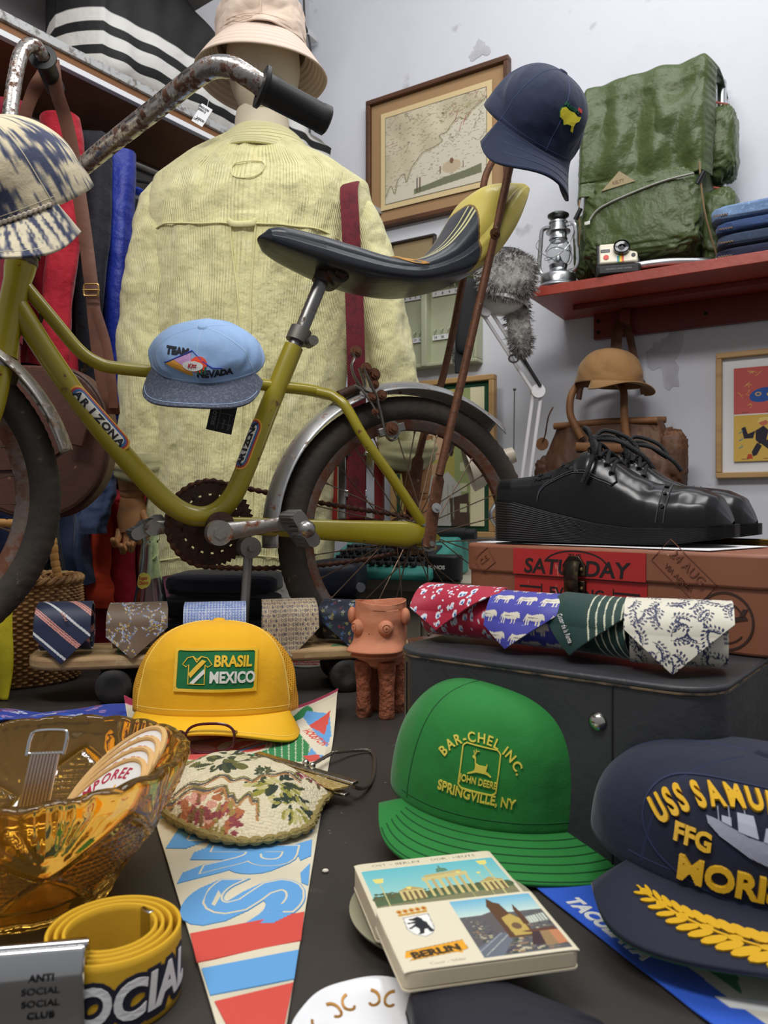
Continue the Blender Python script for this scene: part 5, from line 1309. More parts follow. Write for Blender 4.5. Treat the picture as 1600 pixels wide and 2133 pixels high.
b = MB(); b.lathe([(.0, 0), (.014, 0), (.015, .002), (.013, .0045), (0, .005)], P0 - up_ * .012, 24, Matrix((sd, up_, -nn_)).transposed()); b.build('case', M('watch_blue_steel', (120, 136, 160), .2, 1.0), wt)
b = MB(); pts = [P1 + sd * -.0125 + up_ * -.006, P1 + sd * -.0125 + up_ * .006, P1 + sd * -.009 + up_ * .0105, P1 + sd * .009 + up_ * .0105, P1 + sd * .0125 + up_ * .006, P1 + sd * .0125 - up_ * .006]
b.tube(cr(pts, 6), .0013, 10); b.tube([P1 + sd * -.012 - up_ * .005, P1 + sd * .012 - up_ * .005], .0012, 8); b.build('buckle', M('buckle_chrome', (210, 210, 210), .15, 1.0), wt)
# ================================================================== rolled webbing belt
mBelt = M('belt_yellow', (214, 166, 30), .75, uv=True, bump=(('wavev', 26, .4, .001), ('fine', 300, .15, .001)))
bcx = Vector((-.160, .452, T + .001)); BH = .040
belt = thing('belt', 'rolled yellow webbing belt with white block lettering and a chrome plate buckle', 'belt', bcx)
turns = 3.6; TEND = 2 * PI * turns - .25; A0 = math.radians(212) + TEND
def spir(th):
 k = th / (2 * PI * turns); return .0245 + .0165 * k ** 1.15
def sp_xy(th):
 r = spir(th); a = A0 - th; return bcx.x + r * np.cos(a), bcx.y + r * np.sin(a) * .98
def belt_fn(U, Vv):
 x, y = sp_xy(U * TEND); return x, y, bcx.z + Vv * BH
bo = grid('webbing', belt_fn, 420, 10, mBelt, belt, thick=.0019, uvs=(60, 1))
def outer(s, z):
 th = TEND - s / .0408; x, y = [float(q) for q in sp_xy(np.array(th))]; xx, yy = [float(q) for q in sp_xy(np.array(th - .01))]
 t = Vector((x - xx, y - yy, 0)).normalized(); n = Vector((-t.y, t.x, 0)); return Vector((x, y, bcx.z + z)) + n * .0011, n
mBk, mBwh = M('belt_outline', (26, 26, 44), .8), M('belt_letter', (226, 224, 224), .8, bump=(('fine', 500, .2, .001),))
its = [text_at('SOCIAL', .066, .0085, .0195, 0, b_, .95, shear=.12) for b_ in (.12, .03)]
decal('lettering_outline', join2(text_at('SOCIAL', .068, .0065, .0195, 0, .12, .95, shear=.12), its[0]), outer, mBk, belt, .0004)
decal('lettering', its[1], outer, mBwh, belt, .0008)
b = MB(); p, n = outer(.0, BH / 2)
th0 = .0; xi, yi = [float(q) for q in sp_xy(np.array(0.0))]; xj, yj = [float(q) for q in sp_xy(np.array(.1))]
tdir = Vector((xj - xi, yj - yi, 0)).normalized(); b = MB(); b.box(Vector((xi, yi, bcx.z + BH / 2)), (.010, .0034, BH + .001), Matrix((tdir, ZV.cross(tdir), ZV)).transposed())
mBuck = M('buckle_plate', (214, 214, 214), .09, 1.0)
b.build('end_tip', mBuck, belt, bevel=.0008)
bp = Vector((-.1835, .4095, T + .0285)); BR_ = rz(.16)
def plate(U, Vv):
 x = (U - .5) * .047; z = (Vv - .5) * .048; y = -.0015 - .0035 * (1 - (2 * Vv - 1) ** 2)
 return bp.x + x * BR_[0][0] + y * BR_[0][1], bp.y + x * BR_[1][0] + y * BR_[1][1], bp.z + z
grid('buckle_plate', plate, 24, 24, mBuck, belt, thick=.0022)
for z in (-.024, .024): b = MB(); b.cyl(bp + BR_ @ Vector((-.0245, .0015, z)), bp + BR_ @ Vector((.0245, .0015, z)), .0022, n=12); b.build('buckle_edge', mBuck, belt)
b = MB(); b.box(bp + BR_ @ Vector((.012, .008, .0)), (.022, .012, .043), BR_); b.build('buckle_clasp', M('clasp_steel', (150, 150, 150), .2, 1.0), belt, bevel=.002)
def bf(x, y): return bp + BR_ @ Vector((x, -.0042 - .0022 * (1 - (y / .024) ** 2), y)), BR_ @ Vector((0, -1, 0))
decal('engraving', join2(*[text_at(t_, .002, y_, .0034, 0, .01, 1.15) for t_, y_ in (('ANTI', .0095), ('SOCIAL', .003), ('SOCIAL', -.0035), ('CLUB', -.010))]), bf, M('engraved_black', (22, 22, 24), .5), belt, .0003)
# ================================================================== tapestry purse
pur = thing('tapestry_purse', 'cream floral tapestry purse with a metal clasp and chain, on the long pennant', 'purse', Vector((-.145, .75, T)))
pol = [tb(u, v, .010) for u, v in ((535, 1580), (600, 1599), (665, 1624), (692, 1648), (670, 1672), (656, 1700), (640, 1724), (580, 1744), (510, 1752), (440, 1742), (380, 1717), (344, 1692), (343, 1655), (366, 1612), (420, 1584), (480, 1577))]
pcv = tb(505, 1655, .010); pcv.z = T + .003
pou = np.array([list(p) for p in cr([Vector((p.x - pcv.x, p.y - pcv.y, 0)) for p in pol], 20, True)])
pqa, pqb = tb(535, 1577, .016), tb(741, 1640, .016); pqd = (pqb - pqa).normalized(); pqn = Vector((-pqd.y, pqd.x, 0)); PR_ = Matrix((pqd, pqn, ZV)).transposed()
def pur_fn(U, Vv, top=True):
 k = U * len(pou); i0 = np.floor(k).astype(int) % len(pou); i1 = (i0 + 1) % len(pou); fr_ = (k - np.floor(k))[:, None]; O = pou[i0] * (1 - fr_) + pou[i1] * fr_
 r = Vv; x = O[:, 0] * r; y = O[:, 1] * r; dc = (pqa.x - pcv.x - x) * pqn.x + (pqa.y - pcv.y - y) * pqn.y
 z = .024 * (1 - r ** 3.4) * np.clip(.35 + dc / .05, .35, 1) + .0016 * wob(x * 26, y * 26, 8, 1) * (1 - r ** 4)
 return x, y, z
def place(x, y, z): return pcv.x + x, pcv.y + y, pcv.z + .008 + z
pp_ = Pic(-.095, -.085, .095, .085, 330, 300, (216, 204, 172)); pr = random.Random(4)
pp_.a += 8 * np.sin(pp_.Y * 2800)[..., None]
cols = [(58, 66, 52), (110, 104, 56), (136, 60, 74), (168, 96, 62), (150, 130, 70), (182, 120, 120), (84, 76, 56)]
def flower(cx, cy, R, cs, seed):
 r_ = random.Random(seed)
 for k in range(46):
  a = r_.uniform(0, 2 * PI); d = R * r_.uniform(.15, 1) ** .7; c = cs[k % len(cs)]; L = R * r_.uniform(.16, .32)
  pp_.ell(cx + d * math.cos(a), cy + d * math.sin(a) * .8, L, L * .42, c, a + r_.uniform(-.6, .6))
flower(-.022, .022, .031, [(52, 62, 50), (104, 102, 54), (206, 196, 160), (74, 78, 52)], 1); flower(.040, -.028, .025, [(52, 62, 50), (146, 140, 60), (66, 72, 46), (190, 180, 120)], 2)
flower(-.030, -.046, .024, [(140, 66, 70), (172, 104, 66), (206, 150, 130), (122, 92, 56)], 3); flower(-.074, .002, .013, [(126, 40, 66), (170, 92, 108)], 4); flower(.046, .030, .014, [(126, 40, 66), (176, 98, 110)], 5); flower(.020, .050, .013, [(130, 46, 66), (160, 110, 70)], 6)
flower(.058, -.046, .020, [(52, 62, 50), (146, 140, 60), (190, 180, 120)], 12); flower(.0, -.066, .018, [(140, 66, 70), (172, 104, 66), (150, 130, 70)], 13); flower(.066, .006, .015, [(126, 40, 66), (176, 98, 110), (96, 84, 52)], 14)
flower(.022, -.002, .010, [(58, 70, 50), (90, 90, 60)], 7); flower(-.062, .048, .012, [(110, 104, 60), (70, 76, 52)], 8); flower(-.066, -.036, .012, [(150, 104, 64), (96, 84, 52)], 9)
for pts in ([(-.085, .03), (-.06, .05), (-.03, .064), (.0, .062), (.03, .056), (.055, .04), (.07, .02)], [(-.085, -.012), (-.05, -.022), (-.015, -.016), (.01, -.022), (.03, -.010), (.06, -.004)], [(-.075, -.03), (-.045, -.028), (-.01, -.034), (.005, -.05), (.02, -.045), (.03, -.06)]):
 q = [tuple(p) for p in np.array([list(p) for p in cr([(x, y, 0) for x, y in pts], 8)])[:, :2]]
 q = [(x, y + .0035 * math.sin(i * .9)) for i, (x, y) in enumerate(q)]
 pp_.line(q, .0028, (92, 84, 74)); pp_.line([(x, y - .0032) for x, y in q], .0022, (176, 126, 78)); pp_.line([(x, y + .003) for x, y in q], .0016, (128, 118, 60))
mTap = M('tapestry', rough=.95, attr=True, bump=(('fine', 420, .7, .003), ('voro', 320, .5, .002)))
def pcol(U, Vv): x, y, z = pur_fn(U, Vv); return pp_.at(x * 1.02, y * .74)
grid('front_panel', lambda U, Vv: place(*pur_fn(U, Vv)), 300, 170, mTap, pur, cu=True, col=pcol)
def pur_b(U, Vv): x, y, z = pur_fn(U, Vv); return place(x * .99, y * .99, -z * .4 - .0005)
grid('back_panel', pur_b, 120, 24, mTap, pur, cu=True, col=pcol)
b = MB(); P = []
for k in range(120):
 x, y, z = pur_fn(np.array([k / 120.]), np.array([1.0])); P.append(Vector(place(float(x[0]), float(y[0]), -.001)))
b.tube(P, [.0036 + .0012 * math.sin(k * 2.1) for k in range(120)], 8, True); b.build('fringe_edge', M('fringe_gold', (150, 132, 78), .9, bump=(('fine', 300, .8, .004),)), pur)
mClasp = M('clasp_metal', (196, 192, 180), .28, 1.0, var=((300, .5, .6, (150, 146, 136)),)); mClG = M('clasp_glitter', (186, 156, 92), .45, .5, var=((600, .5, .6, (226, 206, 150)),))
pqm = (pqa + pqb) / 2; pql = (pqb - pqa).length
for zo, ln, dn in ((.004, 1.0, 0), (-.004, .62, -.012)):
 b = MB(); b.box(pqm + pqd * (.0 if zo > 0 else pql * .19) + ZV * zo + pqn * dn, (pql * ln, .009, .0034), PR_); b.build('clasp_bar', mClasp, pur, bevel=.001)
b = MB(); b.prism([(-pql * .40, -.006), (pql * .48, -.006), (pql * .44, -.022), (pql * .12, -.019)], lambda x, y: pqm + pqd * x + pqn * y + ZV * .0005, lambda x, y: pqm + pqd * x + pqn * y + ZV * .003); b.build('clasp_trim', mClG, pur, bevel=.0006)
for q in (.08, .16):
 b = MB(); b.ball(pqm + pqd * (pql * (q - .08)) + pqn * (.006 - q * .03) + ZV * .008, .0036, 10); b.build('clasp_knob', mClasp, pur)
ch = cr([pqm - pqd * pql * .02 + pqn * .006, tb(655, 1590, .014), tb(690, 1570, .012), tb(702, 1567, .012), tb(735, 1564, .006), tb(774, 1566, .003), tb(780, 1600, .0025), tb(772, 1630, .003), tb(755, 1642, .008), pqb - pqd * .003], 10)
b = MB(); b.tube(ch, [.00195 + .0003 * math.sin(i * 2.6) for i in range(len(ch))], 8); b.build('chain', M('chain_pewter', (140, 132, 120), .35, .95), pur)
# ================================================================== dark red spectacles
mSp = M('spectacle_red', (74, 14, 26), .18, coat=.6)
sg_ = thing('spectacles', 'dark red framed spectacles in front of the yellow cap brim', 'glasses', Vector((-.195, .905, T)))
gc_ = tb(432, 1575, .0); GR = rz(.06)
def gp(x, y, z): return gc_ + GR @ Vector((x, y, z))
def lensring(x0, w, h):
 return [gp(x0 + w / 2 * math.copysign(abs(math.cos(t)) ** .7, math.cos(t)), .004 * (1 + math.cos(t)) * .3, .0205 + h / 2 * math.copysign(abs(math.sin(t)) ** .75, math.sin(t))) for t in np.linspace(0, 2 * PI, 40, endpoint=False)]
for x0 in (.003, -.064):
 b = MB(); b.tube(lensring(x0, .056, .034), .0017, 8, True); b.build('rim', mSp, sg_)
 pts = lensring(x0, .054, .032); b = MB(); n = len(pts); b.add(pts + [q + Vector((0, .0014, 0)) for q in pts], [tuple(range(n))[::-1], tuple(range(n, 2 * n))] + [(i, (i + 1) % n, n + (i + 1) % n, n + i) for i in range(n)])
 b.build('lens', M('lens_glass', (250, 250, 250), .02, trans=1.0, ior=1.15), sg_, ang=30)
b = MB(); b.tube(cr([gp(-.036, .001, .026), gp(-.0305, -.003, .030), gp(-.025, .001, .026)], 5), .0018, 8); b.build('bridge', mSp, sg_)
for x, s in ((.0315, 1), (-.0925, -1)):
 b = MB(); b.tube(cr([gp(x, .0, .028), gp(x + .002 * s, .012, .0275), gp(x - .006 * s, .05, .020), gp(x - .010 * s, .095, .008), gp(x - .012 * s, .118, .0025)] if s < 0 else [gp(x, .0, .028), gp(x + .001, .010, .024), gp(x - .010, .022, .016), gp(x - .045, .028, .009), gp(x - .090, .030, .004)], 6), .0021, 8, flat=.6); b.build('temple', mSp, sg_)
# ================================================================== two worn picture booklets on a small dish
mOldP = M('booklet_paper', (224, 212, 186), .8, var=((30, .5, .7, (206, 190, 160)),)); mPg = M('page_block', (214, 200, 170), .85, bump=(('wavez', 300, .4, .002),))
dish = thing('dish', 'small grey green dish lying under the two picture booklets', 'dish', tb(928, 1925))
b = MB(); b.lathe([(0, .0), (.040, .0), (.046, .003), (.066, .0105), (.0665, .012), (.065, .0122), (.045, .006), (0, .005)], tb(928, 1925) + Vector((0, 0, .0004)), 60); b.build('dish_body', M('dish_glaze', (150, 146, 122), .35, var=((20, .5, .7, (136, 130, 106)),)), dish)
def booklet(name, lab, tl, tr, bl, z0, th, pic, tilt=0.0):
 o = tl; ex = (tr - tl); ey = (bl - tl); w, h = ex.length, ey.length; ex = ex.normalized(); ey = ey.normalized(); zn = ey.cross(ex).normalized()
 if zn.z < 0: zn = -zn
 rt = thing(name, lab, 'booklet', o - zn * th)
 def P(x, y, z): return o + ex * x + ey * (h - y) + zn * z
 rr = rect_round(w, h, .004, 4)
 b = MB(); b.prism(rr, lambda x, y: P(w / 2 + x, h / 2 + y, -th), lambda x, y: P(w / 2 + x, h / 2 + y, -.0008)); b.build('pages', mPg, rt, bevel=.001)
 sc_x, sc_y = w / (pic.b[2] - pic.b[0]), h / (pic.b[3] - pic.b[1])
 card('cover', pic, lambda X, Y: tuple(o[i] + ex[i] * X * sc_x + ey[i] * (h - Y * sc_y) + zn[i] * (.0004 + .0012 * np.exp(-((np.minimum(X * sc_x, w - X * sc_x)) / .004)) * 0 - .0009 * np.exp(-np.minimum(X * sc_x, w - X * sc_x) / .0025)) for i in range(3)), M('printed_gloss', rough=.42, attr=True), rt, .0008, -1)
 b = MB(); b.prism(rr, lambda x, y: P(w / 2 + x * 1.008, h / 2 + y * 1.008, -th - .001), lambda x, y: P(w / 2 + x * 1.008, h / 2 + y * 1.008, -th)); b.build('back_cover', mOldP, rt)
 return rt, P, w, h
def sky_(pic, x0, x1, y0, y1, c0, c1):
 w = (pic.X >= x0) & (pic.X <= x1) & (pic.Y >= y0) & (pic.Y <= y1); k = ((pic.Y - y0) / (y1 - y0))[..., None]
 pic.a[w] = (np.array(c0) * (1 - k) + np.array(c1) * k)[w]
pcA = Pic(0, 0, 105, 72, 260, 180, (222, 212, 184)); rA = random.Random(3)
sky_(pcA, 3, 102, 4, 61, (178, 210, 196), (104, 186, 196))
pcA.poly([(3, 12), (102, 18), (102, 26), (90, 29), (75, 27), (60, 28), (40, 25), (20, 27), (3, 24)], (84, 104, 74)); pcA.poly([(3, 4), (102, 4), (102, 19), (3, 13)], (132, 128, 96))
for k in range(200): x = rA.uniform(3, 102); pcA.ell(x, rA.uniform(20, 28), 1.3, .8, (70 + rA.randint(0, 30), 92, 62))
gt = (206, 190, 128); gd = (120, 96, 66)
pcA.poly([(42, 38), (76, 41), (76, 46), (42, 43)], gt); pcA.poly([(45, 43), (73, 46), (73, 49), (45, 46)], (190, 172, 116))
for k in range(7): pcA.poly([(43 + k * 5.0, 17), (45.4 + k * 5.0, 17), (45.4 + k * 5.0, 41), (43 + k * 5.0, 40)], gt if k % 2 == 0 else (188, 168, 116))
pcA.poly([(55, 48), (64, 49), (63, 53), (60, 54), (59, 59), (58, 54), (56, 53)], (92, 132, 110))
for x0 in (22, 80): 
 pcA.poly([(x0, 16), (x0 + 17, 17), (x0 + 17, 29), (x0, 28)], gt); pcA.poly([(x0 - 1, 28), (x0 + 18, 29), (x0 + 8.5, 34)], (186, 160, 100))
 for k in range(4): pcA.poly([(x0 + 2 + 4 * k, 16), (x0 + 4 + 4 * k, 16), (x0 + 4 + 4 * k, 27), (x0 + 2 + 4 * k, 27)], gd)
for x, y, s in ((12, 42, 1), (92, 52, 1), (30, 30, .5), (70, 44, .4), (84, 40, .4)):
 pcA.line([(x, 8), (x, y)], 1.0 * s, (196, 190, 130)); pcA.poly([(x - 4 * s, y + 6 * s), (x + 4 * s, y + 6 * s), (x + 2.6 * s, y), (x - 2.6 * s, y)], (226, 214, 120))
for t_, x in (('OST – BERLIN', 30), ('DDR · HEUTE', 74)): pcA.text(t_, x, 65.5, 3.1, (120, 112, 96), bold=0.0, sx=1.3)
for k in range(26): e = rA.choice((0, 1)); pcA.ell(rA.uniform(0, 105), rA.choice((2.5, 61.5)), rA.uniform(.4, 1.2), .5, (232, 226, 208))
zA, zB = .031, .041
tlA, trA, brA = tb(737, 1803, zA), tb(1020, 1772, zA), tb(1068, 1866, zA); exA = (trA - tlA).normalized(); dwn = Vector((exA.y, -exA.x, 0))
booklet('picture_booklet', 'worn booklet with a gate and street lamps on its cover, under the bear booklet', tlA, trA, tlA + dwn * .074, 0, .0145, pcA)
pcB = Pic(0, 0, 105, 74, 270, 190, (224, 214, 188)); rB = random.Random(8)
x0 = 48; sky_(pcB, x0, 102, 50, 71, (196, 216, 206), (110, 176, 206))
w = (pcB.X >= x0) & (pcB.X <= 102) & (pcB.Y > 3) & (pcB.Y < 50); pcB.a[w] = (92, 90, 92)
for k in range(420):
 x, y = rB.uniform(x0 + 1, 101), rB.uniform(4, 51); c = rB.choice([(190, 180, 150), (120, 112, 96), (70, 66, 80), (150, 120, 90), (60, 70, 60)]); q = (y / 50.)
 pcB.poly([(x, y), (min(x + 3 * (1.2 - q), 102), y), (min(x + 3 * (1.2 - q), 102), y + 1.6 * (1.2 - q)), (x, y + 1.6 * (1.2 - q))], c)
pcB.poly([(48, 3), (60, 3), (76, 26), (72, 30), (48, 14)], (104, 110, 120)); pcB.line([(50, 5), (74, 28)], .6, (180, 180, 170)); pcB.line([(48, 10), (68, 28)], .6, (160, 166, 170))
pcB.poly([(62, 50), (64, 28), (72, 26), (72, 54)], (96, 88, 90)); pcB.poly([(69, 60), (72, 70), (75, 64), (78, 62), (80, 48), (86, 40), (86, 20), (70, 20), (70, 40)], (92, 62, 40)); pcB.poly([(73, 44), (80, 48), (85, 40), (85, 22), (74, 22)], (186, 160, 84))
pcB.ell(79, 33, 3, 4, (112, 84, 60)); pcB.poly([(84, 52), (86, 60), (87, 52), (88, 34), (84, 34)], (88, 58, 42))
pcB.poly([(88, 34), (101, 36), (101, 45), (88, 42)], (200, 206, 190))
for k in range(6): pcB.line([(89 + 2 * k, 34), (89 + 2 * k, 44)], .5, (110, 116, 116))
pcB.poly([(80, 10), (86, 26), (101, 24), (101, 8)], (66, 46, 50)); pcB.poly([(88, 8), (90, 24), (96, 24), (96, 8)], (150, 122, 84)); pcB.poly([(96, 8), (96, 25), (102, 24), (102, 9)], (190, 126, 88)); pcB.poly([(79, 26), (101, 28), (101, 24), (84, 24)], (96, 60, 48))
# shield with a bear and a crown
shd = [(14, 58), (31, 60), (30, 42), (27, 36), (22, 33), (16, 37), (13, 44)]
pcB.poly([(x * 1.0, y) for x, y in shd], (150, 150, 150)); pcB.poly([(22.3 + (x - 22.3) * .93, 46 + (y - 46) * .94) for x, y in shd], (236, 234, 228))
bear = [(20, 56), (23, 57.5), (25, 55), (25.5, 52), (27, 50), (27.5, 44), (29, 38.5), (26, 38), (25.5, 42), (23.5, 42), (22, 37), (18, 36.5), (20, 39), (20.5, 43), (19, 46), (16, 44), (15.5, 45), (18.5, 48), (20, 49.5), (16.5, 50), (16, 51), (20.5, 52.5), (17.5, 54)]
pcB.poly(bear, (34, 36, 42)); pcB.ell(18, 55, 1.2, .8, (34, 36, 42)); pcB.ell(15.6, 44.5, 1, 1, (34, 36, 42)); pcB.ell(16, 50.5, 1, .9, (34, 36, 42))
pcB.poly([(12, 60), (31, 62), (31, 64.5), (12, 62.5)], (196, 146, 56))
for k in range(5): pcB.ell(13.5 + 4.1 * k, 65.5 + .42 * k, 1.9, 2.6, (206, 160, 66)); pcB.ell(13.5 + 4.1 * k, 65.3 + .42 * k, .9, 1.2, (170, 50, 44))
pcB.poly([(6, 20), (42, 25), (42, 15), (38, 13.6), (38, 11), (34, 13), (6, 10), (9, 13), (4, 13)], (232, 164, 40)); pcB.line([(6, 20), (42, 25), (42, 15), (38, 13.6), (6, 10)], .5, (120, 84, 30), True)
pcB.text('BERLIN', 23.5, 13.4, 6.2, (60, 44, 24), rot=.115, bold=.06, sx=1.05); pcB.text('Color - Bilder', 27, 3.6, 2.6, (150, 140, 120), bold=0, rot=.03)
tlB, trB = tb(781, 1893, zB), tb(1106, 1856, zB); exB = (trB - tlB).normalized(); dwnB = Vector((exB.y + .05, -exB.x, -.055)).normalized()
booklet('picture_booklet', 'worn cream booklet with a black bear shield and orange banner, on top of another booklet', tlB, trB, tlB + dwnB * .062, 0, .0105, pcB)
# ================================================================== plate and dark case at the lower edge
pc0 = Vector((-.004, .408, T))
pl_ = thing('saucer', 'white saucer with gold scrolls at the lower edge of the table', 'saucer', pc0)
def scal(r, z): return (r, z)
n = 96; b = MB(); prof = [(0, .002), (.026, .002), (.030, .0035), (.043, .0088), (.0455, .0098), (.045, .0112), (.042, .0105), (.030, .0055), (.0, .0045)]
vs = []; fs = []
for r, z in prof:
 for k in range(n):
  a = 2 * PI * k / n; rr = r * (1 + .012 * math.cos(8 * a) * (r / .0455) ** 4); vs.append((pc0.x + rr * math.cos(a), pc0.y + rr * math.sin(a), T + z))
for j in range(len(prof) - 1):
 for k in range(n): fs.append((j * n + k, j * n + (k + 1) % n, (j + 1) * n + (k + 1) % n, (j + 1) * n + k))
b.add(vs, fs); b.build('saucer_body', M('porcelain', (236, 236, 238), .12, coat=.5), pl_, ang=60)
mGs = M('gilt', (172, 122, 50), .35, .4)
def pf(x, y):
 r = math.hypot(x, y); z = float(np.interp(r, [0, .030, .042], [.0045, .0055, .0105])); return pc0 + Vector((x, y, z + .0004)), ZV
for k in range(8):
 a = 2 * PI * k / 8 + .3
 for sg in (1, -1):
  pts = []
  for t in np.linspace(0, 1, 22): q = t * 4.2; rr = .0065 * (1 - t * .75); pts.append(((.030 + rr * math.cos(q)) * math.cos(a + sg * (.20 + .55 * rr * math.sin(q) / .0065 * .35)), (.030 + rr * math.cos(q)) * math.sin(a + sg * (.20 + .55 * rr * math.sin(q) / .0065 * .35))))
  decal('scroll', stroke(pts, .0014), pf, mGs, pl_, .0003)
fr3 = random.Random(5); it = []
for k in range(9): a = fr3.uniform(0, 6.28); d = fr3.uniform(0, .012); it.append(poly2([(d * math.cos(a) + .003 * math.cos(t), d * math.sin(a) + .0022 * math.sin(t)) for t in np.linspace(0, 6.28, 9)[:-1]]))
decal('flower_print', join2(*it[:5]), pf, M('print_lilac', (140, 130, 190), .4), pl_, .0003); decal('flower_print', join2(*it[5:]), pf, M('print_leaf', (120, 150, 90), .4), pl_, .0004)
cs = thing('spectacle_case', 'rounded black case in the foreground at the lower edge', 'case', Vector((.07, .41, T)))
oc = [tb(u, v, .024) for u, v in ((852, 2085), (848, 2062), (872, 2035), (915, 2022), (975, 2021), (1040, 2036), (1140, 2075), (1260, 2124), (1300, 2160))]
oc += [Vector((.135, .372, 0)), Vector((.10, .352, 0)), Vector((.045, .365, 0)), Vector((.018, .385, 0))]
ol = [(p.x, p.y) for p in cr([Vector((p.x, p.y, 0)) for p in oc], 8, True)]
cx_, cy_ = np.mean([p[0] for p in ol]), np.mean([p[1] for p in ol]); b = MB(); n = len(ol); vs = []; fs = []
lay = [(.90, .0005), (.97, .003), (1.0, .010), (1.0, .016), (.975, .0215), (.93, .024), (.6, .0258), (.2, .0262)]
for k, z in lay: vs += [(cx_ + (x - cx_) * k, cy_ + (y - cy_) * k, T + z) for x, y in ol]
for j in range(len(lay) - 1):
 for i in range(n): fs.append((j * n + i, j * n + (i + 1) % n, (j + 1) * n + (i + 1) % n, (j + 1) * n + i))
fs += [tuple(range(n))[::-1], tuple((len(lay) - 1) * n + i for i in range(n))]
b.add(vs, fs); b.build('case_body', M('case_black', (30, 31, 40), .5, bump=(('fine', 700, .1, .001),)), cs, ang=50)
b = MB(); b.tube([(cx_ + (x - cx_) * 1.001, cy_ + (y - cy_) * 1.001, T + .013) for x, y in ol], .0006, 6, True); b.build('seam', M('seam_black', (18, 18, 20), .6), cs)
# ================================================================== skateboard
mWood = M('board_wood', (176, 146, 104), .6, var=((5, .4, .65, (150, 118, 78), (.6, 9, 9)), (30, .55, .66, (196, 172, 134))), bump=(('noise', 70, .3, .003),))
skX = Vector((math.cos(.225), math.sin(.225), 0)); skY = Vector((-skX.y, skX.x, 0))
sk0 = Vector((-.535, 1.165, T))
DZ0, DZ1 = .053, .073
skb = thing('skateboard', 'old wooden skateboard on the table carrying five rolled neckties', 'skateboard', sk0 + skX * .29)
SkM = lambda x, y, z: sk0 + skX * x + skY * y + ZV * z
ol = [(.0, .0), (.006, -.035), (.03, -.056), (.08, -.064), (.30, -.068), (.50, -.064), (.56, -.050), (.585, -.02), (.588, .0)]
ol = ol + [(x, -y) for x, y in ol[-2:0:-1]]
ol = [(p.x, p.y) for p in cr([Vector((x, y, 0)) for x, y in ol], 5, True)]
b = MB(); b.prism(ol, lambda x, y: SkM(x, y, DZ0), lambda x, y: SkM(x, y, DZ1)); b.build('deck', mWood, skb, ang=40, bevel=.006, seg=3)
mGf = M('faded_green', (72, 122, 84), .75, var=((60, .5, .6, (150, 136, 100)),))
def skf(x, y): return SkM(x, y, DZ1 + .0001), ZV
for q in ([(.13, -.050), (.16, -.050), (.15, .03), (.12, .03)], [(.175, -.04), (.20, -.03), (.19, .03), (.18, .0)], [(.45, -.055), (.54, -.05), (.53, -.02), (.46, -.03)]): decal('deck_graphic', poly2(q), skf, mGf, skb, .0002)
for x0 in (.125, .475):
 b = MB(); b.cyl(SkM(x0, -.055, .027), SkM(x0, .055, .027), .005, n=12); b.box(SkM(x0, 0, .040), (.045, .05, .026), Matrix((skX, skY, ZV)).transposed()); b.build('truck', M('truck_dark', (46, 42, 40), .5, .7), skb, bevel=.003)
 for sy in (-1, 1):
  b = MB(); R = Matrix((skX, -ZV, skY)).transposed()
  b.lathe([(.006, -.016), (.012, -.017), (.020, -.017), (.026, -.013), (.0268, 0), (.026, .013), (.020, .017), (.012, .017), (.006, .016)], SkM(x0, sy * .048, .0268), 32, R); b.build('wheel', M('wheel_black', (34, 32, 31), .55, var=((40, .5, .65, (58, 52, 48)),)), skb)
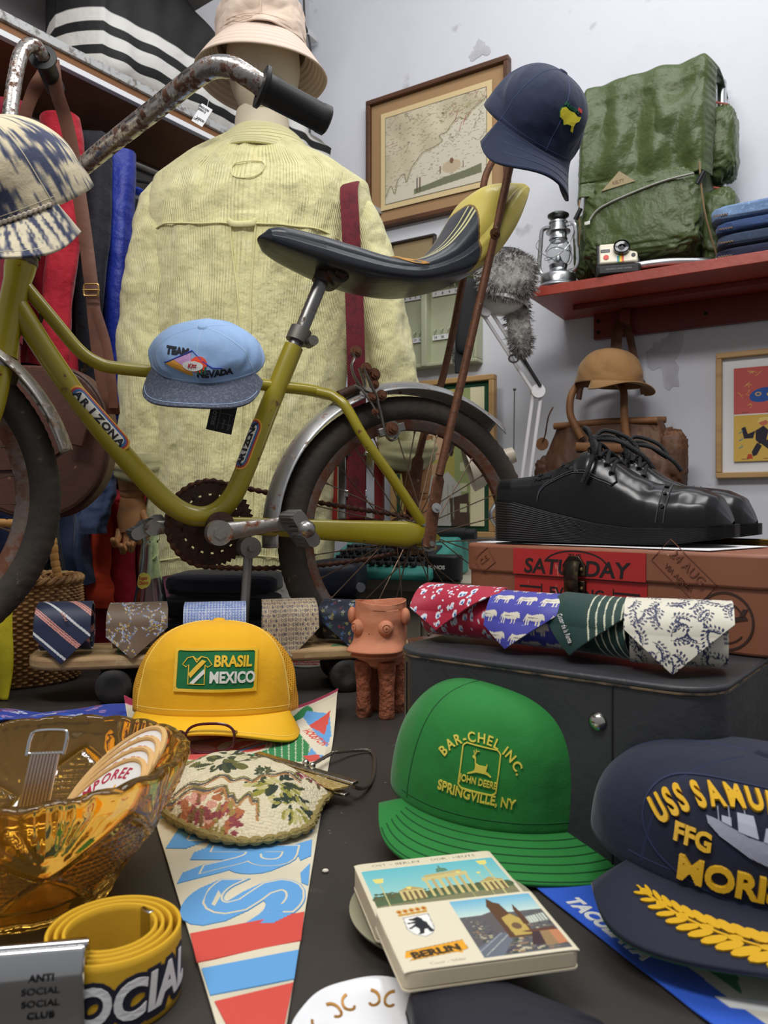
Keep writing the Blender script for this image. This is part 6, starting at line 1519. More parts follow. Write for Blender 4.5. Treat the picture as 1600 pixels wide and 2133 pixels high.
# ================================================================== rolled neckties
def tie(name, label, pos, yaw, pic, w=.040, w2=None, h=.062, d=.056, hang=.010, lean=.0, roll=0.0, group=None, nx=100, ns=300, tip=1.0, skew=0.0, wave=.003, seed=0, tile=None, rough=.5):
 w2 = w2 or w * 1.12; TU = 1.7
 path = []
 n0 = 150
 for i in range(n0):
  t = -2 * PI * TU * (1 - i / (n0 - 1)); k = .42 + .58 * (i / (n0 - 1)) ** .8
  y = -d / 2 * math.sin(t) * k; z = h / 2 + (h / 2) * math.cos(t) * k
  path.append((y, z - (.06 * h if False else 0)))
 for i in range(1, 30):
  t = math.radians(82) * i / 29; path.append((-(d / 2 + .003) * math.sin(t), h / 2 + (h / 2 + .003) * math.cos(t)))
 y0, z0 = path[-1]; Lf = z0 + hang
 for i in range(1, 60): q = i / 59; path.append((y0 - lean * q - .006 * math.sin(q * PI * .5), z0 - Lf * q))
 P = np.array(path); sl = np.concatenate([[0], np.cumsum(np.sqrt((np.diff(P, axis=0) ** 2).sum(1)))]); L = sl[-1]
 flap = Lf + .07
 root = bpy.data.objects.new('tmp', None)
 def fn(U, Vv):
  s = L * np.where(Vv < .25, Vv * 2, .5 + (Vv - .25) / 1.5); y = np.interp(s, sl, P[:, 0]); z = np.interp(s, sl, P[:, 1]); e = L - s; t = U * 2 - 1
  half = np.where(e > flap, w * .97, w + (w2 - w) * np.clip((flap - e) / (flap * .6), 0, 1))
  tipl = w2 * 1.0 * tip
  # the pointed end: every thread stops on two slanted edges
  emin = np.abs(t - skew) / (1 + abs(skew)) * tipl
  e2 = np.where(e < flap, np.maximum(e, 0) / flap * (flap - emin) + emin, e)
  s2 = L - e2; y = np.interp(s2, sl, P[:, 0]); z = np.interp(s2, sl, P[:, 1])
  x = t * half
  bl = np.clip((flap - e2) / flap, 0, 1)
  y = y - bl * (wave * np.sin(x * 70 + seed) + wave * .7 * wob(x * 14, e2 * 14, seed, 1)) - bl * .006 * (1 - np.abs(t)) * 0
  y = np.where(e2 < flap * .55, y + 0, y)
  return x, y, z
 def col(U, Vv):
  x, y, z = fn(U, Vv); s = L * np.where(Vv < .25, Vv * 2, .5 + (Vv - .25) / 1.5); e = L - s; t = U * 2 - 1; emin = np.abs(t - skew) / (1 + abs(skew)) * w2 * tip
  e2 = np.where(e < flap, np.maximum(e, 0) / flap * (flap - emin) + emin, e)
  yy = e2; H_ = pic.b[3]; return pic.at(x, np.mod(yy, H_) if tile is None else yy)
 o = grid(name, fn, nx, ns, M('silk_' + str(seed), rough=rough, attr=True, sheen=.25, bump=(('fine', 800, .12, .001),)), None, col=col, thick=.0016)
 o.location = pos; o.rotation_euler = (roll, 0, yaw); return tag(o, label, 'necktie', group)
def tpic(bg, n=110, w=.12, h=.15): return Pic(-w / 2, 0, w / 2, h, n, int(n * h / w), bg)
GT1, GT2 = 'rolled neckties on the skateboard', 'rolled neckties on the dark case'
pn1 = tpic((30, 38, 66), 200)
for o_ in (.000, .062, .124, -.062):
 for dx, wd, c in ((0, .0032, (206, 206, 206)), (.030, .0020, (206, 140, 128)), (.0338, .0026, (206, 140, 128)), (.0376, .0014, (206, 140, 128))):
  pn1.line([(-.07, .022 + o_ + dx + .05), (.07, -.028 + o_ + dx - .02 + .0)], wd, c)
pn2 = tpic((112, 92, 74), 200); r = random.Random(1)
for k in range(46):
 cx, cy = r.uniform(-.055, .05), r.uniform(0, .15); a = r.uniform(0, 6.28)
 for q in range(36):
  t = q / 36 * 4.2; rr = .004 + .0024 * t; pn2.ell(cx + rr * math.cos(a + t) + r.uniform(-.0012, .0012), cy + rr * math.sin(a + t) + r.uniform(-.0012, .0012), .0010, .0010, r.choice([(134, 150, 186), (188, 196, 214), (206, 172, 92), (98, 112, 150), (150, 128, 84)]))
pn3 = tpic((92, 122, 190), 240, h=.145)
for i in range(-16, 17):
 for j in range(40):
  x, y = i * .0046, j * .0046
  for a in range(6): pn3.line([(x, y), (x + .0026 * math.cos(a * PI / 3), y + .0026 * math.sin(a * PI / 3))], .00065, (206, 212, 226))
pn4 = tpic((120, 104, 98), 240, h=.144)
for i in range(-9, 10):
 for j in range(26):
  x, y = i * .0078 + (.0039 if j % 2 else 0), j * .0072
  hexa = lambda R: [(x + R * .78 * math.cos(PI / 6 + q * PI / 3), y + R * 1.15 * math.sin(PI / 6 + q * PI / 3)) for q in range(6)]
  pn4.poly(hexa(.0046), (206, 188, 150)); pn4.poly(hexa(.0037), (104, 84, 80)); pn4.poly(hexa(.0028), (190, 172, 140)); pn4.poly(hexa(.0019), (44, 48, 84) if (i + j) % 2 else (120, 104, 104)); pn4.poly(hexa(.0008), (150, 140, 132))
pn5 = tpic((28, 36, 54), 200)
for k in range(150):
 x, y = r.uniform(-.06, .06), r.uniform(0, .15); c = r.choice([(60, 84, 150), (120, 36, 44), (150, 138, 76), (70, 100, 78), (150, 156, 170)]); a = r.uniform(0, 3)
 pn5.line([(x, y), (x + .006 * math.cos(a), y + .006 * math.sin(a))], .0009, (82, 96, 88))
 for q in range(5): pn5.ell(x + .0018 * math.cos(q * 1.257 + a), y + .0018 * math.sin(q * 1.257 + a), .0012, .0007, c, q * 1.257 + a)
pn6 = tpic((170, 26, 56), 240)
for k in range(105):
 x, y = r.uniform(-.058, .058), r.uniform(.002, .148); s = r.uniform(.4, .9); a = 1.2 + r.uniform(-.3, .3)
 pn6.ell(x, y, .0052 * s, .0029 * s, (226, 222, 226), a); pn6.ell(x + .0006, y - .0006, .0030 * s, .0018 * s, (150, 190, 220), a); pn6.ell(x + .0006, y - .0010, .0017 * s, .0012 * s, (40, 44, 110), a)
for k in range(150): x, y = r.uniform(-.06, .06), r.uniform(0, .15); pn6.ell(x, y, .0011, .0011, (228, 214, 220)); 
pn7 = tpic((66, 66, 160), 260)
for i in range(-3, 4):
 for j in range(8):
  x, y = i * .0245 + (.012 if j % 2 else 0), j * .0190 + .010; f = lambda pts: [(x + a * 1.25, y + c * 1.25) for a, c in pts]
  pn7.poly(f([(-.0070, .0020), (-.0060, .0036), (-.002, .0030), (.002, .0040), (.0055, .0046), (.0075, .0030), (.0078, .0004), (.0064, .0010), (.0050, -.0008), (.001, -.0012), (-.0045, -.0008), (-.0068, -.0002)]), (214, 206, 188))
  for lx in (-.0060, -.0042, .0020, .0042): pn7.line(f([(lx, -.0004), (lx - .0006, -.0044)]), .0013, (214, 206, 188))
  pn7.line(f([(-.0069, .0018), (-.0084, -.0018)]), .0009, (206, 196, 176)); pn7.line(f([(-.005, .001), (.003, .0012)]), .0006, (120, 112, 110)); pn7.ell(x + .0088, y + .0005, .0012, .0008, (214, 206, 188)); pn7.ell(x + .014, y - .006, .0012, .0005, (110, 130, 190))
pn8 = tpic((24, 56, 50), 240)
for k in range(6): pn8.line([(-.028 + k * .0075, .16), (.016 + k * .0075, -.01)], .0013, (206, 206, 180))
pn9 = tpic((214, 208, 190), 300, h=.144); r9 = random.Random(6); cN = (38, 42, 78)
for gx in range(-5, 6):
 for gy in range(12):
  x0, y0 = gx * .0120 + (.006 if gy % 2 else 0) + r9.uniform(-.001, .001), gy * .0120 + r9.uniform(-.001, .001); a0 = r9.uniform(0, 6.28); bend = r9.choice((-.22, .22)); x, y = x0 - .006 * math.cos(a0), y0 - .006 * math.sin(a0); pts = [(x, y)]
  for q in range(5): a0 += bend; x += .0026 * math.cos(a0); y += .0026 * math.sin(a0); pts.append((x, y))
  pn9.line(pts, .0006, cN)
  for q in range(1, 6):
   for sg in (-1, 1):
    a = math.atan2(pts[q][1] - pts[q - 1][1], pts[q][0] - pts[q - 1][0]) + sg * .9; pn9.ell(pts[q][0] + .0026 * math.cos(a), pts[q][1] + .0026 * math.sin(a), .0016, .0008, cN, a)
syaw = .225
def onsk(u, y=-.030): 
 # place on the deck by the direction it is seen in
 best = min((abs((SkM(x, y, 0).x / SkM(x, y, 0).y) * F + U0 - u), x) for x in np.linspace(.02, .58, 300)); return SkM(best[1], y, DZ1 + .0012)
T1 = tie('rolled_necktie', 'navy necktie with white and pink diagonal stripes and monogram, leftmost on the skateboard', onsk(140), syaw - .05, pn1, .037, .0395, .074, .055, .010, seed=1, group=GT1, wave=.001)
T2 = tie('rolled_necktie', 'brown paisley necktie, second from the left on the skateboard', onsk(290), syaw, pn2, .038, .044, .070, .056, .006, seed=2, group=GT1, skew=-.15)
T3 = tie('rolled_necktie', 'light blue lattice patterned necktie behind the yellow cap', onsk(450), syaw - .05, pn3, .045, .047, .068, .055, .004, seed=3, group=GT1, nx=130)
T4 = tie('rolled_necktie', 'brown and cream hexagon patterned necktie beside the bicycle wheel', onsk(600), syaw + .05, pn4, .040, .044, .070, .056, .014, seed=4, group=GT1, nx=130)
T5 = tie('rolled_necktie', 'dark navy floral necktie half behind the clay animal pot', onsk(728), syaw - .5, pn5, .040, .043, .066, .056, .002, seed=5, group=GT1, skew=.3)
def lay_on(o, pt):
 def f(x, y):
  return None
 return f
# monogram and stitched signature as small raised threads
def tie_face(o, x, z, y):
 m = Matrix.Translation(o.location) @ o.rotation_euler.to_matrix().to_4x4()
 return lambda a, c: (m @ Vector((x + a, y, z + c)), (m.to_3x3() @ Vector((0, -1, 0))))
bpy.context.view_layer.update()
def thread(o, items, x, z, y, m):
 f = lambda a, c: (Vector((x + a, y, z + c)), Vector((0, -1, 0))); return decal('stitched_mark', items, f, m, o, .0006)
mTp = M('thread_pink', (214, 150, 130), .7)
thread(T1, join2(text_at('Y', -.0022, .001, .0058, .2, .0), text_at('S', .0004, -.0026, .0062, -.1, .0), text_at('L', .0030, -.0062, .0058, .1, .0)), .004, .059, -.0360, mTp)
# ================================================================== glass bottle
mGl = M('bottle_glass', (226, 240, 232), .02, trans=1.0, ior=1.45)
bo_c = at(313, 1200, 1.345); bo_c.z = T + .0005
bt = thing('glass_bottle', 'empty pale green glass soda bottle with a round yellow label', 'bottle', bo_c)
op = [(0, .004), (.022, .0), (.030, .006), (.0305, .06), (.0305, .10), (.029, .125), (.0245, .150), (.019, .178), (.0155, .205), (.0140, .225), (.0140, .234), (.0162, .236), (.0166, .243), (.0155, .246), (.0160, .249), (.0152, .253)]
ip = [(.0125, .253), (.0115, .235), (.0120, .205), (.0160, .178), (.0215, .150), (.0262, .125), (.0278, .10), (.0278, .012), (.022, .007), (0, .009)]
b = MB(); b.lathe(op + ip, bo_c, 56, cap=False); bo = b.build('bottle_body', mGl, bt, ang=60)
bm = bmesh.new(); bm.from_mesh(bo.data); bmesh.ops.remove_doubles(bm, verts=bm.verts, dist=1e-6); bmesh.ops.recalc_face_normals(bm, faces=bm.faces); bm.to_mesh(bo.data); bm.free()
bpz = np.array([z for _, z in op]); bpr = np.array([r_ for r_, _ in op])
def botf(x, y):
 z = .166 + y; r_ = float(np.interp(z, bpz, bpr)); a = -PI / 2 - .32 + x / r_; return bo_c + Vector((r_ * math.cos(a), r_ * math.sin(a), z)), Vector((math.cos(a), math.sin(a), .15)).normalized()
disc = capsule_grid(.0285, .0285)
decal('label', disc, botf, M('label_yellow', (232, 214, 92), .6), bt, .0003)
decal('label_lettering', join2(text_at('Topo', -.001, .0012, .0062, .12, .02, .95), text_at('Chico', .001, -.0068, .0062, .12, .02, .9)), botf, M('label_red', (190, 50, 40), .6), bt, .0006)
# ================================================================== wicker basket
mWk = M('wicker', (166, 124, 78), .6, var=((50, .45, .65, (120, 82, 46)), (14, .55, .75, (196, 160, 110))), bump=(('noise', 200, .3, .002),))
kc = Vector((-.655, 1.315, T)); kr_ = (.125, .095)
bk_ = thing('wicker_basket', 'tall wicker basket with a wrapped cane handle at the left edge', 'basket', kc)
def bask(U, Vv):
 rows = 34; a = 2 * PI * U; st = 44; z = .002 + .168 * Vv
 bulge = 1 + .05 * np.sin(Vv * PI * .9) ; row = np.floor(Vv * rows); ph = np.where(row % 2 == 0, 0, PI)
 wv = .0042 * np.cos(a * st / 1.0 + ph) * np.abs(np.sin(Vv * rows * PI)) ** .6 + .0028 * np.abs(np.sin(Vv * rows * PI)) ** .7
 return kc.x + (kr_[0] * bulge + wv) * np.cos(a), kc.y + (kr_[1] * bulge + wv) * np.sin(a), kc.z + z
grid('body', bask, 352, 240, mWk, bk_, cu=True, thick=.004, off=-1)
b = MB(); b.lathe([(0, .002), (.095, .002), (.095, .006), (0, .006)], kc, 40); b.build('bottom', mWk, bk_)
for o_ in (0, PI):
 b = MB(); pts = []
 for k in range(240): a = 2 * PI * k / 240; q = a * 22 + o_; pts.append(kc + Vector(((kr_[0] + .004 + .004 * math.cos(q)) * math.cos(a), (kr_[1] + .004 + .004 * math.cos(q)) * math.sin(a), .171 + .004 * math.sin(q))))
 b.tube(pts, .0042, 7, True); b.build('rim_braid', mWk, bk_)
mCane = M('cane_wrap', (196, 144, 78), .5, uv=False, var=((30, .5, .7, (168, 116, 58)),))
hp = [kc + Vector((.112, -.03, .165)), kc + Vector((.105, -.03, .20)), kc + Vector((.098, -.03, .245)), kc + Vector((.080, -.03, .262)), kc + Vector((.03, -.03, .266)), kc + Vector((-.05, -.03, .266)), kc + Vector((-.098, -.03, .245)), kc + Vector((-.112, -.03, .165))]
hp = cr(hp, 22); b = MB(); b.tube(hp, [.0072 - (.0012 if i % 6 == 0 else 0) for i in range(len(hp))], 12); b.build('handle', mCane, bk_, ang=180)
yc0 = at(4, 1290, 1.16)
def ycl(U, Vv): return yc0.x - .045 + .055 * U + .004 * np.sin(Vv * 6), yc0.y + .012 * np.sin(U * 5 + Vv * 3) + .01, T + .002 + .145 * Vv + .012 * U * Vv
yl = grid('yellow_cloth', ycl, 30, 40, M('cloth_lemon', (226, 208, 40), .7, bump=(('noise', 40, .3, .01),)), None, thick=.004); tag(yl, 'bright yellow folded cloth standing against the wicker basket at the left edge', 'cloth')
# ================================================================== clay animal pot
mClay = M('terracotta', (194, 126, 94), .8, var=((9, .45, .7, (178, 110, 80)), (50, .6, .7, (200, 136, 104))), bump=(('noise', 60, .3, .004), ('noise', 14, .15, .01)))
mClayD = M('terracotta_dark', (120, 68, 48), .85)
pc_ = at(793, 1400, 1.085); pc_.z = T
pot = thing('clay_pot', 'terracotta animal shaped pot with bulging eyes and four legs', 'pot', pc_)
fa = -PI / 2 - .30
def pot_fn(U, Vv):
 a = 2 * PI * U; s = Vv * 1.6
 zo = .066 + .094 * np.clip(s, 0, 1); r0 = np.interp(np.clip(s, 0, 1), [0, .06, .2, .45, .75, 1], [.016, .029, .036, .0385, .038, .0365])
 face = np.cos(a - fa); sn = np.clip(face * 1.25, 0, 1) ** 1.6
 r0 = r0 + sn * (.020 * np.exp(-((zo - .093) / .011) ** 2) - .010 * np.exp(-((zo - .0905) / .0022) ** 2) - .004 * np.exp(-((zo - .075) / .01) ** 2))
 r0 = r0 * (1 + .05 * np.cos(2 * (a - fa))) + .0008 * wob(U * 6, Vv * 6, 3, 1.2)
 inn = np.clip(s - 1, 0, 1); r = np.where(s <= 1, r0, np.interp(inn, [0, .08, .2, .5, .6], [.0365, .0345, .032, .030, .0]))
 z = np.where(s <= 1, zo, .160 - .07 * inn * (inn < .52) - .0364 * (inn >= .52)) + .0022 * np.sin(a * 2 + 1) * (zo > .15)
 return pc_.x + r * np.cos(a), pc_.y + r * np.sin(a) * .95, T + z
grid('body', pot_fn, 140, 150, mClay, pot, cu=True)
def pdir(da, r, z): return pc_ + Vector((r * math.cos(fa + da), r * math.sin(fa + da) * .95, z))
for da in (-.62, .48):
 b = MB(); n = Vector((math.cos(fa + da), math.sin(fa + da), 0)); R = Matrix((Vector((-n.y, n.x, 0)), ZV, n)).transposed()
 b.lathe([(.0125, -.006), (.0105, .003), (.0085, .006), (.0060, .0078), (.0055, .0068), (.0046, .0068), (.0042, .0082), (.0015, .0088), (.0012, .0072), (0, .0072)], pdir(da, .0385, .126), 24, R); b.build('eye', mClay, pot)
for da in (-1.15, 1.35):
 b = MB(); p = pdir(da, .040, .140); b.ball(p, .011, 10, (.6, .9, 1.1)); b.build('ear', mClay, pot)
for da, dz in ((-.10, 0), (.02, 0), (-.55, -.022), (-.50, -.028), (-.60, -.030), (.62, -.020), (.70, -.026), (.58, -.028)):
 b = MB(); p = pdir(da, .0388 + (.012 if dz == 0 else .006) * 0, .118 + dz); n = Vector((math.cos(fa + da), math.sin(fa + da), 0)); b.cyl(p - n * .002, p + n * .0012, .0010, n=8); b.build('pricked_hole', mClayD, pot)
for da, rr in ((-.75, .027), (.62, .027), (2.4, .027), (3.8, .027)):
 b = MB(); p = pdir(da, rr, 0); P = [p + ZV * z for z in (0, .004, .02, .045, .068, .078)]; b.tube(P, [.0095, .0112, .0105, .0105, .0128, .013], 18); lg = b.build('leg', M('terracotta_rough', (160, 94, 66), .9, var=((60, .45, .65, (116, 66, 46)),), bump=(('noise', 90, 1.0, .008),)), pot)
# ================================================================== dark leather case
mLea = M('case_leather', (50, 51, 54), .42, var=((6, .5, .75, (62, 62, 64)), (150, .715, .74, (130, 126, 120))), bump=(('noise', 34, .35, .006), ('voro', 220, .12, .001)))
CA = Vector((.0055, .7380, 0)); cF = Vector((.79, -.611, 0)).normalized(); cS = Vector((-cF.y, cF.x, 0)); CL, CD, CH = .297, .30, .155
def cmat(): return Matrix.Translation(CA + cF * CL / 2 + cS * CD / 2 + ZV * T) @ Matrix((cF, cS, ZV)).transposed().to_4x4()
case = thing('leather_case', 'dark grey leather covered case with chrome studs, carrying ties and the orange suitcase', 'case', CA + cF * CL / 2 + cS * CD / 2 + ZV * T)
slab('body', rect_round(CL, CD, .036, 10), .0005, CH - .006, cmat(), mLea, case, .002)
slab('lid', rect_round(CL + .003, CD + .003, .037, 10), CH - .0052, CH, cmat(), mLea, case, .002)
b = MB(); b.tube([cmat() @ Vector((x, y, CH - .0056)) for x, y in rect_round(CL + .001, CD + .001, .036, 10)], .0012, 6, True); b.build('lid_piping', M('worn_piping', (112, 92, 70), .7, var=((40, .45, .6, (40, 38, 38)),)), case)
def cfr(s, z, o=0.0): return CA + cF * s - cS * o + ZV * (T + z)
for s in (.055, .208):
 b = MB(); b.lathe([(.0078, 0), (.0078, .0014), (.0062, .004), (.003, .0056), (0, .006)], cfr(s, .118, -.0008), 24, Matrix((cF, ZV, -cS)).transposed()); b.build('stud', M('stud_chrome', (190, 186, 178), .15, 1.0), case)
b = MB(); b.box(cfr(.220, CH / 2 - .002, .0002), (.0012, .0016, CH - .008), Matrix((cF, cS, ZV)).transposed()); b.build('seam', M('seam_black', (18, 18, 20), .6), case)
for q in range(2):
 s = .020; b = MB(); b.tube([cfr(s + q * .001, .004 + i * .0045, .0004) for i in range(32)], .0005, 5); b.build('stitching', M('seam_black', (18, 18, 20), .6), case)
# ================================================================== small suitcase with printed band
mTanC = M('suitcase_orange', (140, 88, 64), .5, var=((7, .45, .7, (126, 76, 54)), (26, .66, .70, (206, 160, 126), (1, 1, .35)), (60, .70, .73, (214, 176, 146))))
SA = Vector((.084, .929, 0)); sF = Vector((.70, -.714, 0)).normalized(); sS = Vector((-sF.y, sF.x, 0)); SL, SD = .385, .205
ZB, ZL, ZT = CH + .0006, CH + .060, CH + .0925
def smat(): return Matrix.Translation(SA + sF * SL / 2 + sS * SD / 2 + ZV * T) @ Matrix((sF, sS, ZV)).transposed().to_4x4()
su = thing('suitcase', 'worn orange brown suitcase with a red printed band and metal latch, under the black shoes', 'suitcase', SA + sF * SL / 2 + sS * SD / 2 + ZV * (T + ZB))
slab('body', rect_round(SL - .006, SD - .006, .042, 10), ZB, ZL + .004, smat(), mTanC, su, .003)
slab('lid', rect_round(SL, SD, .045, 10), ZL, ZT, smat(), mTanC, su, .0035)
def sfr(s, z, o=0.0): return SA + sF * s - sS * o + ZV * (T + z)
mRedP = M('print_scarlet', (176, 42, 40), .5, var=((30, .66, .69, (206, 130, 110), (1, 1, .4)),)); mInk = M('print_black', (34, 26, 26), .6)
for z0, z1, o in ((ZB + .002, ZL - .0005, -.0022), (ZL + .001, ZT - .003, .0008)):
 b = MB(); b.box(sfr(.168, (z0 + z1) / 2, o), (.158, .0012, z1 - z0), Matrix((sF, sS, ZV)).transposed()); b.build('printed_band', mRedP, su)
def sf1(x, y): o = .0015 if y > ZL else -.0016; return sfr(.168 + x, y, o), -sS
decal('lettering', text_at('SATURDAY', 0, ZL + .0035, .0155, 0, .02, 1.10, shear=.12), sf1, mInk, su, .0003)
decal('lettering', text_at('THE', .0, ZL + .0215, .0045, 0, .0, 1.3), sf1, mInk, su, .0003)
decal('lettering', text_at('EVENING', 0, ZB + .038, .0105, 0, .02, 1.05), sf1, mInk, su, .0003)
decal('lettering', text_at('POST', 0, ZB + .004, .0270, 0, .06, 1.15), sf1, mInk, su, .0003)
arc_ = [(.038 * math.sin(t), ZL + .0125 + .0165 * math.cos(t)) for t in np.linspace(-1.35, 1.35, 40)]; decal('print_line', stroke(arc_, .0014), sf1, mInk, su, .0003)
for sg in (-1, 1):
 for y in (ZB + .037, ZB + .047): decal('print_line', stroke([(sg * .044, y), (sg * .072, y)], .0022), sf1, mInk, su, .0003)
 decal('print_line', stroke([(sg * .043, ZB + .034), (sg * .043, ZB + .051)], .0014), sf1, mInk, su, .0003)
mBr = M('latch_bronze', (58, 50, 42), .38, .9, var=((60, .5, .65, (112, 96, 66)),)); RS = Matrix((sF, sS, ZV)).transposed()
la = MB(); la.prism([(-.0135, ZL + .003), (.0135, ZL + .003), (.0135, ZL + .014), (.010, ZL + .019), (.006, ZL + .024), (-.006, ZL + .024), (-.010, ZL + .019), (-.0135, ZL + .014)], lambda x, y: sfr(.168 + x, y, .001), lambda x, y: sfr(.168 + x, y, .0042)); lo_ = la.build('latch_plate', mBr, su, bevel=.001)
la = MB(); la.prism([(-.0125, ZL - .002), (.0125, ZL - .002), (.0125, ZL - .014), (.008, ZL - .026), (.009, ZL - .038), (-.009, ZL - .038), (-.008, ZL - .026), (-.0125, ZL - .014)], lambda x, y: sfr(.168 + x, y, -.0015), lambda x, y: sfr(.168 + x, y, .003)); la.build('latch_plate', mBr, su, bevel=.001)
la = MB(); la.tube(cr([sfr(.168, ZL + .018, .005), sfr(.168, ZL + .006, .009), sfr(.168, ZL - .012, .008), sfr(.168, ZL - .024, .005)], 8), .0085, 12, flat=.35, up=tuple(sF)); la.build('latch_hasp', mBr, su)
for dx, dz in ((-.0095, .010), (.0095, .010), (-.009, -.010), (.009, -.010)):
 la = MB(); la.lathe([(.0026, 0), (.0024, .001), (0, .0022)], sfr(.168 + dx, ZL + dz, .0042 if dz > 0 else .003), 12, Matrix((sF, ZV, -sS)).transposed()); la.build('rivet', M('rivet_brass', (120, 100, 66), .35, .9), su)
hb_ = MB(); hb_.tube(cr([sfr(.080, ZB + .032, .002), sfr(.082, ZB + .025, .010), sfr(.10, ZB + .022, .013), sfr(.23, ZB + .012, .013), sfr(.247, ZB + .014, .010), sfr(.249, ZB + .020, .002)], 6), .0016, 8); hb_.build('handle_wire', mBr, su)
# faded stamps
mSt = M('stamp_ink', (120, 72, 52), .6); mSt2 = M('stamp_black', (62, 42, 36), .6)
def sf2(s0, z0, rot):
 c_, q_ = math.cos(rot), math.sin(rot)
 def f(x, y): X, Y = s0 + x * c_ - y * q_, z0 + x * q_ + y * c_; o = .0007 if Y > ZL else -.0024; return sfr(X, Y, o), -sS
 return f
f_ = sf2(.283, ZL + .012, -.75); decal('stamp', join2(text_at('24 AUG', 0, .004, .0085, 0, .0, 1.0), text_at('VIA AEREA', 0, -.008, .005, 0, .0, 1.0), stroke([(-.03, -.012), (.03, -.012), (.03, .016), (-.03, .016)], .0007, True)), f_, mSt, su, .0002)
f_ = sf2(.048, ZL + .014, .6); decal('stamp', join2(text_at('C.E.', 0, -.002, .006, 0, .0, 1.0), stroke([(-.012, -.010), (.012, -.010), (.012, .010), (-.012, .010)], .0006, True)), f_, mSt, su, .0002)
f_ = sf2(.322, ZB + .030, 0); ring_ = lambda R, w_, a0=0, a1=2 * PI: stroke([(R * .95 * math.cos(t), R * math.sin(t)) for t in np.linspace(a0, a1, 40)], w_)
decal('stamp', join2(ring_(.026, .0018), ring_(.017, .0011, .4, 2.4), ring_(.020, .0011, 3.6, 5.6)), f_, mSt2, su, .0002)
decal('stamp', join2(poly2([(-.026, .004), (.004, .003), (.018, .006), (.020, .003), (.004, -.001), (-.026, .001)]), poly2([(-.004, .001), (.004, .001), (-.012, -.013), (-.018, -.012)]), poly2([(.012, .004), (.016, .004), (.020, .012), (.016, .012)]), poly2([(-.022, -.006), (-.012, -.005), (-.014, -.009), (-.022, -.008)])), f_, mSt2, su, .0003)
# sheets and the brass ruler under the shoes
pz = T + ZT
for k, (s, d_, w_, h_, a) in enumerate(((.13, .095, .24, .12, .05), (.20, .080, .22, .13, -.06))):
 b = MB(); b.box(SA + sF * s + sS * d_ + ZV * (pz + .0006 + .0008 * k), (w_, h_, .0006), RS @ Matrix.Rotation(a, 3, 'Z')); o = b.build('paper_sheet', M('paper_white', (232, 232, 234), .8), None)
 tag(o, ['white paper sheet under the heels of the black shoes', 'white paper sheet on the suitcase under the shoe toes'][k], 'paper', 'papers on the suitcase')
b = MB(); b.box(SA + sF * .27 + sS * .182 + ZV * (pz + .0042), (.17, .012, .007), RS); o = b.build('brass_ruler', M('brass_dull', (112, 94, 50), .35, .9), None, bevel=.001); tag(o, 'dull brass bar lying on the suitcase behind the black shoes', 'bar')
# ================================================================== rolled ties on the case
def onc(s, d_): return CA + cF * s + cS * d_ + ZV * (T + CH + .0012)
cy = math.atan2(cF.y, cF.x)
T6 = tie('rolled_necktie', 'crimson necktie with pale spots hanging over the clay pot side of the case', onc(.040, .075), cy + .02, pn6, .041, .046, .052, .058, .0 - .012, seed=6, group=GT2, wave=.004, nx=130, skew=-.35)
T7 = tie('rolled_necktie', 'violet necktie with white grazing animals, between the crimson and green ties', onc(.119, .072), cy + .05, pn7, .036, .040, .050, .056, -.004, seed=7, group=GT2, wave=.004, nx=140, skew=-.35)
T8 = tie('rolled_necktie', 'dark green necktie with thin cream stripes and stitched signature', onc(.187, .066), cy - .22, pn8, .036, .040, .052, .056, -.006, seed=8, group=GT2, wave=.003, nx=140, skew=-.2)
T9 = tie('rolled_necktie', 'cream necktie with navy leaf sprigs at the right end of the case', onc(.252, .060), cy + .30, pn9, .038, .041, .054, .056, -.002, seed=9, group=GT2, wave=.002, nx=170, ns=360, skew=-.1)
thread(T8, text_at('Oscar de la Renta', 0, 0, .0046, -1.1, .0, .55, shear=.3), -.014, .028, -.0400, M('thread_white', (228, 226, 222), .6))
# ================================================================== hanging and perched caps
def blob(name, c, dims, m, parent=None, R=None, e1=.6, e2=.6, nz=.0, f=2.0, seed=1, nu=64, nv=40, fold=0.0, col=None, fn=None):
 """soft box: superellipsoid with creases"""
 R = R or Matrix.Identity(3); c = Vector(c)
 def f_(U, Vv):
  a = 2 * PI * U; b_ = -PI / 2 + PI * Vv; ca, sa, cb, sb = np.cos(a), np.sin(a), np.cos(b_), np.sin(b_)
  pw = lambda t, e: np.sign(t) * np.abs(t) ** e
  x = dims[0] / 2 * pw(cb, e1) * pw(ca, e2); y = dims[1] / 2 * pw(cb, e1) * pw(sa, e2); z = dims[2] / 2 * pw(sb, e1)
  if nz:
   d = 1 + nz * wob(ca * f + 3 * sb, sb * f + sa * f, seed, 1.0) - fold * np.abs(wob(ca * f * 1.5 + sb, sb * f * 1.8 - sa * f, seed + 5, 1.1))
   x, y, z = x * d, y * d, z * d
  if fn: x, y, z = fn(x, y, z)
  return (c.x + x * R[0][0] + y * R[0][1] + z * R[0][2], c.y + x * R[1][0] + y * R[1][1] + z * R[1][2], c.z + x * R[2][0] + y * R[2][1] + z * R[2][2])
 return grid(name, f_, nu, nv, m, parent, cu=True, col=col)
rad = math.radians
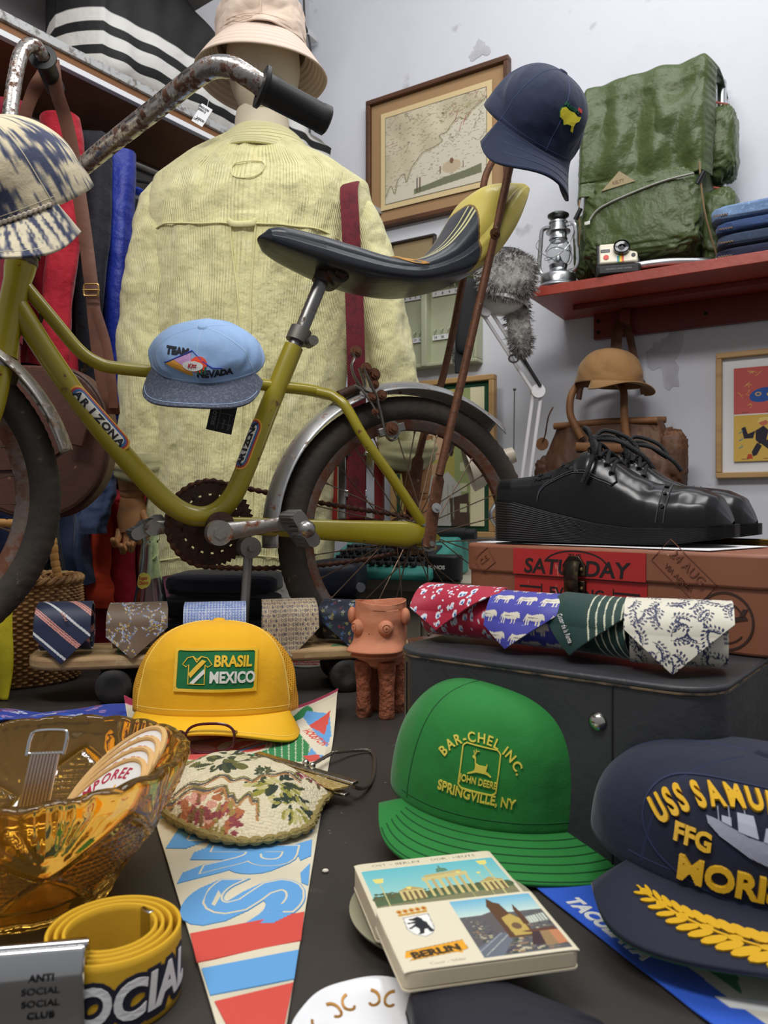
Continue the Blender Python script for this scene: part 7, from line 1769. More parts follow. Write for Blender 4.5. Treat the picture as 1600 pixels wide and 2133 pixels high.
# navy golf cap on top of the sissy bar
mNv = cloth('golf_navy', (26, 36, 64), (22, 30, 54)); mNvs = M('thread_blue', (56, 68, 104), .8)
p = at(1098, 276, 1.262)
mc, front, brim, cpt, cn = cap_maker(
 'golf_cap', 'navy blue cap with a small yellow map emblem perched on the bicycle back bar', tuple(p), (rad(46), rad(14), rad(26)), .082, .092, .098, mNv, mNv, ef=.8, eb=.85, zf=.86, zb=.9, brimL=.060, brimA=1.08, bw_=1.08,
 curve=.034, tilt=.016, wr=.0035, seed=21, rows=4, mStitch=mNvs, seams=(0, 1.05, -1.05, 2.1, -2.1, PI))
gfm = lambda x, y: front(x + .014, y + .058)
blobp = [(-.020, .008), (-.014, .012), (-.004, .010), (.004, .011), (.012, .008), (.019, .010), (.018, .003), (.013, -.001), (.012, -.006), (.015, -.014), (.011, -.014), (.008, -.007), (.0, -.008), (-.006, -.011), (-.010, -.006), (-.017, -.004), (-.020, .002)]
decal('emblem', poly2([(x * 1.08, y * 1.10) for x, y in blobp]), gfm, M('thread_pine', (20, 92, 62), .7), mc, .0010)
decal('emblem', poly2(blobp), gfm, M('thread_yellow', (236, 220, 50), .6, bump=(('diag', 600, .4, .001),)), mc, .0018)
decal('lettering', text_at('Masters', -.002, .013, .0070, -.05, .01, .95, shear=.3), gfm, M('thread_pine', (20, 92, 62), .7), mc, .0014)
decal('emblem', poly2([(.010, .021), (.018, .020), (.018, .015), (.011, .016)]), gfm, M('thread_scarlet', (206, 60, 60), .6), mc, .0014)
# pale denim cap hooked on the top tube
mDn = cloth('denim_pale', (146, 176, 216), (128, 160, 204)); mDk = M('denim_black', (78, 84, 100), .9, sheen=.2, var=((300, .5, .6, (104, 110, 126)),), bump=(('fine', 600, .25, .0015),))
p = at(434, 752, 1.165)
dc, front, brim, cpt, cn = cap_maker('denim_cap', 'pale blue denim cap with a charcoal brim hanging on the bicycle top tube', tuple(p), (rad(42), rad(3), rad(-2)), .085, .066, .056, mDn, mDk, ef=.75, eb=.85, zf=.8, zb=.9, brimL=.046, brimA=1.12, bw_=1.10,
 curve=.012, tilt=.010, wr=.0055, seed=24, rows=1, mStitch=M('thread_sky', (170, 194, 226), .8), seams=(0, 1.05, -1.05, 2.1, -2.1, PI))
df = lambda x, y: front(x - .002, y * .9 + .030)
mIk = M('thread_black', (26, 28, 40), .7)
decal('lettering', text_at('TEAM', -.026, .0155, .0098, .03, .05, .95), df, mIk, dc, .0012); decal('lettering', text_at('NEVADA', .030, -.0175, .0098, -.06, .05, .90), df, mIk, dc, .0012)
decal('emblem', poly2([(-.044, -.002), (-.006, .020), (-.002, -.016), (-.010, -.016)]), df, M('thread_orange', (226, 160, 60), .7), dc, .0009)
decal('emblem', poly2([(-.030, .006), (-.006, .020), (-.004, .002), (-.018, -.001)]), df, M('thread_pinkish', (196, 150, 200), .7), dc, .0012)
decal('emblem', poly2([(.006 + .012 * math.cos(t), .002 + .0125 * math.sin(t)) for t in np.linspace(0, 2 * PI, 24)[:-1]]), df, M('thread_vermilion', (226, 70, 40), .7), dc, .0011)
decal('emblem', poly2([(-.002 + .015 * math.cos(t), -.001 + .0075 * math.sin(t)) for t in np.linspace(0, 2 * PI, 24)[:-1]]), df, mWht, dc, .0018); decal('lettering', text_at('Kitt', -.002, -.0035, .0062, .1, .02, .9, shear=.3), df, M('thread_crimson', (176, 40, 60), .7), dc, .0024)
for x0, h_ in ((.006, .012), (.011, .014), (.016, .010)): decal('emblem', stroke([(x0, -.012), (x0, -.012 + h_)], .0022), df, M('thread_pine', (20, 92, 62), .7), dc, .0016)
decal('emblem', stroke([(-.046, -.002), (-.004, .024), (.012, .006), (.026, -.004), (.040, -.006)], .0013), df, M('thread_royal', (40, 60, 170), .7), dc, .0012)
tq = at(463, 866, 1.20); TR = Matrix.Rotation(.22, 3, 'Y') @ Matrix.Rotation(.05, 3, 'Z')
ht = thing('hang_tag', 'black printed card tag hanging below the pale denim cap', 'tag', tq)
b = MB(); b.box(tq, (.040, .0010, .052), TR); b.build('card', M('tag_black', (26, 26, 30), .6), ht)
decal('print', join2(text_at('SIGLO V', -.009, -.002, .0058, PI / 2, .02, 1.0), stroke([(-.004, -.022), (-.004, .022)], .0005), stroke([(-.004, .004), (.017, .004)], .0005), stroke([(-.004, -.012), (.017, -.012)], .0005), stroke([(.012, -.022), (.012, .004)], .0005), text_at('GORRA', .006, -.020, .0028, PI / 2, 0, 1.0, 'L'), text_at('97', .006, -.008, .0028, PI / 2, 0, 1.0, 'L'), text_at('MOD', .0155, -.020, .0028, PI / 2, 0, 1.0, 'L')),
  lambda x, y: (tq + TR @ Vector((x, -.0007, y)), Vector((0, -1, 0))), M('tag_grey_ink', (120, 120, 126), .6), ht, .0003)
b = MB(); b.tube([tq + TR @ Vector((.004, 0, .025)), tq + Vector((.012, .0, .045))], .0005, 5); b.build('string', M('string_black', (30, 30, 32), .8), ht)
# tie-dye cap hanging on the handlebar
tdp = Pic(-.14, -.02, .14, .14, 10, 10, (0, 0, 0))
def tied(x, y, z, az):
 n = wob(az * 1.5, z * 8, 71, 1.1) + .8 * wob(az * 5, z * 6 + 3, 72, 1.2) + .55 * wob(az * 14, z * 22, 73, 1.2)
 k = np.clip((n - .05) / .45, 0, 1)[:, None]; return np.array((214, 200, 168)) * (1 - k) + np.array((66, 72, 98)) * k
def tiedb(x, y, z):
 a = np.arctan2(x, -y); r = np.hypot(x, y); n = wob(a * 6, r * 7, 75, 1.3) + .6 * wob(a * 16, r * 24, 76, 1.2) + .25
 k = np.clip((n - .0) / .4, 0, 1)[:, None]; return np.array((210, 198, 170)) * (1 - k) + np.array((58, 64, 90)) * k
mTd = M('tie_dye', rough=.85, attr=True, sheen=.15, bump=(('noise', 30, .35, .012), ('fine', 700, .15, .0015)))
p = at(48, 440, .985)
td, front, brim, cpt, cn = cap_maker('tie_dye_cap', 'cream and indigo tie dyed cap with a chequered flag emblem, hanging on the handlebar', tuple(p), (rad(38), rad(-4), rad(-22)), .098, .088, .108, mTd, mTd, ef=.62, eb=.85, zf=.75, zb=.85, brimL=.055, brimA=1.12, bw_=1.10,
 curve=.030, tilt=.014, wr=.0045, seed=27, rows=1, colf=tied, bcolf=tiedb, mStitch=M('thread_cream', (200, 190, 164), .8), seams=(1.05, -1.05, 2.1, -2.1), rope=M('cap_rope', (176, 164, 148), .7))
fl = lambda x, y: front(x + .012, y + .050)
mCk, mCw = M('flag_black', (26, 26, 34), .7), M('flag_cream', (214, 204, 176), .7)
decal('emblem', strips(.0, .030, -.002, .032), fl, mCk, td, .0008)
decal('emblem', join2(*[strips(.002 + i * .0068, .0078 + i * .0068, .000 + j * .0078, .0064 + j * .0078, 2) for i in range(4) for j in range(4) if (i + j) % 2 == 0]), fl, mCw, td, .0014)
decal('emblem', poly2([(-.030, -.004), (.000, -.008), (.006, .004), (.003, .018), (-.012, .030), (-.028, .028)]), fl, mCw, td, .0016); decal('emblem', poly2([(-.028, -.002), (-.001, -.006), (.004, .004), (-.026, .006)]), fl, M('flag_red', (190, 50, 44), .7), td, .0020)
decal('lettering', text_at('racing', .008, -.018, .0130, .10, .01, .90, shear=.35), fl, mCk, td, .0012)
sp0, sp1 = at(148, 428, 1.0), at(252, 352, 1.08)
b = MB(); b.tube(cr([at(140, 420, .985), at(172, 432, 1.0), at(212, 437, 1.03), at(242, 428, 1.06), at(254, 400, 1.09)], 8), .0078, 8, flat=.12, up=(0, 0, 1)); b.build('strap', M('cap_strap', (150, 146, 128), .7), td)
b = MB(); b.tube(cr([at(205, 328, 1.10), at(236, 346, 1.11), at(254, 380, 1.10), at(252, 414, 1.075)], 8), .013, 10, flat=.2, up=(0, 0, 1)); b.build('back_band', M('cap_band', (206, 196, 172), .85, var=((40, .55, .65, (70, 76, 100)),)), td)
# ================================================================== brown leather shoulder bag hanging from the far grip
mBrn = M('leather_brown', (84, 50, 38), .45, var=((5, .45, .7, (66, 38, 30)), (60, .68, .73, (120, 84, 66))), bump=(('noise', 40, .25, .006), ('voro', 260, .12, .001)))
mStr = M('leather_strap', (112, 70, 52), .5, var=((12, .5, .7, (92, 56, 42)),), bump=(('noise', 80, .2, .003),))
lb = thing('leather_bag', 'dark brown rounded leather shoulder bag hanging on a long strap from the far grip', 'bag', at(120, 1085, 1.42))
lc = at(92, 925, 1.42)
oc = [(-.15, .10), (-.13, .138), (.0, .142), (.07, .132), (.115, .085), (.130, .02), (.118, -.06), (.075, -.115), (.015, -.138), (-.06, -.13), (-.12, -.09), (-.15, -.02)]
ol = [(q.x, q.y) for q in cr([Vector((x, y, 0)) for x, y in oc], 8, True)]
b = MB(); b.prism(ol, lambda x, y: lc + Vector((x, -.026, y)), lambda x, y: lc + Vector((x, .026, y))); b.build('body', mBrn, lb, ang=40, bevel=.010, seg=3)
b = MB(); b.tube([lc + Vector((x * .965, -.0262, y * .965)) for x, y in ol], .0010, 5, True); b.build('stitching', M('stitch_dark', (50, 30, 24), .7), lb)
fo = [(-.15, .09), (-.13, .134), (.0, .138), (.065, .126), (.085, .07), (.06, .0), (.0, -.04), (-.08, -.05), (-.15, -.02)]
fl_ = [(q.x, q.y) for q in cr([Vector((x, y, 0)) for x, y in fo], 8, True)]
b = MB(); b.prism(fl_, lambda x, y: lc + Vector((x, -.031, y)), lambda x, y: lc + Vector((x, -.027, y))); b.build('flap', mBrn, lb, ang=40, bevel=.0015)
pt = at(164, 850, 1.37); b = MB(); b.box(pt + Vector((0, .0, -.03)), (.032, .006, .075), Matrix.Rotation(.22, 3, 'Y')); b.build('strap_tab', mBrn, lb, bevel=.002)
b = MB(); b.tube(cr([pt + Vector((-.010, -.006, .010)), pt + Vector((-.012, -.008, .026)), pt + Vector((.0, -.008, .034)), pt + Vector((.012, -.008, .026)), pt + Vector((.012, -.006, .010))], 6), .0022, 8); b.build('ring', M('brass_old', (176, 140, 84), .35, .95), lb)
G_ = Vector(at(104, 152, 1.338))
s1 = cr([G_ + Vector((.004, .0, .022)), at(118, 190, 1.345), at(134, 240, 1.36), at(146, 290, 1.37), at(158, 360, 1.38), at(176, 480, 1.385), at(186, 560, 1.385), at(192, 610, 1.385), at(203, 720, 1.385), at(216, 800, 1.385), at(232, 838, 1.385), at(236, 862, 1.395)], 8)
b = MB(); b.tube(s1, .0125, 8, flat=.16, up=(1, 0, 0)); b.build('strap', mStr, lb)
s2 = cr([G_ + Vector((-.004, .004, .022)), at(82, 168, 1.345), at(66, 200, 1.36), at(50, 250, 1.37), at(38, 330, 1.385), at(30, 500, 1.40), at(28, 700, 1.42), at(34, 820, 1.43)], 8)
b = MB(); b.tube(s2, .0115, 8, flat=.16, up=(1, 0, 0)); b.build('strap', mStr, lb)
s3 = cr([at(198, 640, 1.376), at(222, 720, 1.378), at(233, 800, 1.38), at(236, 850, 1.385)], 8); b = MB(); b.tube(s3, .0085, 8, flat=.18, up=(1, 0, 0)); b.build('strap', mStr, lb)
bk0 = at(190, 604, 1.372); b = MB(); rrb = rect_round(.026, .021, .003, 3); b.tube([bk0 + Vector((x, 0, y)) for x, y in rrb], .0017, 8, True); b.cyl(bk0 + Vector((-.015, 0, .0)), bk0 + Vector((.015, 0, 0)), .0015, n=8); b.build('buckle', M('brass_old', (176, 140, 84), .35, .95), lb)
# ================================================================== things on the red shelf
def shp(u, v, off): return bw(u, v, off)
def on_shelf(u, off):
 lo, hi = 0.0, 3.0
 for _ in range(50):
  m_ = (lo + hi) / 2; P_ = onb(m_, zshelf, off)
  if P_.x / P_.y * F + U0 < u: lo = m_
  else: hi = m_
 return onb(lo, zshelf, off)
RB = frame3(dB, -nB)
mGal = M('lantern_zinc', (176, 178, 180), .28, 1.0, rust=(50, .62, .74, (110, 100, 90)), bump=(('noise', 90, .2, .003),))
lp = on_shelf(1163, .245)
lan = thing('hurricane_lantern', 'galvanised hurricane lantern with a glass globe at the left end of the red shelf', 'lantern', lp)
def lathe(nm, prof, c, m, par, n=40, R=None, ang=40): b = MB(); b.lathe(prof, c, n, R); return b.build(nm, m, par, ang=ang)
lathe('tank', [(0, .0), (.056, .0), (.058, .004), (.055, .010), (.050, .013), (.0505, .034), (.047, .040), (.030, .048), (.024, .052), (.022, .060), (0, .060)], lp, mGal, lan)
lathe('burner', [(.0, .058), (.024, .058), (.026, .068), (.020, .072), (.012, .080), (.006, .094), (0, .094)], lp, mGal, lan)
lathe('globe', [(.022, .068), (.030, .078), (.0345, .095), (.034, .112), (.028, .130), (.023, .138), (.021, .138), (.026, .129), (.032, .112), (.0325, .095), (.028, .079), (.020, .069)], lp, M('lantern_glass', (248, 250, 250), .02, trans=1.0, ior=1.3), lan)
lathe('chimney', [(.024, .136), (.026, .140), (.024, .146), (.024, .158), (.034, .160), (.034, .164), (.024, .168), (.023, .184), (.026, .186), (.026, .190), (.022, .192), (0, .193)], lp, mGal, lan)
lathe('hood', [(.012, .192), (.030, .206), (.030, .210), (.024, .214), (.012, .216), (0, .216)], lp, M('lantern_dark', (86, 88, 84), .35, .9, var=((60, .5, .6, (50, 54, 48)),)), lan)
for sg in (-1, 1):
 b = MB(); pts = [lp + RB @ Vector((sg * x, 0, z)) for x, z in ((.020, .046), (.044, .048), (.054, .060), (.056, .080), (.053, .120), (.050, .160), (.046, .176), (.034, .180), (.024, .178))]
 b.tube(cr(pts, 6), .0062, 10); b.build('side_tube', mGal, lan)
b = MB()
for z, r in ((.088, .038), (.120, .036)):
 pts = [lp + Vector((r * math.cos(t), r * math.sin(t), z + .012 * math.sin(t * 2 + z * 40))) for t in np.linspace(0, 2 * PI, 40, endpoint=False)]; b = MB(); b.tube(pts, .0011, 6, True); b.build('guard_wire', mGal, lan)
b = MB(); b.tube(cr([lp + RB @ Vector((sg * .050, -.008, .155)) if i in (0, 4) else lp + RB @ Vector((x, -.052, z)) for i, (sg, x, z) in enumerate(((-1, 0, 0), (0, -.045, .11), (0, .0, .075), (0, .045, .10), (1, 0, 0)))], 8), .0011, 6); b.build('bail', mGal, lan)
# instant camera
cp = on_shelf(1287, .235); RC_ = RB @ Matrix.Rotation(.30, 3, 'Z')
cam_t = thing('instant_camera', 'cream and black instant film camera on the red shelf beside the lantern', 'camera', cp)
def cb(nm, c, d, m, bevel=.003, R=RC_): b = MB(); b.box(cp + R @ Vector(c), d, R); return b.build(nm, m, cam_t, bevel=bevel)
mCb, mCc = M('camera_black', (26, 26, 28), .45), M('camera_cream', (226, 218, 196), .45)
b = MB(); sect = [(-.058, .0), (.058, 0), (.058, .026), (.040, .060), (.010, .098), (-.014, .098), (-.040, .034), (-.058, .026)]
b.prism(sect, lambda y, z: cp + RC_ @ Vector((-.056, y, z + .001)), lambda y, z: cp + RC_ @ Vector((.056, y, z + .001))); b.build('body', mCb, cam_t, ang=30, bevel=.003)
fpR = RC_ @ Matrix.Rotation(rad(-20), 3, 'X'); fp0 = cp + RC_ @ Vector((0, -.034, .063))
b = MB(); b.box(fp0, (.098, .014, .062), fpR); b.build('front_panel', mCc, cam_t, bevel=.004)
lens = MB(); lens.lathe([(.0215, -.004), (.0215, .012), (.0195, .014), (.0175, .010), (.010, .009), (.008, .004), (0, .004)], fp0 + fpR @ Vector((.008, -.007, .010)), 32, Matrix((fpR @ Vector((1, 0, 0)), fpR @ Vector((0, 0, 1)), fpR @ Vector((0, -1, 0)))).transposed()); lens.build('lens', M('lens_black', (18, 18, 22), .12, coat=.5), cam_t)
def fpf(x, y): return fp0 + fpR @ Vector((x, -.0072, y)), fpR @ Vector((0, -1, 0))
circ = lambda x, y, r, n=20: poly2([(x + r * math.cos(2 * PI * k / n), y + r * math.sin(2 * PI * k / n)) for k in range(n)])
decal('shutter_button', circ(-.032, -.014, .0072), fpf, M('button_red', (206, 56, 44), .4), cam_t, .002); decal('viewfinder', poly2([(.032, .008), (.046, .008), (.046, .026), (.032, .026)]), fpf, mCb, cam_t, .001); decal('dial', circ(.038, -.012, .0055), fpf, mCb, cam_t, .002)
decal('badge', poly2([(-.046, .002), (-.022, .002), (-.022, .012), (-.046, .012)]), fpf, mCb, cam_t, .0006); decal('badge_lettering', text_at('OneStep', -.034, .0048, .0040, 0, .0, .9), fpf, mWht, cam_t, .001)
for k, c in enumerate(((60, 140, 190), (90, 160, 80), (232, 200, 60), (230, 140, 50), (200, 60, 50))): decal('rainbow_stripe', poly2([(-.004 + k * .0034, -.031), (-.0006 + k * .0034, -.031), (-.0006 + k * .0034, -.012), (-.004 + k * .0034, -.012)]), fpf, M('stripe_%s' % 'abcde'[k], c, .5), cam_t, .0006)
cb('film_door', (0, -.060, .014), (.104, .008, .022), mCb)
decal('lettering', text_at('POLAROID LAND CAMERA', 0, .0, .0042, 0, .0, .9), lambda x, y: (cp + RC_ @ Vector((x, -.0645, .013 + y)), RC_ @ Vector((0, -1, 0))), M('grey_ink', (150, 150, 150), .6), cam_t, .0003)
# backpack
mOl = M('nylon_olive', (72, 86, 44), .42, sheen=.1, var=((5, .5, .75, (62, 76, 38)),), bump=(('noise', 9, .5, .04), ('noise', 26, .22, .012), ('fine', 600, .05, .001)))
q0, q1 = on_shelf(1215, .20), on_shelf(1478, .20)
s0b, s1b = bsz(q0)[0], bsz(q1)[0]; BWd = s1b - s0b; zTop = bw(1395, 138, .20).z; BHt = zTop - zshelf
cxp = onb((s0b + s1b) / 2, zshelf + BHt / 2, .13)
bp_ = thing('backpack', 'olive green nylon frame backpack standing on the red shelf', 'backpack', onb((s0b + s1b) / 2, zshelf, .13))
def lean(x, y, z): return x + .02 * z / BHt, y - .03 * (z / BHt) , z
blob('body', cxp + ZV * .012, (BWd, .20, BHt - .03), mOl, bp_, RB, .34, .34, .02, 1.2, 31, 140, 110, .025, fn=lean)
def flap_fn(U, Vv):
 # drape: back of the top, over the front edge, down to the lower hem
 x = (U - .5) * (BWd * 1.05); L = Vv
 y = np.interp(L, [0, .22, .30, .42, 1], [.10, -.02, -.085, -.112, -.128 ]); z = np.interp(L, [0, .18, .26, .34, .45, 1], [BHt + .002, BHt + .006, BHt - .004, BHt - .03, BHt - .085, BHt * .425])
 e = np.abs(U - .5) * 2; z = z - .03 * np.clip(e - .86, 0, 1) / .14 * (L < .5) * (1 - L * 1.6); y = y + .045 * np.clip((e - .88) / .12, 0, 1) ** 1.5
 pk = np.clip(1 - np.minimum(U, 1 - U) / .05, 0, 1); y = y - .005 * pk * np.sin(Vv * 150) 
 y = y - .010 * wob(U * 2.2, Vv * 2.5, 33, 1.0) - .008 * np.abs(wob(U * 3 + Vv * 2, Vv * 3.4 - U, 34, 1.0)) * (L > .3)
 z = z - .01 * (U - .5) * (L > .9) + .03 * (U - .5) * np.clip(L - .4, 0, 1)
 x = x + .02 * z / BHt - .01; y = y - .03 * (z - BHt / 2) / BHt
 o = onb((s0b + s1b) / 2, zshelf, .13)
 return o.x + x * RB[0][0] + y * RB[0][1], o.y + x * RB[1][0] + y * RB[1][1], o.z + z
grid('top_flap', flap_fn, 120, 130, mOl, bp_, thick=.003)
def bpp(x, y, z): return onb((s0b + s1b) / 2, zshelf, .13) + RB @ Vector((x, y, z))
blob('lower_pocket', bpp(.0, -.100, BHt * .285), (BWd * .93, .075, BHt * .40), mOl, bp_, RB, .45, .45, .035, 1.4, 36, 110, 70, .05)
for x, z, h_, w_, y in ((.5, .62, .34, .085, .0), (.5, .22, .36, .095, -.01), (-.5, .24, .34, .060, -.0)):
 blob('side_pocket', bpp(BWd * x + (.018 if x > 0 else -.01), y, BHt * z), (w_, .13, BHt * h_), mOl, bp_, RB, .55, .6, .05, 1.4, int(40 + z * 50), 70, 50, .06)
zm = M('zip_white', (206, 206, 200), .4, .3, bump=(('fine', 900, .6, .002),))
def pocket_front(xr_, zr_): return bpp(BWd * xr_, -.140, BHt * zr_)
b = MB(); b.tube(cr([pocket_front(-.40, .285), pocket_front(-.30, .345), pocket_front(-.05, .385), pocket_front(.2, .41), pocket_front(.42, .415)], 10), .0045, 8, flat=.5, up=tuple(nB)); b.build('zip', zm, bp_)
b = MB(); zp = pocket_front(-.40, .283); b.box(zp + nB * .004, (.016, .003, .010), RB); b.build('zip_pull', M('pull_steel', (196, 196, 190), .3, .9), bp_, bevel=.001)
for x, z, l in ((.53, .79, .03), (.52, .395, .03)):
 b = MB(); p = bpp(BWd * x, -.052, BHt * z); b.tube([p, p + RB @ Vector((l, .02, -.006 + .0 * l))], .0032, 6, flat=.5); b.build('pocket_zip', M('zip_red', (150, 74, 60), .5), bp_)
b = MB(); b.prism([(-.042, -.010), (.048, -.002), (.006, .034)], lambda x, y: bpp(x - .055, -.1335, BHt * .445 + y), lambda x, y: bpp(x - .055, -.1375, BHt * .445 + y)); lbp = b.build('maker_patch', M('patch_suede', (160, 146, 112), .9), bp_)
decal('patch_lettering', text_at('KELTY', .004, .002, .0085, .07, .0, .9), lambda x, y: (bpp(x - .055, -.1378, BHt * .445 + y), nB), M('patch_ink', (120, 84, 64), .8), lbp, .0003)
mCd = M('cord_tan', (130, 108, 76), .8)
for x0, pts in ((0, [(.455, -.130, .47), (.47, -.14, .36), (.50, -.135, .22), (.56, -.10, .06), (.60, -.08, .02)]), (1, [(-.47, -.128, .43), (-.475, -.14, .36), (-.47, -.135, .28), (-.49, -.12, .20)])):
 b = MB(); b.tube(cr([bpp(BWd * x, y, BHt * z) for x, y, z in pts], 8), .0022, 7); b.build('cord', mCd, bp_)
for x, z in ((.47, .385), (-.475, .335)):
 b = MB(); p = bpp(BWd * x, -.146, BHt * z); b.cyl(p + RB @ Vector((-.008, 0, -.014)), p + RB @ Vector((.008, 0, .014)), .0062, n=14); b.build('toggle', M('toggle_black', (24, 24, 26), .4), bp_)
mAl = M('aluminium', (208, 210, 212), .3, 1.0)
for x in (-.40, .52):
 b = MB(); b.tube(cr([bpp(BWd * x, .075, .014), bpp(BWd * x, .085, BHt * .5), bpp(BWd * x, .085, BHt * .96), bpp(BWd * x, .083, BHt * .985)], 8), .0135, 14); b.build('frame_tube', mAl, bp_)
b = MB(); b.tube(cr([bpp(BWd * -.46, .06, .016), bpp(BWd * -.35, -.06, .020), bpp(BWd * -.1, -.125, .024), bpp(BWd * .2, -.120, .026), bpp(BWd * .52, -.07, .022), bpp(BWd * .60, -.04, .018)], 10), .0105, 14); b.build('frame_tube', mAl, bp_)
b = MB(); p = bpp(BWd * .60, -.04, .018); b.cyl(p - ZV * .016, p + ZV * .012, .016, n=18); b.build('frame_foot', M('foot_white', (220, 220, 216), .5), bp_)
# folded jeans
jw, jl = .30, .22
jp = on_shelf(1487, .215); js = bsz(jp)[0]
for k, (c, c2, h_, dx, lab) in enumerate((((30, 34, 58), (24, 28, 50), .034, .004, 'dark indigo folded jeans at the bottom of the pile on the red shelf'), ((48, 62, 84), (38, 50, 72), .036, .008, 'grey blue folded jeans with a yellow patch, second from the bottom'),
  ((52, 74, 116), (42, 62, 100), .032, .006, 'mid blue folded jeans, second from the top of the pile'), ((116, 142, 178), (90, 118, 158), .042, -.006, 'pale blue faded folded jeans on top of the pile'))):
 zz = sum((.034, .036, .032, .042)[:k]) 
 t_ = thing('folded_jeans', lab, 'jeans', onb(js + dx + jw / 2, zshelf + zz + .001, .155), None, 'folded jeans on the red shelf')
 mj = M('denim_%s' % 'abcd'[k], c, .9, sheen=.2, var=((10, .48, .7, c2), (160, .55, .7, tuple(min(255, x * 1.25) for x in c))), bump=(('fine', 500, .25, .002), ('noise', 24, .3, .01)))
 blob('folded_leg', onb(js + dx + jw / 2, zshelf + zz + h_ / 2 + .001, .155), (jw, jl, h_ * .98), mj, t_, RB, .35, .30, .012, 1.3, 50 + k, 90, 40)
 b = MB(); b.tube(cr([onb(js + dx + .012 + .003 * i, zshelf + zz + h_ * (.30 + .1 * (i % 2)), .155 + .110 - .0 * i) for i in range(0, 12)], 4), .0012, 6); b.build('stitched_edge', M('thread_tan', (120, 100, 80), .8), t_)
 if k == 1: b = MB(); b.box(onb(js + .185, zshelf + zz + h_ * .55, .2665), (.10, .004, h_ * .72), frame3(dB, nB) @ Matrix.Rotation(.05, 3, 'Y')); b.build('patch', M('patch_sunny', (214, 186, 92), .9, bump=(('noise', 60, .4, .006),)), t_, bevel=.002)
# ================================================================== brown leather holdall hanging under the shelf
mHd = M('leather_tan', (92, 58, 36), .6, var=((5, .42, .68, (66, 40, 25)), (22, .58, .7, (122, 82, 52))), bump=(('noise', 24, .4, .012), ('noise', 90, .2, .003)))
mHl = M('leather_light', (132, 88, 52), .6, var=((10, .45, .7, (100, 64, 38)),), bump=(('noise', 70, .3, .004),))
ho = thing('leather_holdall', 'large worn brown leather holdall hanging on a strap below the red shelf', 'bag', bw(1275, 1060, .16))
hA, hB_ = bw(1148, 875, .22), bw(1362, 880, .22); sa, sb = bsz(hA)[0], bsz(hB_)[0]; ztop = (hA.z + hB_.z) / 2; zbot = ztop - .235; smid = (sa + sb) / 2; hw_ = (sb - sa) / 2
def hold(U, Vv):
 a = 2 * PI * U; c, s = np.cos(a), np.sin(a); q = Vv
 w = hw_ * np.interp(q, [0, .1, .5, 1], [1.30, 1.42, 1.30, 1.0]); d = np.interp(q, [0, .1, .5, 1], [.075, .095, .085, .05])
 x = w * np.sign(c) * np.abs(c) ** .45; y = d * np.sign(s) * np.abs(s) ** .5
 n = .008 * wob(c * 1.2, q * 1.4 + s, 81, 1.0) + .004 * np.abs(wob(c * 2, q * 2, 82, 1.1))
 y = y + n * np.sign(s); z = zbot + (ztop - zbot) * q + .008 * np.cos(c * 3) * (q > .9) * 0
 P_ = [K[i] + dB[i] * (smid + x) + nB[i] * (.135 + y) for i in range(2)]
 return P_[0], P_[1], z
grid('body', hold, 140, 90, mHd, ho, cu=True, thick=.004, off=-1)
for yy, zz in ((.052, .0), (-.052, .012)):
 b = MB(); b.tube([onb(smid - hw_ * 1.02, ztop + zz - .003, .135 + yy), onb(smid, ztop + zz + .002, .135 + yy), onb(smid + hw_ * 1.02, ztop + zz - .003, .135 + yy)], .0095, 12); b.build('rim_roll', mHl, ho)
hz = lambda u, v, o: bw(u, v, o)
b = MB(); b.tube(cr([hz(1212, 912, .225), hz(1200, 890, .228), hz(1188, 862, .23), hz(1190, 825, .225), hz(1208, 800, .205), hz(1240, 792, .19), hz(1280, 795, .195), hz(1298, 812, .22), hz(1300, 850, .23), hz(1302, 890, .228), hz(1306, 915, .225)], 8), .0105, 12); b.build('handle', mHl, ho)
b = MB(); b.tube(cr([hz(1205, 832, .09), hz(1215, 800, .09), hz(1260, 780, .09), hz(1330, 790, .09), hz(1342, 820, .09)], 8), .009, 12); b.build('handle', mHd, ho)
b = MB(); b.tube([hz(1200, 930, .228), hz(1310, 934, .228)], .012, 10, flat=.35, up=(0, 0, 1)); b.build('handle_patch', mHl, ho)
for u, v, w_, h_ in ((1142, 985, .07, .12), (1402, 950, .075, .17)): blob('side_pocket', bw(u, v + 10, .16), (w_, .09, h_), mHd, ho, RB, .6, .6, .07, 1.5, int(u) % 60, 50, 40, .06)
b = MB(); P = cr([hz(1292, 668, .05), hz(1285, 700, .07), hz(1284, 760, .07), hz(1290, 800, .06)], 8); b.tube(P, .016, 8, flat=.14, up=tuple(dB)); b.build('hanging_strap', mHd, ho)
b = MB(); P = cr([hz(1303, 668, .05), hz(1312, 700, .06), hz(1322, 750, .05), hz(1330, 800, .045)], 8); b.tube(P, .011, 8, flat=.14, up=tuple(dB)); b.build('hanging_strap', mHd, ho)
b = MB(); p = hz(1130, 925, .17); b.lathe([(0, 0), (.019, 0), (.019, .003), (0, .003)], p, 24, Matrix((dB, ZV, nB)).transposed()); b.build('round_tag', mHl, ho)
b = MB(); b.tube(cr([hz(1152, 848, .20), hz(1142, 870, .20), hz(1136, 905, .18), hz(1130, 920, .175)], 6), .0022, 7); b.build('tag_cord', mHd, ho)
mTc = cloth('cap_tan', (142, 106, 64), (128, 92, 54))
p = bw(1268, 803, .20)
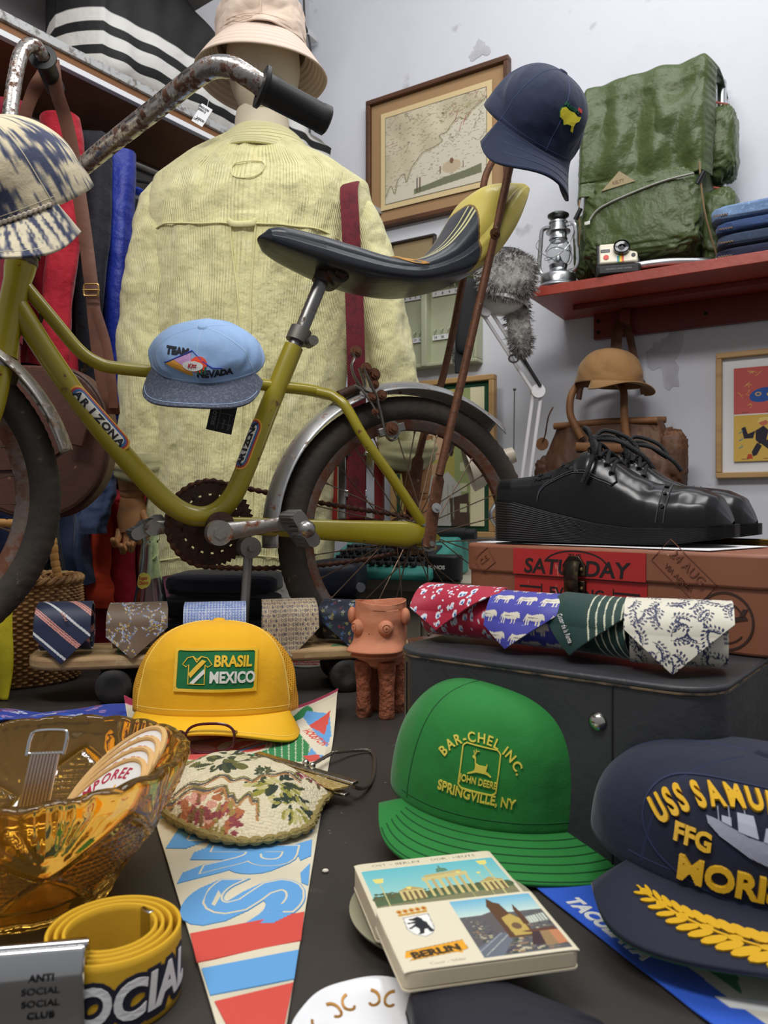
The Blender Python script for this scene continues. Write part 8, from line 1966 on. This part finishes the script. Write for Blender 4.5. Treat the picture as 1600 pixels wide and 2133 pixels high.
tc_, front, brim, cpt, cn = cap_maker('work_cap', 'plain tan canvas work cap resting on the brown holdall handles', tuple(p), (rad(4), rad(3), rad(18)), .094, .088, .100, mTc, mTc, ef=.8, eb=.85, zf=.85, zb=.9, brimL=.045, brimA=1.08, bw_=1.06,
 curve=.022, tilt=.004, wr=.0028, seed=44, rows=1, mStitch=M('thread_ochre', (150, 106, 54), .8), seams=(0, 1.05, -1.05, 2.1, -2.1))
# ================================================================== framed prints on the right
mPine = M('frame_pine', (190, 152, 100), .5, var=((6, .45, .7, (170, 132, 84), (1, 1, 6)),))
root, s0, s1, z0, z1, bk = wall_frame('framed_poster', 'pine framed poster with red and yellow panels, cut by the right edge', 'picture', 1490, 736, 1706, 992, .016, .03, mPine)
bk.build('mount', M('mount_white', (228, 228, 230), .8), root, ang=30)
i = .046; pw, ph = s1 - s0 - 2 * i, z1 - z0 - 2 * i
pc = Pic(0, 0, 100, 100 * ph / pw, 170, int(170 * ph / pw), (214, 176, 84)); hh = 100 * ph / pw
pc.poly([(0, hh * .50), (100, hh * .50), (100, hh), (0, hh)], (196, 92, 88)); pc.poly([(0, hh * .492), (100, hh * .492), (100, hh * .502), (0, hh * .502)], (228, 228, 230))
rq = random.Random(4)
for k in range(26):
 x, y = rq.uniform(6, 94), rq.uniform(hh * .58, hh * .96); pts = [(x, y)]
 for q in range(6): x += rq.uniform(-5, 5); y += rq.uniform(-4, 4); pts.append((x, y))
 pc.line(pts, .9, (222, 170, 90))
pc.ell(46, hh * .70, 22, 12, (52, 88, 160), .2); pc.ell(38, hh * .71, 5, 3.5, (214, 170, 90)); pc.ell(56, hh * .70, 5, 3.5, (214, 170, 90)); pc.ell(38, hh * .71, 3, 1.8, (52, 88, 160))
ink = (44, 40, 52)
for pts in ([(34, 40), (46, 46), (54, 40), (50, 26), (40, 22), (34, 28)], [(40, 24), (60, 30), (70, 20), (78, 8), (70, 6), (62, 16), (52, 16)], [(36, 24), (28, 12), (30, 6), (36, 8), (44, 20)], [(34, 40), (22, 36), (18, 46), (12, 44), (16, 30), (30, 30)], [(52, 40), (64, 44), (70, 54), (76, 52), (70, 38), (56, 32)]): pc.poly([(x, y * hh * .5 / 62.) for x, y in pts], ink)
pc.ell(46, hh * .41, 7, 6, (196, 110, 80)); pc.poly([(36, hh * .40), (40, hh * .46), (54, hh * .46), (57, hh * .38), (50, hh * .43)], (228, 200, 120)); pc.ell(72, hh * .43, 3, 2.5, (60, 110, 180))
for x in (20, 74): pc.poly([(x, 4), (x + 10, 4), (x + 8, 12), (x + 2, 12)], (190, 70, 50))
for y in (hh * .30, hh * .22, hh * .14): pc.line([(8, y), (14, y + 3), (12, y + 6)], 1.6, (60, 130, 140))
for x, y in ((12, hh * .02), (46, hh * .02), (80, hh * .02), (12, hh * .515), (50, hh * .515), (84, hh * .515)): pc.line([(x, y + .6), (x + 12, y + .6)], 1.0, (120, 70, 60))
card('print', pc, lambda X, Y: (lambda s, z: (K.x + dB.x * s + nB.x * .0205, K.y + dB.y * s + nB.y * .0205, z))(s0 + i + X * pw / 100, z0 + i + Y * ph / hh), mPaper, root)
# ================================================================== black shoes on the suitcase
mSh = M('shoe_leather', (13, 13, 14), .27, coat=.12, spec=.4, var=((12, .5, .8, (20, 20, 22)),), bump=(('noise', 60, .06, .003),)); mSo = M('shoe_sole', (28, 28, 31), .5); mSl = M('shoe_lace', (20, 20, 22), .75, bump=(('fine', 500, .6, .002),)); mSt_ = M('shoe_thread', (64, 64, 70), .7)
shA = (Vector((.345, .775, 0)) - Vector((.135, .925, 0))).normalized()
def shoe(org, label):
 ax = shA; sd = Vector((-ax.y, ax.x, 0)); o3 = Vector((org[0], org[1], T + ZT + .0034)); L = .264
 rt = thing('shoe', label, 'shoe', o3 + ax * L / 2, None, 'black shoes on the suitcase')
 xs = [0, .10, .25, .4, .55, .7, .85, .95, 1.0]
 wS = lambda t: np.interp(t, [0, .03, .1, .25, .4, .55, .7, .82, .92, .97, 1], [.018, .030, .036, .037, .036, .040, .046, .047, .041, .030, .012])
 zb = lambda t: np.interp(t, [0, .2, .6, .8, 1], [0, 0, 0, .001, .009]); zt_ = lambda t: np.interp(t, [0, .12, .3, .5, .65, .8, 1], [.050, .047, .034, .022, .018, .018, .022])
 def P(x, y, z): return o3.x + ax.x * x * L + sd.x * y, o3.y + ax.y * x * L + sd.y * y, o3.z + z
 rows = 17
 def sole(U, Vv):
  a = 2 * PI * U; t = .5 - .5 * np.cos(a); e = np.where(np.sin(a) >= 0, 1, -1)
  w = wS(t) + .0035; rib = .0011 * np.abs(np.sin(Vv * PI * rows)) * (Vv < .97); q = np.clip(Vv, 0, 1)
  z = zb(t) + (zt_(t) - zb(t)) * q; fl = 1 - .05 * (1 - q)
  return P(t + (rib / L) * np.cos(a) * -1 - .02 * (q) * (t < .05) * 0, e * (w * np.abs(np.sin(a)) ** .12 * fl + rib), z)
 grid('sole', sole, 220, 110, mSo, rt, cu=True)
 def cap_(U, Vv): t = U; return P(t, (2 * Vv - 1) * (wS(t) + .0025), zb(t) + .0004)
 grid('outsole', cap_, 50, 8, mSo, rt); grid('insole', lambda U, Vv: P(U, (2 * Vv - 1) * (wS(U) + .0025), zt_(U) - .0004), 60, 8, mSo, rt)
 top = lambda t: np.interp(t, [0, .05, .12, .2, .30, .38, .44, .50, .56, .63, .70, .80, .88, .94, .975, 1], [.075, .076, .077, .080, .089, .101, .104, .097, .086, .073, .065, .061, .058, .052, .044, .034])
 def upper(U, Vv):
  t = .012 + .976 * Vv; ro = np.sqrt(np.clip((.989 - t) / .04, 0, 1)); a = PI * U; c = np.cos(a); s = np.sin(a); w = wS(t) * .98; z0 = zt_(t) - .001; h_ = top(t) - z0
  w = w * (.3 + .7 * ro); h_ = h_ * (.05 + .95 * ro); y = w * np.sign(c) * np.abs(c) ** np.interp(t, [0, .3, .6, 1], [.55, .6, .62, .8]) * np.interp(s, [0, .5, 1], [1, .98, .9]); z = z0 + h_ * s ** np.interp(t, [0, .35, .6, 1], [.75, .7, .75, .8])
  opn = np.clip((.40 - t) / .06, 0, 1); dip = opn * np.clip((s - .86) / .06, 0, 1)
  z = z - dip * h_ * .55
  return P(t, y, z + .0012 * wob(t * 8, U * 3, 7, 1) * (t > .5))
 up = grid('upper', upper, 110, 180, mSh, rt)
 def up_pt(t, a, o=.0008):
  f = lambda T_, A_: Vector([float(q[0]) for q in upper(np.array([A_ / PI]), np.array([(T_ - .012) / .976]))]); p = f(t, a); n = (f(t + .004, a) - p).cross(f(t, a + .01) - p); n = n.normalized() if n.length else ZV
  ctr = Vector(P(t, 0, .03)); return p + (n if n.dot(p - ctr) > 0 else -n) * o
 def line(nm, pts, r, m=mSt_): b = MB(); b.tube([up_pt(t, a) for t, a in pts], r, 6); return b.build(nm, m, rt)
 s_ = -1
 N_ = lambda a: PI - a
 for d_ in (0, .016): line('stitching', [(.60 + .0 + d_, N_(a)) for a in np.linspace(.25, 1.5, 16)][:1] + [(.74 + d_ + .015 * math.sin(a * 2), N_(a)) for a in np.linspace(.08, 1.5, 20)] if False else [(.74 + d_ * 1.8 + .012 * math.sin(a * 2), N_(a)) for a in np.linspace(.08, 1.5, 20)], .0006)
 for d_ in (0, .010): line('stitching', [(.29 + d_, N_(1.30)), (.325 + d_, N_(1.0)), (.375 + d_, N_(.72)), (.40 + d_, N_(.62))], .0006)
 arc = [(.235, N_(.10)), (.245, N_(.30)), (.27, N_(.46)), (.31, N_(.56)), (.36, N_(.60)), (.42, N_(.60)), (.50, N_(.55)), (.555, N_(.56))]
 for q in (0, .05): line('stitching', [(t, a - q) for t, a in [tuple(v) for v in np.array([list(p) for p in cr([(x, y, 0) for x, y in arc], 5)])[:, :2]]], .0006)
 line('facing_edge', [(.555, N_(.56)), (.575, N_(.72)), (.560, N_(.95)), (.50, N_(1.22)), (.44, N_(1.42))], .0011, mSh)
 for k, (t, a) in enumerate([(.315, 1.16), (.335, .98), (.36, .83), (.385, .69)] + [(.758, 1.25), (.764, .85), (.762, .45)]):
  p = up_pt(t, N_(a), .0002); q = up_pt(t, N_(a), .0016); b = MB(); b.cyl(p, q, .0024 if k % 2 == 0 else .0018, n=12); b.build('brogue_hole', M('hole_black', (8, 8, 9), .8), rt)
 eye = [(.44, 1.30), (.485, 1.12), (.525, .98), (.55, .84)]
 ep = [[up_pt(t, N_(a) if s > 0 else a, .0018) for t, a in eye] for s in (1, -1)]
 for k in range(4):
  for s in (0, 1): b = MB(); p = ep[s][k]; b.tube([p + Vector((.0028 * math.cos(t), .0012, .0028 * math.sin(t))) for t in np.linspace(0, 2 * PI, 12, endpoint=False)], .0008, 6, True); b.build('eyelet', M('eyelet_dark', (70, 70, 74), .3, .9), rt)
  if k < 3: b = MB(); a0, a1 = ep[0][k], ep[1][k + 1]; b.tube(cr([a0, a0.lerp(a1, .3) + ZV * .010, a0.lerp(a1, .7) + ZV * .009, a1], 6), .0023, 8); a0, a1 = ep[1][k], ep[0][k + 1]; b2 = MB(); b2.tube(cr([a0, a0.lerp(a1, .3) + ZV * .009, a0.lerp(a1, .7) + ZV * .010, a1], 6), .0023, 8); b.build('lace', mSl, rt); b2.build('lace', mSl, rt)
 kn = (ep[0][0] + ep[1][0]) / 2 + ZV * .012 - sd * .008
 for pts in ([kn, kn - sd * .012 + ZV * .012 - ax * .006, kn - sd * .022 + ZV * .006 + ax * .004, kn - sd * .024 - ZV * .018 + ax * .010, kn - sd * .018 - ZV * .006 + ax * .006, kn], [kn, kn + sd * .010 + ZV * .010 + ax * .010, kn + sd * .016 + ax * .035 + ZV * .0, kn + sd * .014 + ax * .045 - ZV * .016, kn + ax * .02 + ZV * .002, kn],
    [kn, kn - sd * .018 + ax * .010 - ZV * .010, kn - sd * .030 + ax * .006 - ZV * .034, kn - sd * .034 + ax * .0 - ZV * .050], [kn, kn + ax * .030 - ZV * .004 - sd * .006, kn + ax * .055 - ZV * .020 - sd * .004, kn + ax * .066 - ZV * .034]):
  b = MB(); b.tube(cr(pts, 8), .0024, 8); b.build('lace', mSl, rt)
 b = MB(); b.ball(kn, .0052, 8); b.build('lace_knot', mSl, rt)
 e0, e1 = up_pt(.22, N_(.80)), up_pt(.28, N_(.80)); ex = (e1 - e0).normalized(); ey = (up_pt(.25, N_(.95)) - up_pt(.25, N_(.70))).normalized(); m0 = (e0 + e1) / 2; nn = ex.cross(ey); nn = nn if nn.dot(EYE - m0) > 0 else -nn
 decal('embossing', join2(text_at('Dr.', -.004, .0012, .0044, 0, 0, .9), text_at('Martens', .0, -.0046, .0050, 0, 0, .85, shear=.2)), lambda x, y: (m0 + ex * x + ey * y, nn), M('embossed_black', (46, 46, 50), .35), rt, .0006)
 return rt
sc0 = Vector((.135, .925, 0)) + sS * .012
shoe((sc0.x, sc0.y), 'nearer black leather lace up shoe with thick ribbed wedge sole on the suitcase')
s2_ = sc0 + Vector((-shA.y, shA.x, 0)) * .092 + shA * .006
shoe((s2_.x, s2_.y), 'further black shoe of the pair, half hidden behind the nearer shoe')
# ================================================================== desk lamp with a fur hat on its head
mLw = M('lamp_white', (226, 222, 224), .35); mLd = M('lamp_dark', (40, 40, 44), .5)
lamp = thing('desk_lamp', 'white jointed desk lamp whose head wears the grey fur hat', 'lamp', at(1093, 1040, 2.12))
a0, a1, a2 = at(1012, 648, 2.06), at(1120, 815, 2.10), at(1090, 1035, 2.12)
for p0, p1 in ((a0, a1), (a1, a2)):
 d_ = (p1 - p0).normalized(); q = d_.cross(Vector((0, 1, 0))).normalized()
 for o_ in (-.011, .011): b = MB(); b.tube([p0 + q * o_, p1 + q * o_], .0052, 8); b.build('arm_rod', mLw, lamp)
for p, r in ((a0, .016), (a1, .019), (a2, .016)): b = MB(); b.cyl(p - Vector((0, .012, 0)), p + Vector((0, .012, 0)), r, n=18); b.build('joint', mLw, lamp)
b = MB(); b.tube([a0.lerp(a1, .55) + Vector((.016, -.01, .0)), a1 + Vector((.005, -.012, .012))], .005, 8); b.build('spring', mLd, lamp)
for dx in (-.02, .02): b = MB(); b.tube([a2 + Vector((dx, 0, .06)), a2 + Vector((dx, 0, -.05))], .006, 8); b.build('clamp_rod', mLd, lamp)
hc_ = at(1048, 610, 2.06)
lathe('lamp_shade', [(.0, .06), (.04, .055), (.066, .02), (.074, -.03), (.072, -.032), (.063, .018), (.038, .05), (0, .054)], hc_, mLw, lamp, R=Matrix.Rotation(.2, 3, 'Y'))
lathe('bulb', [(0, -.048), (.03, -.044), (.052, -.028), (.066, -.010), (.06, .0), (0, .0)], hc_ + ZV * -.012, M('bulb_white', (236, 234, 236), .4), lamp)
mFur = M('fur_grey', (150, 146, 142), .9, var=((22, .45, .65, (84, 80, 78)), (60, .5, .7, (196, 192, 188)))); mFb = M('hat_black', (26, 26, 30), .8)
fh = thing('fur_hat', 'grey fur trapper hat with hanging ear flaps, worn by the desk lamp', 'hat', hc_ + ZV * .03)
def furry(nm, c, dims, R=None, n=2600, L=.020, seed=1, e=.7):
 o = blob(nm, c, dims, mFur, fh, R, e, e, .03, 1.6, seed, 40, 30); rs = random.Random(seed); vs = []; fs = []
 me = o.data; me.calc_loop_triangles(); ps = me.polygons
 for k in range(n):
  p_ = ps[rs.randrange(len(ps))]; nn = p_.normal; cc = p_.center; 
  if nn.dot(cc - Vector(c)) < 0: nn = -nn
  w = Vector((rs.uniform(-1, 1), rs.uniform(-1, 1), rs.uniform(-1, .6))) * .75; t = (nn + w).normalized() * L * rs.uniform(.5, 1.15); s = t.cross(nn + Vector((.01, .02, .03))).normalized() * .0011
  b0 = cc + Vector((rs.uniform(-.004, .004), rs.uniform(-.004, .004), rs.uniform(-.004, .004))); k0 = len(vs); vs += [b0 + s, b0 - s, b0 + t * .6 + s * .5 + ZV * -.001, b0 + t - ZV * .003]; fs += [(k0, k0 + 1, k0 + 2), (k0 + 1, k0 + 3, k0 + 2)]
 f = link('fur', mesh_np('fur', vs, fs, smooth=False), mFur, o); f['kind'] = 'stuff'
furry('front_flap', hc_ + Vector((.002, -.055, .030)), (.150, .055, .115), Matrix.Rotation(.1, 3, 'Y'), 3600, .018, 3)
blob('crown', hc_ + Vector((.0, .012, .062)), (.150, .150, .115), mFb, fh, None, .8, .9)
furry('ear_flap', at(1080, 672, 2.07), (.062, .05, .170), Matrix.Rotation(-.12, 3, 'Y'), 2400, .016, 5)
blob('ear_flap', at(974, 660, 2.02), (.052, .040, .200), mFb, fh, Matrix.Rotation(.12, 3, 'Y'), .5, .6)
furry('flap_lining', at(962, 690, 2.05), (.040, .03, .16), Matrix.Rotation(.12, 3, 'Y'), 900, .016, 7)
b = MB(); b.tube(cr([at(962, 735, 2.02), at(964, 760, 2.02), at(956, 775, 2.02)], 5), .009, 8, flat=.4); b.build('strap', mFb, fh); b = MB(); b.box(at(955, 755, 2.02), (.018, .008, .058)); b.build('strap_end', mFb, fh, bevel=.002)
b = MB(); b.tube([at(1070 + 10 * math.cos(t), 747 + 8 * math.sin(t), 2.06) for t in np.linspace(0, 2 * PI, 16, endpoint=False)], .0022, 6, True); b.build('buckle', mLd, fh)
# ================================================================== side table with typewriter, portrait, small lamp
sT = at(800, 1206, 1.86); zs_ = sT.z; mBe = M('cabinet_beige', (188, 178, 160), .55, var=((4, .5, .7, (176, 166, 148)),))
def sp_(s, off, z=0.0): return onb(s, zs_ + z, off)
sl0 = bsz(hit(690, 1206, K + nB * .74, nB))[0]
st_ = thing('side_cabinet', 'beige low cabinet against the back wall carrying the teal typewriter', 'cabinet', onb(sl0 + .25, 0, .38))
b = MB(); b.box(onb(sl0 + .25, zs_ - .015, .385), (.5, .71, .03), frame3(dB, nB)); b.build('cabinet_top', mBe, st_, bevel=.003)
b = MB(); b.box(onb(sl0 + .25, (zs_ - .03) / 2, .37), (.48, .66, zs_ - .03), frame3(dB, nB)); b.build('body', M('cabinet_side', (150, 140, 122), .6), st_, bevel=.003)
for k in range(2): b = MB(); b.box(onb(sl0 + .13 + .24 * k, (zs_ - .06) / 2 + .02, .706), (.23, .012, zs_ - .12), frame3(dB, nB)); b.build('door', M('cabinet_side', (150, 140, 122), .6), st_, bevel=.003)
tc0 = at(822, 1170, 1.95); tc0.z = zs_; tR = rz(-.42)
tw = thing('typewriter', 'teal portable typewriter with black keys seen through the rear wheel', 'typewriter', tc0)
mTe = M('typewriter_teal', (72, 158, 146), .4); TWp = lambda x, y, z: tc0 + tR @ Vector((x, y, z))
b = MB(); b.prism([(-.15, .002), (-.155, .022), (-.10, .040), (.02, .078), (.05, .098), (.14, .098), (.15, .05), (.15, .002)], lambda y, z: TWp(-.150, y, z), lambda y, z: TWp(.150, y, z)); b.build('body', mTe, tw, ang=25, bevel=.008, seg=3)
b = MB(); b.prism([(-.13, .026), (-.10, .044), (.01, .080), (.01, .07), (-.13, .018)], lambda y, z: TWp(-.125, y, z), lambda y, z: TWp(.125, y, z)); b.build('key_well', mLd, tw)
key = None; mK = M('key_black', (30, 30, 32), .35); mKt = M('key_pale', (206, 204, 196), .5)
for r_ in range(4):
 for k in range(11):
  q = TWp(-.115 + .0215 * k + .005 * (r_ % 2), -.122 + .030 * r_, .036 + .0118 * r_)
  if key is None: b = MB(); b.lathe([(.0085, 0), (.0085, .006), (.0075, .0075), (0, .007)], (0, 0, 0), 12); key = b.build('key', mK, None); me_k = key.data; bpy.data.objects.remove(key); key = 1
  o = link('key', me_k, None, tw); o.matrix_parent_inverse = Matrix.Translation(-WORLD_ROOTS[tw.name]); o.location = q
b = MB(); b.cyl(TWp(-.16, .095, .105), TWp(.16, .095, .105), .017, n=20); b.build('platen', mLd, tw)
for sg in (-1, 1): b = MB(); b.cyl(TWp(.16 * sg, .095, .105), TWp(.185 * sg, .095, .105), .014, n=18); b.build('platen_knob', mLd, tw)
spc = at(925, 1198, 1.80); spc.z = zs_; b = MB(); spk = thing('speaker', 'small black speaker beside the suitcase lid behind the wheel', 'speaker', spc)
slab('body', rect_round(.085, .06, .02), .001, .062, Matrix.Translation(spc) @ Matrix.Rotation(-.3, 4, 'Z'), M('speaker_black', (24, 25, 28), .5), spk, .006)
decal('lettering', text_at('SONOS', -.012, .030, .0085, 0, .04, 1.0), lambda x, y: (spc + rz(-.3) @ Vector((x, -.0302, y)), rz(-.3) @ Vector((0, -1, 0))), mWht, spk, .0004)
dk = thing('headphone_case', 'dark navy rounded case with a grey button on the cabinet behind the wheel', 'case', at(705, 1245, 1.66)); dkc = at(700, 1205, 1.66)
blob('body', dkc, (.125, .11, .085), M('case_navy', (22, 26, 40), .5), dk, rz(-.2), .5, .4); b = MB(); q = dkc + Vector((.050, -.045, -.014)); b.cyl(q, q + Vector((.006, -.012, 0)), .010, n=20); b.build('button', M('button_grey', (110, 112, 116), .4), dk)
b = MB(); b.box((dkc.x, dkc.y, (dkc.z - .043) / 2 + T / 2 + .0), (.10, .09, dkc.z - .044 - T)); o = b.build('dark_box', M('box_black', (28, 28, 32), .6), None, bevel=.004); tag(o, 'plain dark box under the navy case behind the bicycle tyre', 'box')
# portrait poster in a pine frame leaning behind the typewriter
pr_, s0, s1, z0, z1, bk = wall_frame('framed_portrait', 'pine framed portrait with a green mount, seen through the rear wheel', 'picture', 812, 800, 1028, 1120, .018, .03, mPine, .06)
bk.build('mount', M('mount_green', (30, 76, 52), .8), pr_, ang=30)
i = .036; pw, ph = s1 - s0 - 2 * i, z1 - z0 - 2 * i; hh = 100 * ph / pw
pc = Pic(0, 0, 100, hh, 150, int(150 * hh / 100), (176, 166, 84)); pc.a[pc.X > 84] = (226, 218, 180); pc.a[(pc.X > 66) & (pc.X < 84)] = (150, 160, 104)
pc.ell(43, hh * .74, 21, 20, (40, 34, 36)); pc.ell(44, hh * .62, 14, 19, (206, 170, 134)); pc.ell(40, hh * .80, 16, 9, (40, 34, 36)); pc.ell(60, hh * .66, 5, 22, (44, 36, 38), .1); pc.ell(30, hh * .72, 6, 16, (44, 36, 38)); pc.poly([(38, hh * .46), (52, hh * .46), (54, hh * .36), (36, hh * .36)], (196, 160, 124)); pc.poly([(22, 0), (16, hh * .30), (34, hh * .40), (46, hh * .34), (58, hh * .40), (74, hh * .28), (72, 0)], (190, 190, 180)); pc.poly([(62, 0), (60, hh * .20), (82, hh * .24), (84, 0)], (80, 62, 50))
for x, y in ((38, .66), (50, .66)): pc.ell(x, hh * y, 2.4, 1.2, (50, 40, 40))
pc.line([(40, hh * .53), (48, hh * .53)], 1.6, (160, 90, 80)); pc.line([(44, hh * .64), (43, hh * .58), (46, hh * .575)], 1, (170, 130, 100))
for k in range(6): pc.line([(30 + 7 * k, hh * .05), (34 + 6 * k, hh * .3)], 1, (160, 160, 152)); pc.poly([(72, hh * (.1 + .15 * k)), (80, hh * (.1 + .15 * k)), (80, hh * (.16 + .15 * k)), (72, hh * (.16 + .15 * k))], (200, 200, 160))
card('print', pc, lambda X, Y: (lambda s, z: (K.x + dB.x * s + nB.x * .0805, K.y + dB.y * s + nB.y * .0805, z))(s0 + i + X * pw / 100, z0 + i + Y * ph / hh), mPaper, pr_)
tl = thing('table_lamp', 'beige bowl headed table lamp with a thin bent stem behind the bicycle', 'lamp', sp_(sl0 + .44, .30)); mTl = M('lamp_beige', (190, 178, 160), .35)
hd = at(985, 975, 1.98); hR = Matrix.Rotation(rad(-68), 3, 'Y') @ Matrix.Rotation(.3, 3, 'X')
lathe('lamp_head', [(.0, .115), (.020, .112), (.024, .075), (.034, .050), (.056, .012), (.060, -.012), (.057, -.012), (.052, .010), (.030, .046), (0, .05)], hd, mTl, tl, R=Matrix.Rotation(rad(72), 3, 'Y'))
b = MB(); b.tube(cr([at(1025, 990, 1.99), at(1035, 1040, 1.99), at(1030, 1090, 1.99), sp_(sl0 + .44, .30, .012)], 8), .0055, 10); b.build('stem', M('stem_steel', (190, 190, 190), .3, .9), tl); lathe('base', [(0, 0), (.06, 0), (.06, .012), (.02, .02), (0, .02)], sp_(sl0 + .44, .30, .001), mTl, tl)
b = MB(); b.tube([at(1070, 960, 2.25), at(1072, 812, 2.25)], .0018, 6); b.ball(at(1072, 811, 2.25), .005, 8); o = b.build('antenna', M('antenna_steel', (130, 130, 132), .3, .9)); tag(o, 'thin upright wire antenna in front of the white wall behind the bicycle', 'antenna')
# dark folded clothes behind the bicycle
for k, (lab, c) in enumerate((('black folded trousers at the bottom of the dark pile behind the kickstand', (20, 20, 24)), ('dark navy folded trousers in the middle of the dark pile', (26, 30, 44)), ('black folded sweater third from the bottom of the dark pile', (18, 18, 22)), ('dark indigo folded trousers on top of the pile behind the kickstand', (26, 28, 40)))):
 q = at(465 + 8 * (k % 2), 1200, 1.475); o = blob('folded_trousers', (q.x, 1.475, T + .0215 + .043 * k), (.235 - .01 * k, .15, .043), M('dark_cloth%d' % k, c, .9, sheen=.2, bump=(('noise', 24, .4, .01),)), None, None, .4, .3, .012, 1.3, 60 + k, 80, 40); tag(o, lab, 'trousers', 'dark folded clothes behind the bicycle')
# small things on the table
p = tb(640, 1384); b = MB(); b.lathe([(0, .0006), (.034, .0006), (.034, .0022), (0, .0022)], p, 40); o = b.build('sticker', M('sticker_grey', (150, 148, 136), .7)); tag(o, 'round grey and red printed sticker lying under the skateboard', 'sticker')
decal('lettering', join2(text_at('RADX', 0, .004, .014, 0, .06, 1.0), text_at('SKATES', 0, -.016, .009, 0, .06, 1.0)), lambda x, y: (p + Vector((x, y, .0023)), ZV), M('sticker_red', (170, 46, 52), .6), o, .0003)
sf = Pic(-.2, 0, .2, .1, 220, 60, (44, 62, 150)); rf = random.Random(2)
for k in range(130): x, y = rf.uniform(-.2, .2), rf.uniform(0, .1); sf.ell(x, y, .009, .005, rf.choice([(190, 196, 216), (150, 120, 170), (120, 40, 60), (40, 90, 200)]), rf.uniform(0, 3)); sf.ell(x, y, .004, .002, (44, 62, 150))
s_o = card('scarf', sf, lambda X, Y: (-.455 + X * .95, 1.075 - Y * .55 + .02 * np.sin(X * 9), T + .004 + .007 * np.abs(wob(X * 6, Y * 9, 3, 1)) ), M('scarf_silk', rough=.6, attr=True, sheen=.2), None, .003); tag(s_o, 'blue and white paisley scarf lying flat behind the amber bowl', 'scarf')
b = MB(); b.lathe([(0, 0), (.022, 0), (.024, .008), (.018, .014), (0, .015)], tb(275, 1420), 24); o = b.build('glass_stub', M('glass_green', (90, 150, 100), .1, trans=.8)); tag(o, 'small green glass piece under the left half of the skateboard', 'glass')
yb_ = Vector((.625, 1.20, T)); yx = thing('printed_box', 'yellow and black printed box at the right edge behind the leather case', 'box', yb_)
b = MB(); b.box(yb_ + ZV * .045, (.10, .06, .088), rz(-.5)); b.build('box_body', M('box_yellow', (222, 168, 40), .6), yx, bevel=.002)
for z in (.030, .062): b = MB(); b.box(yb_ + ZV * z, (.1015, .0615, .012), rz(-.5)); b.build('printed_stripe', M('stripe_black', (34, 34, 44), .6), yx)
for k, (u, v) in enumerate(((678, 1818),)): b = MB(); b.ball(tb(u, v) + ZV * .0016, .0022, 8, (1.2, .9, .7)); o = b.build('crumb', M('crumb_white', (222, 214, 196), .8)); tag(o, 'tiny pale crumb on the table between the pennant and green cap', 'crumb')
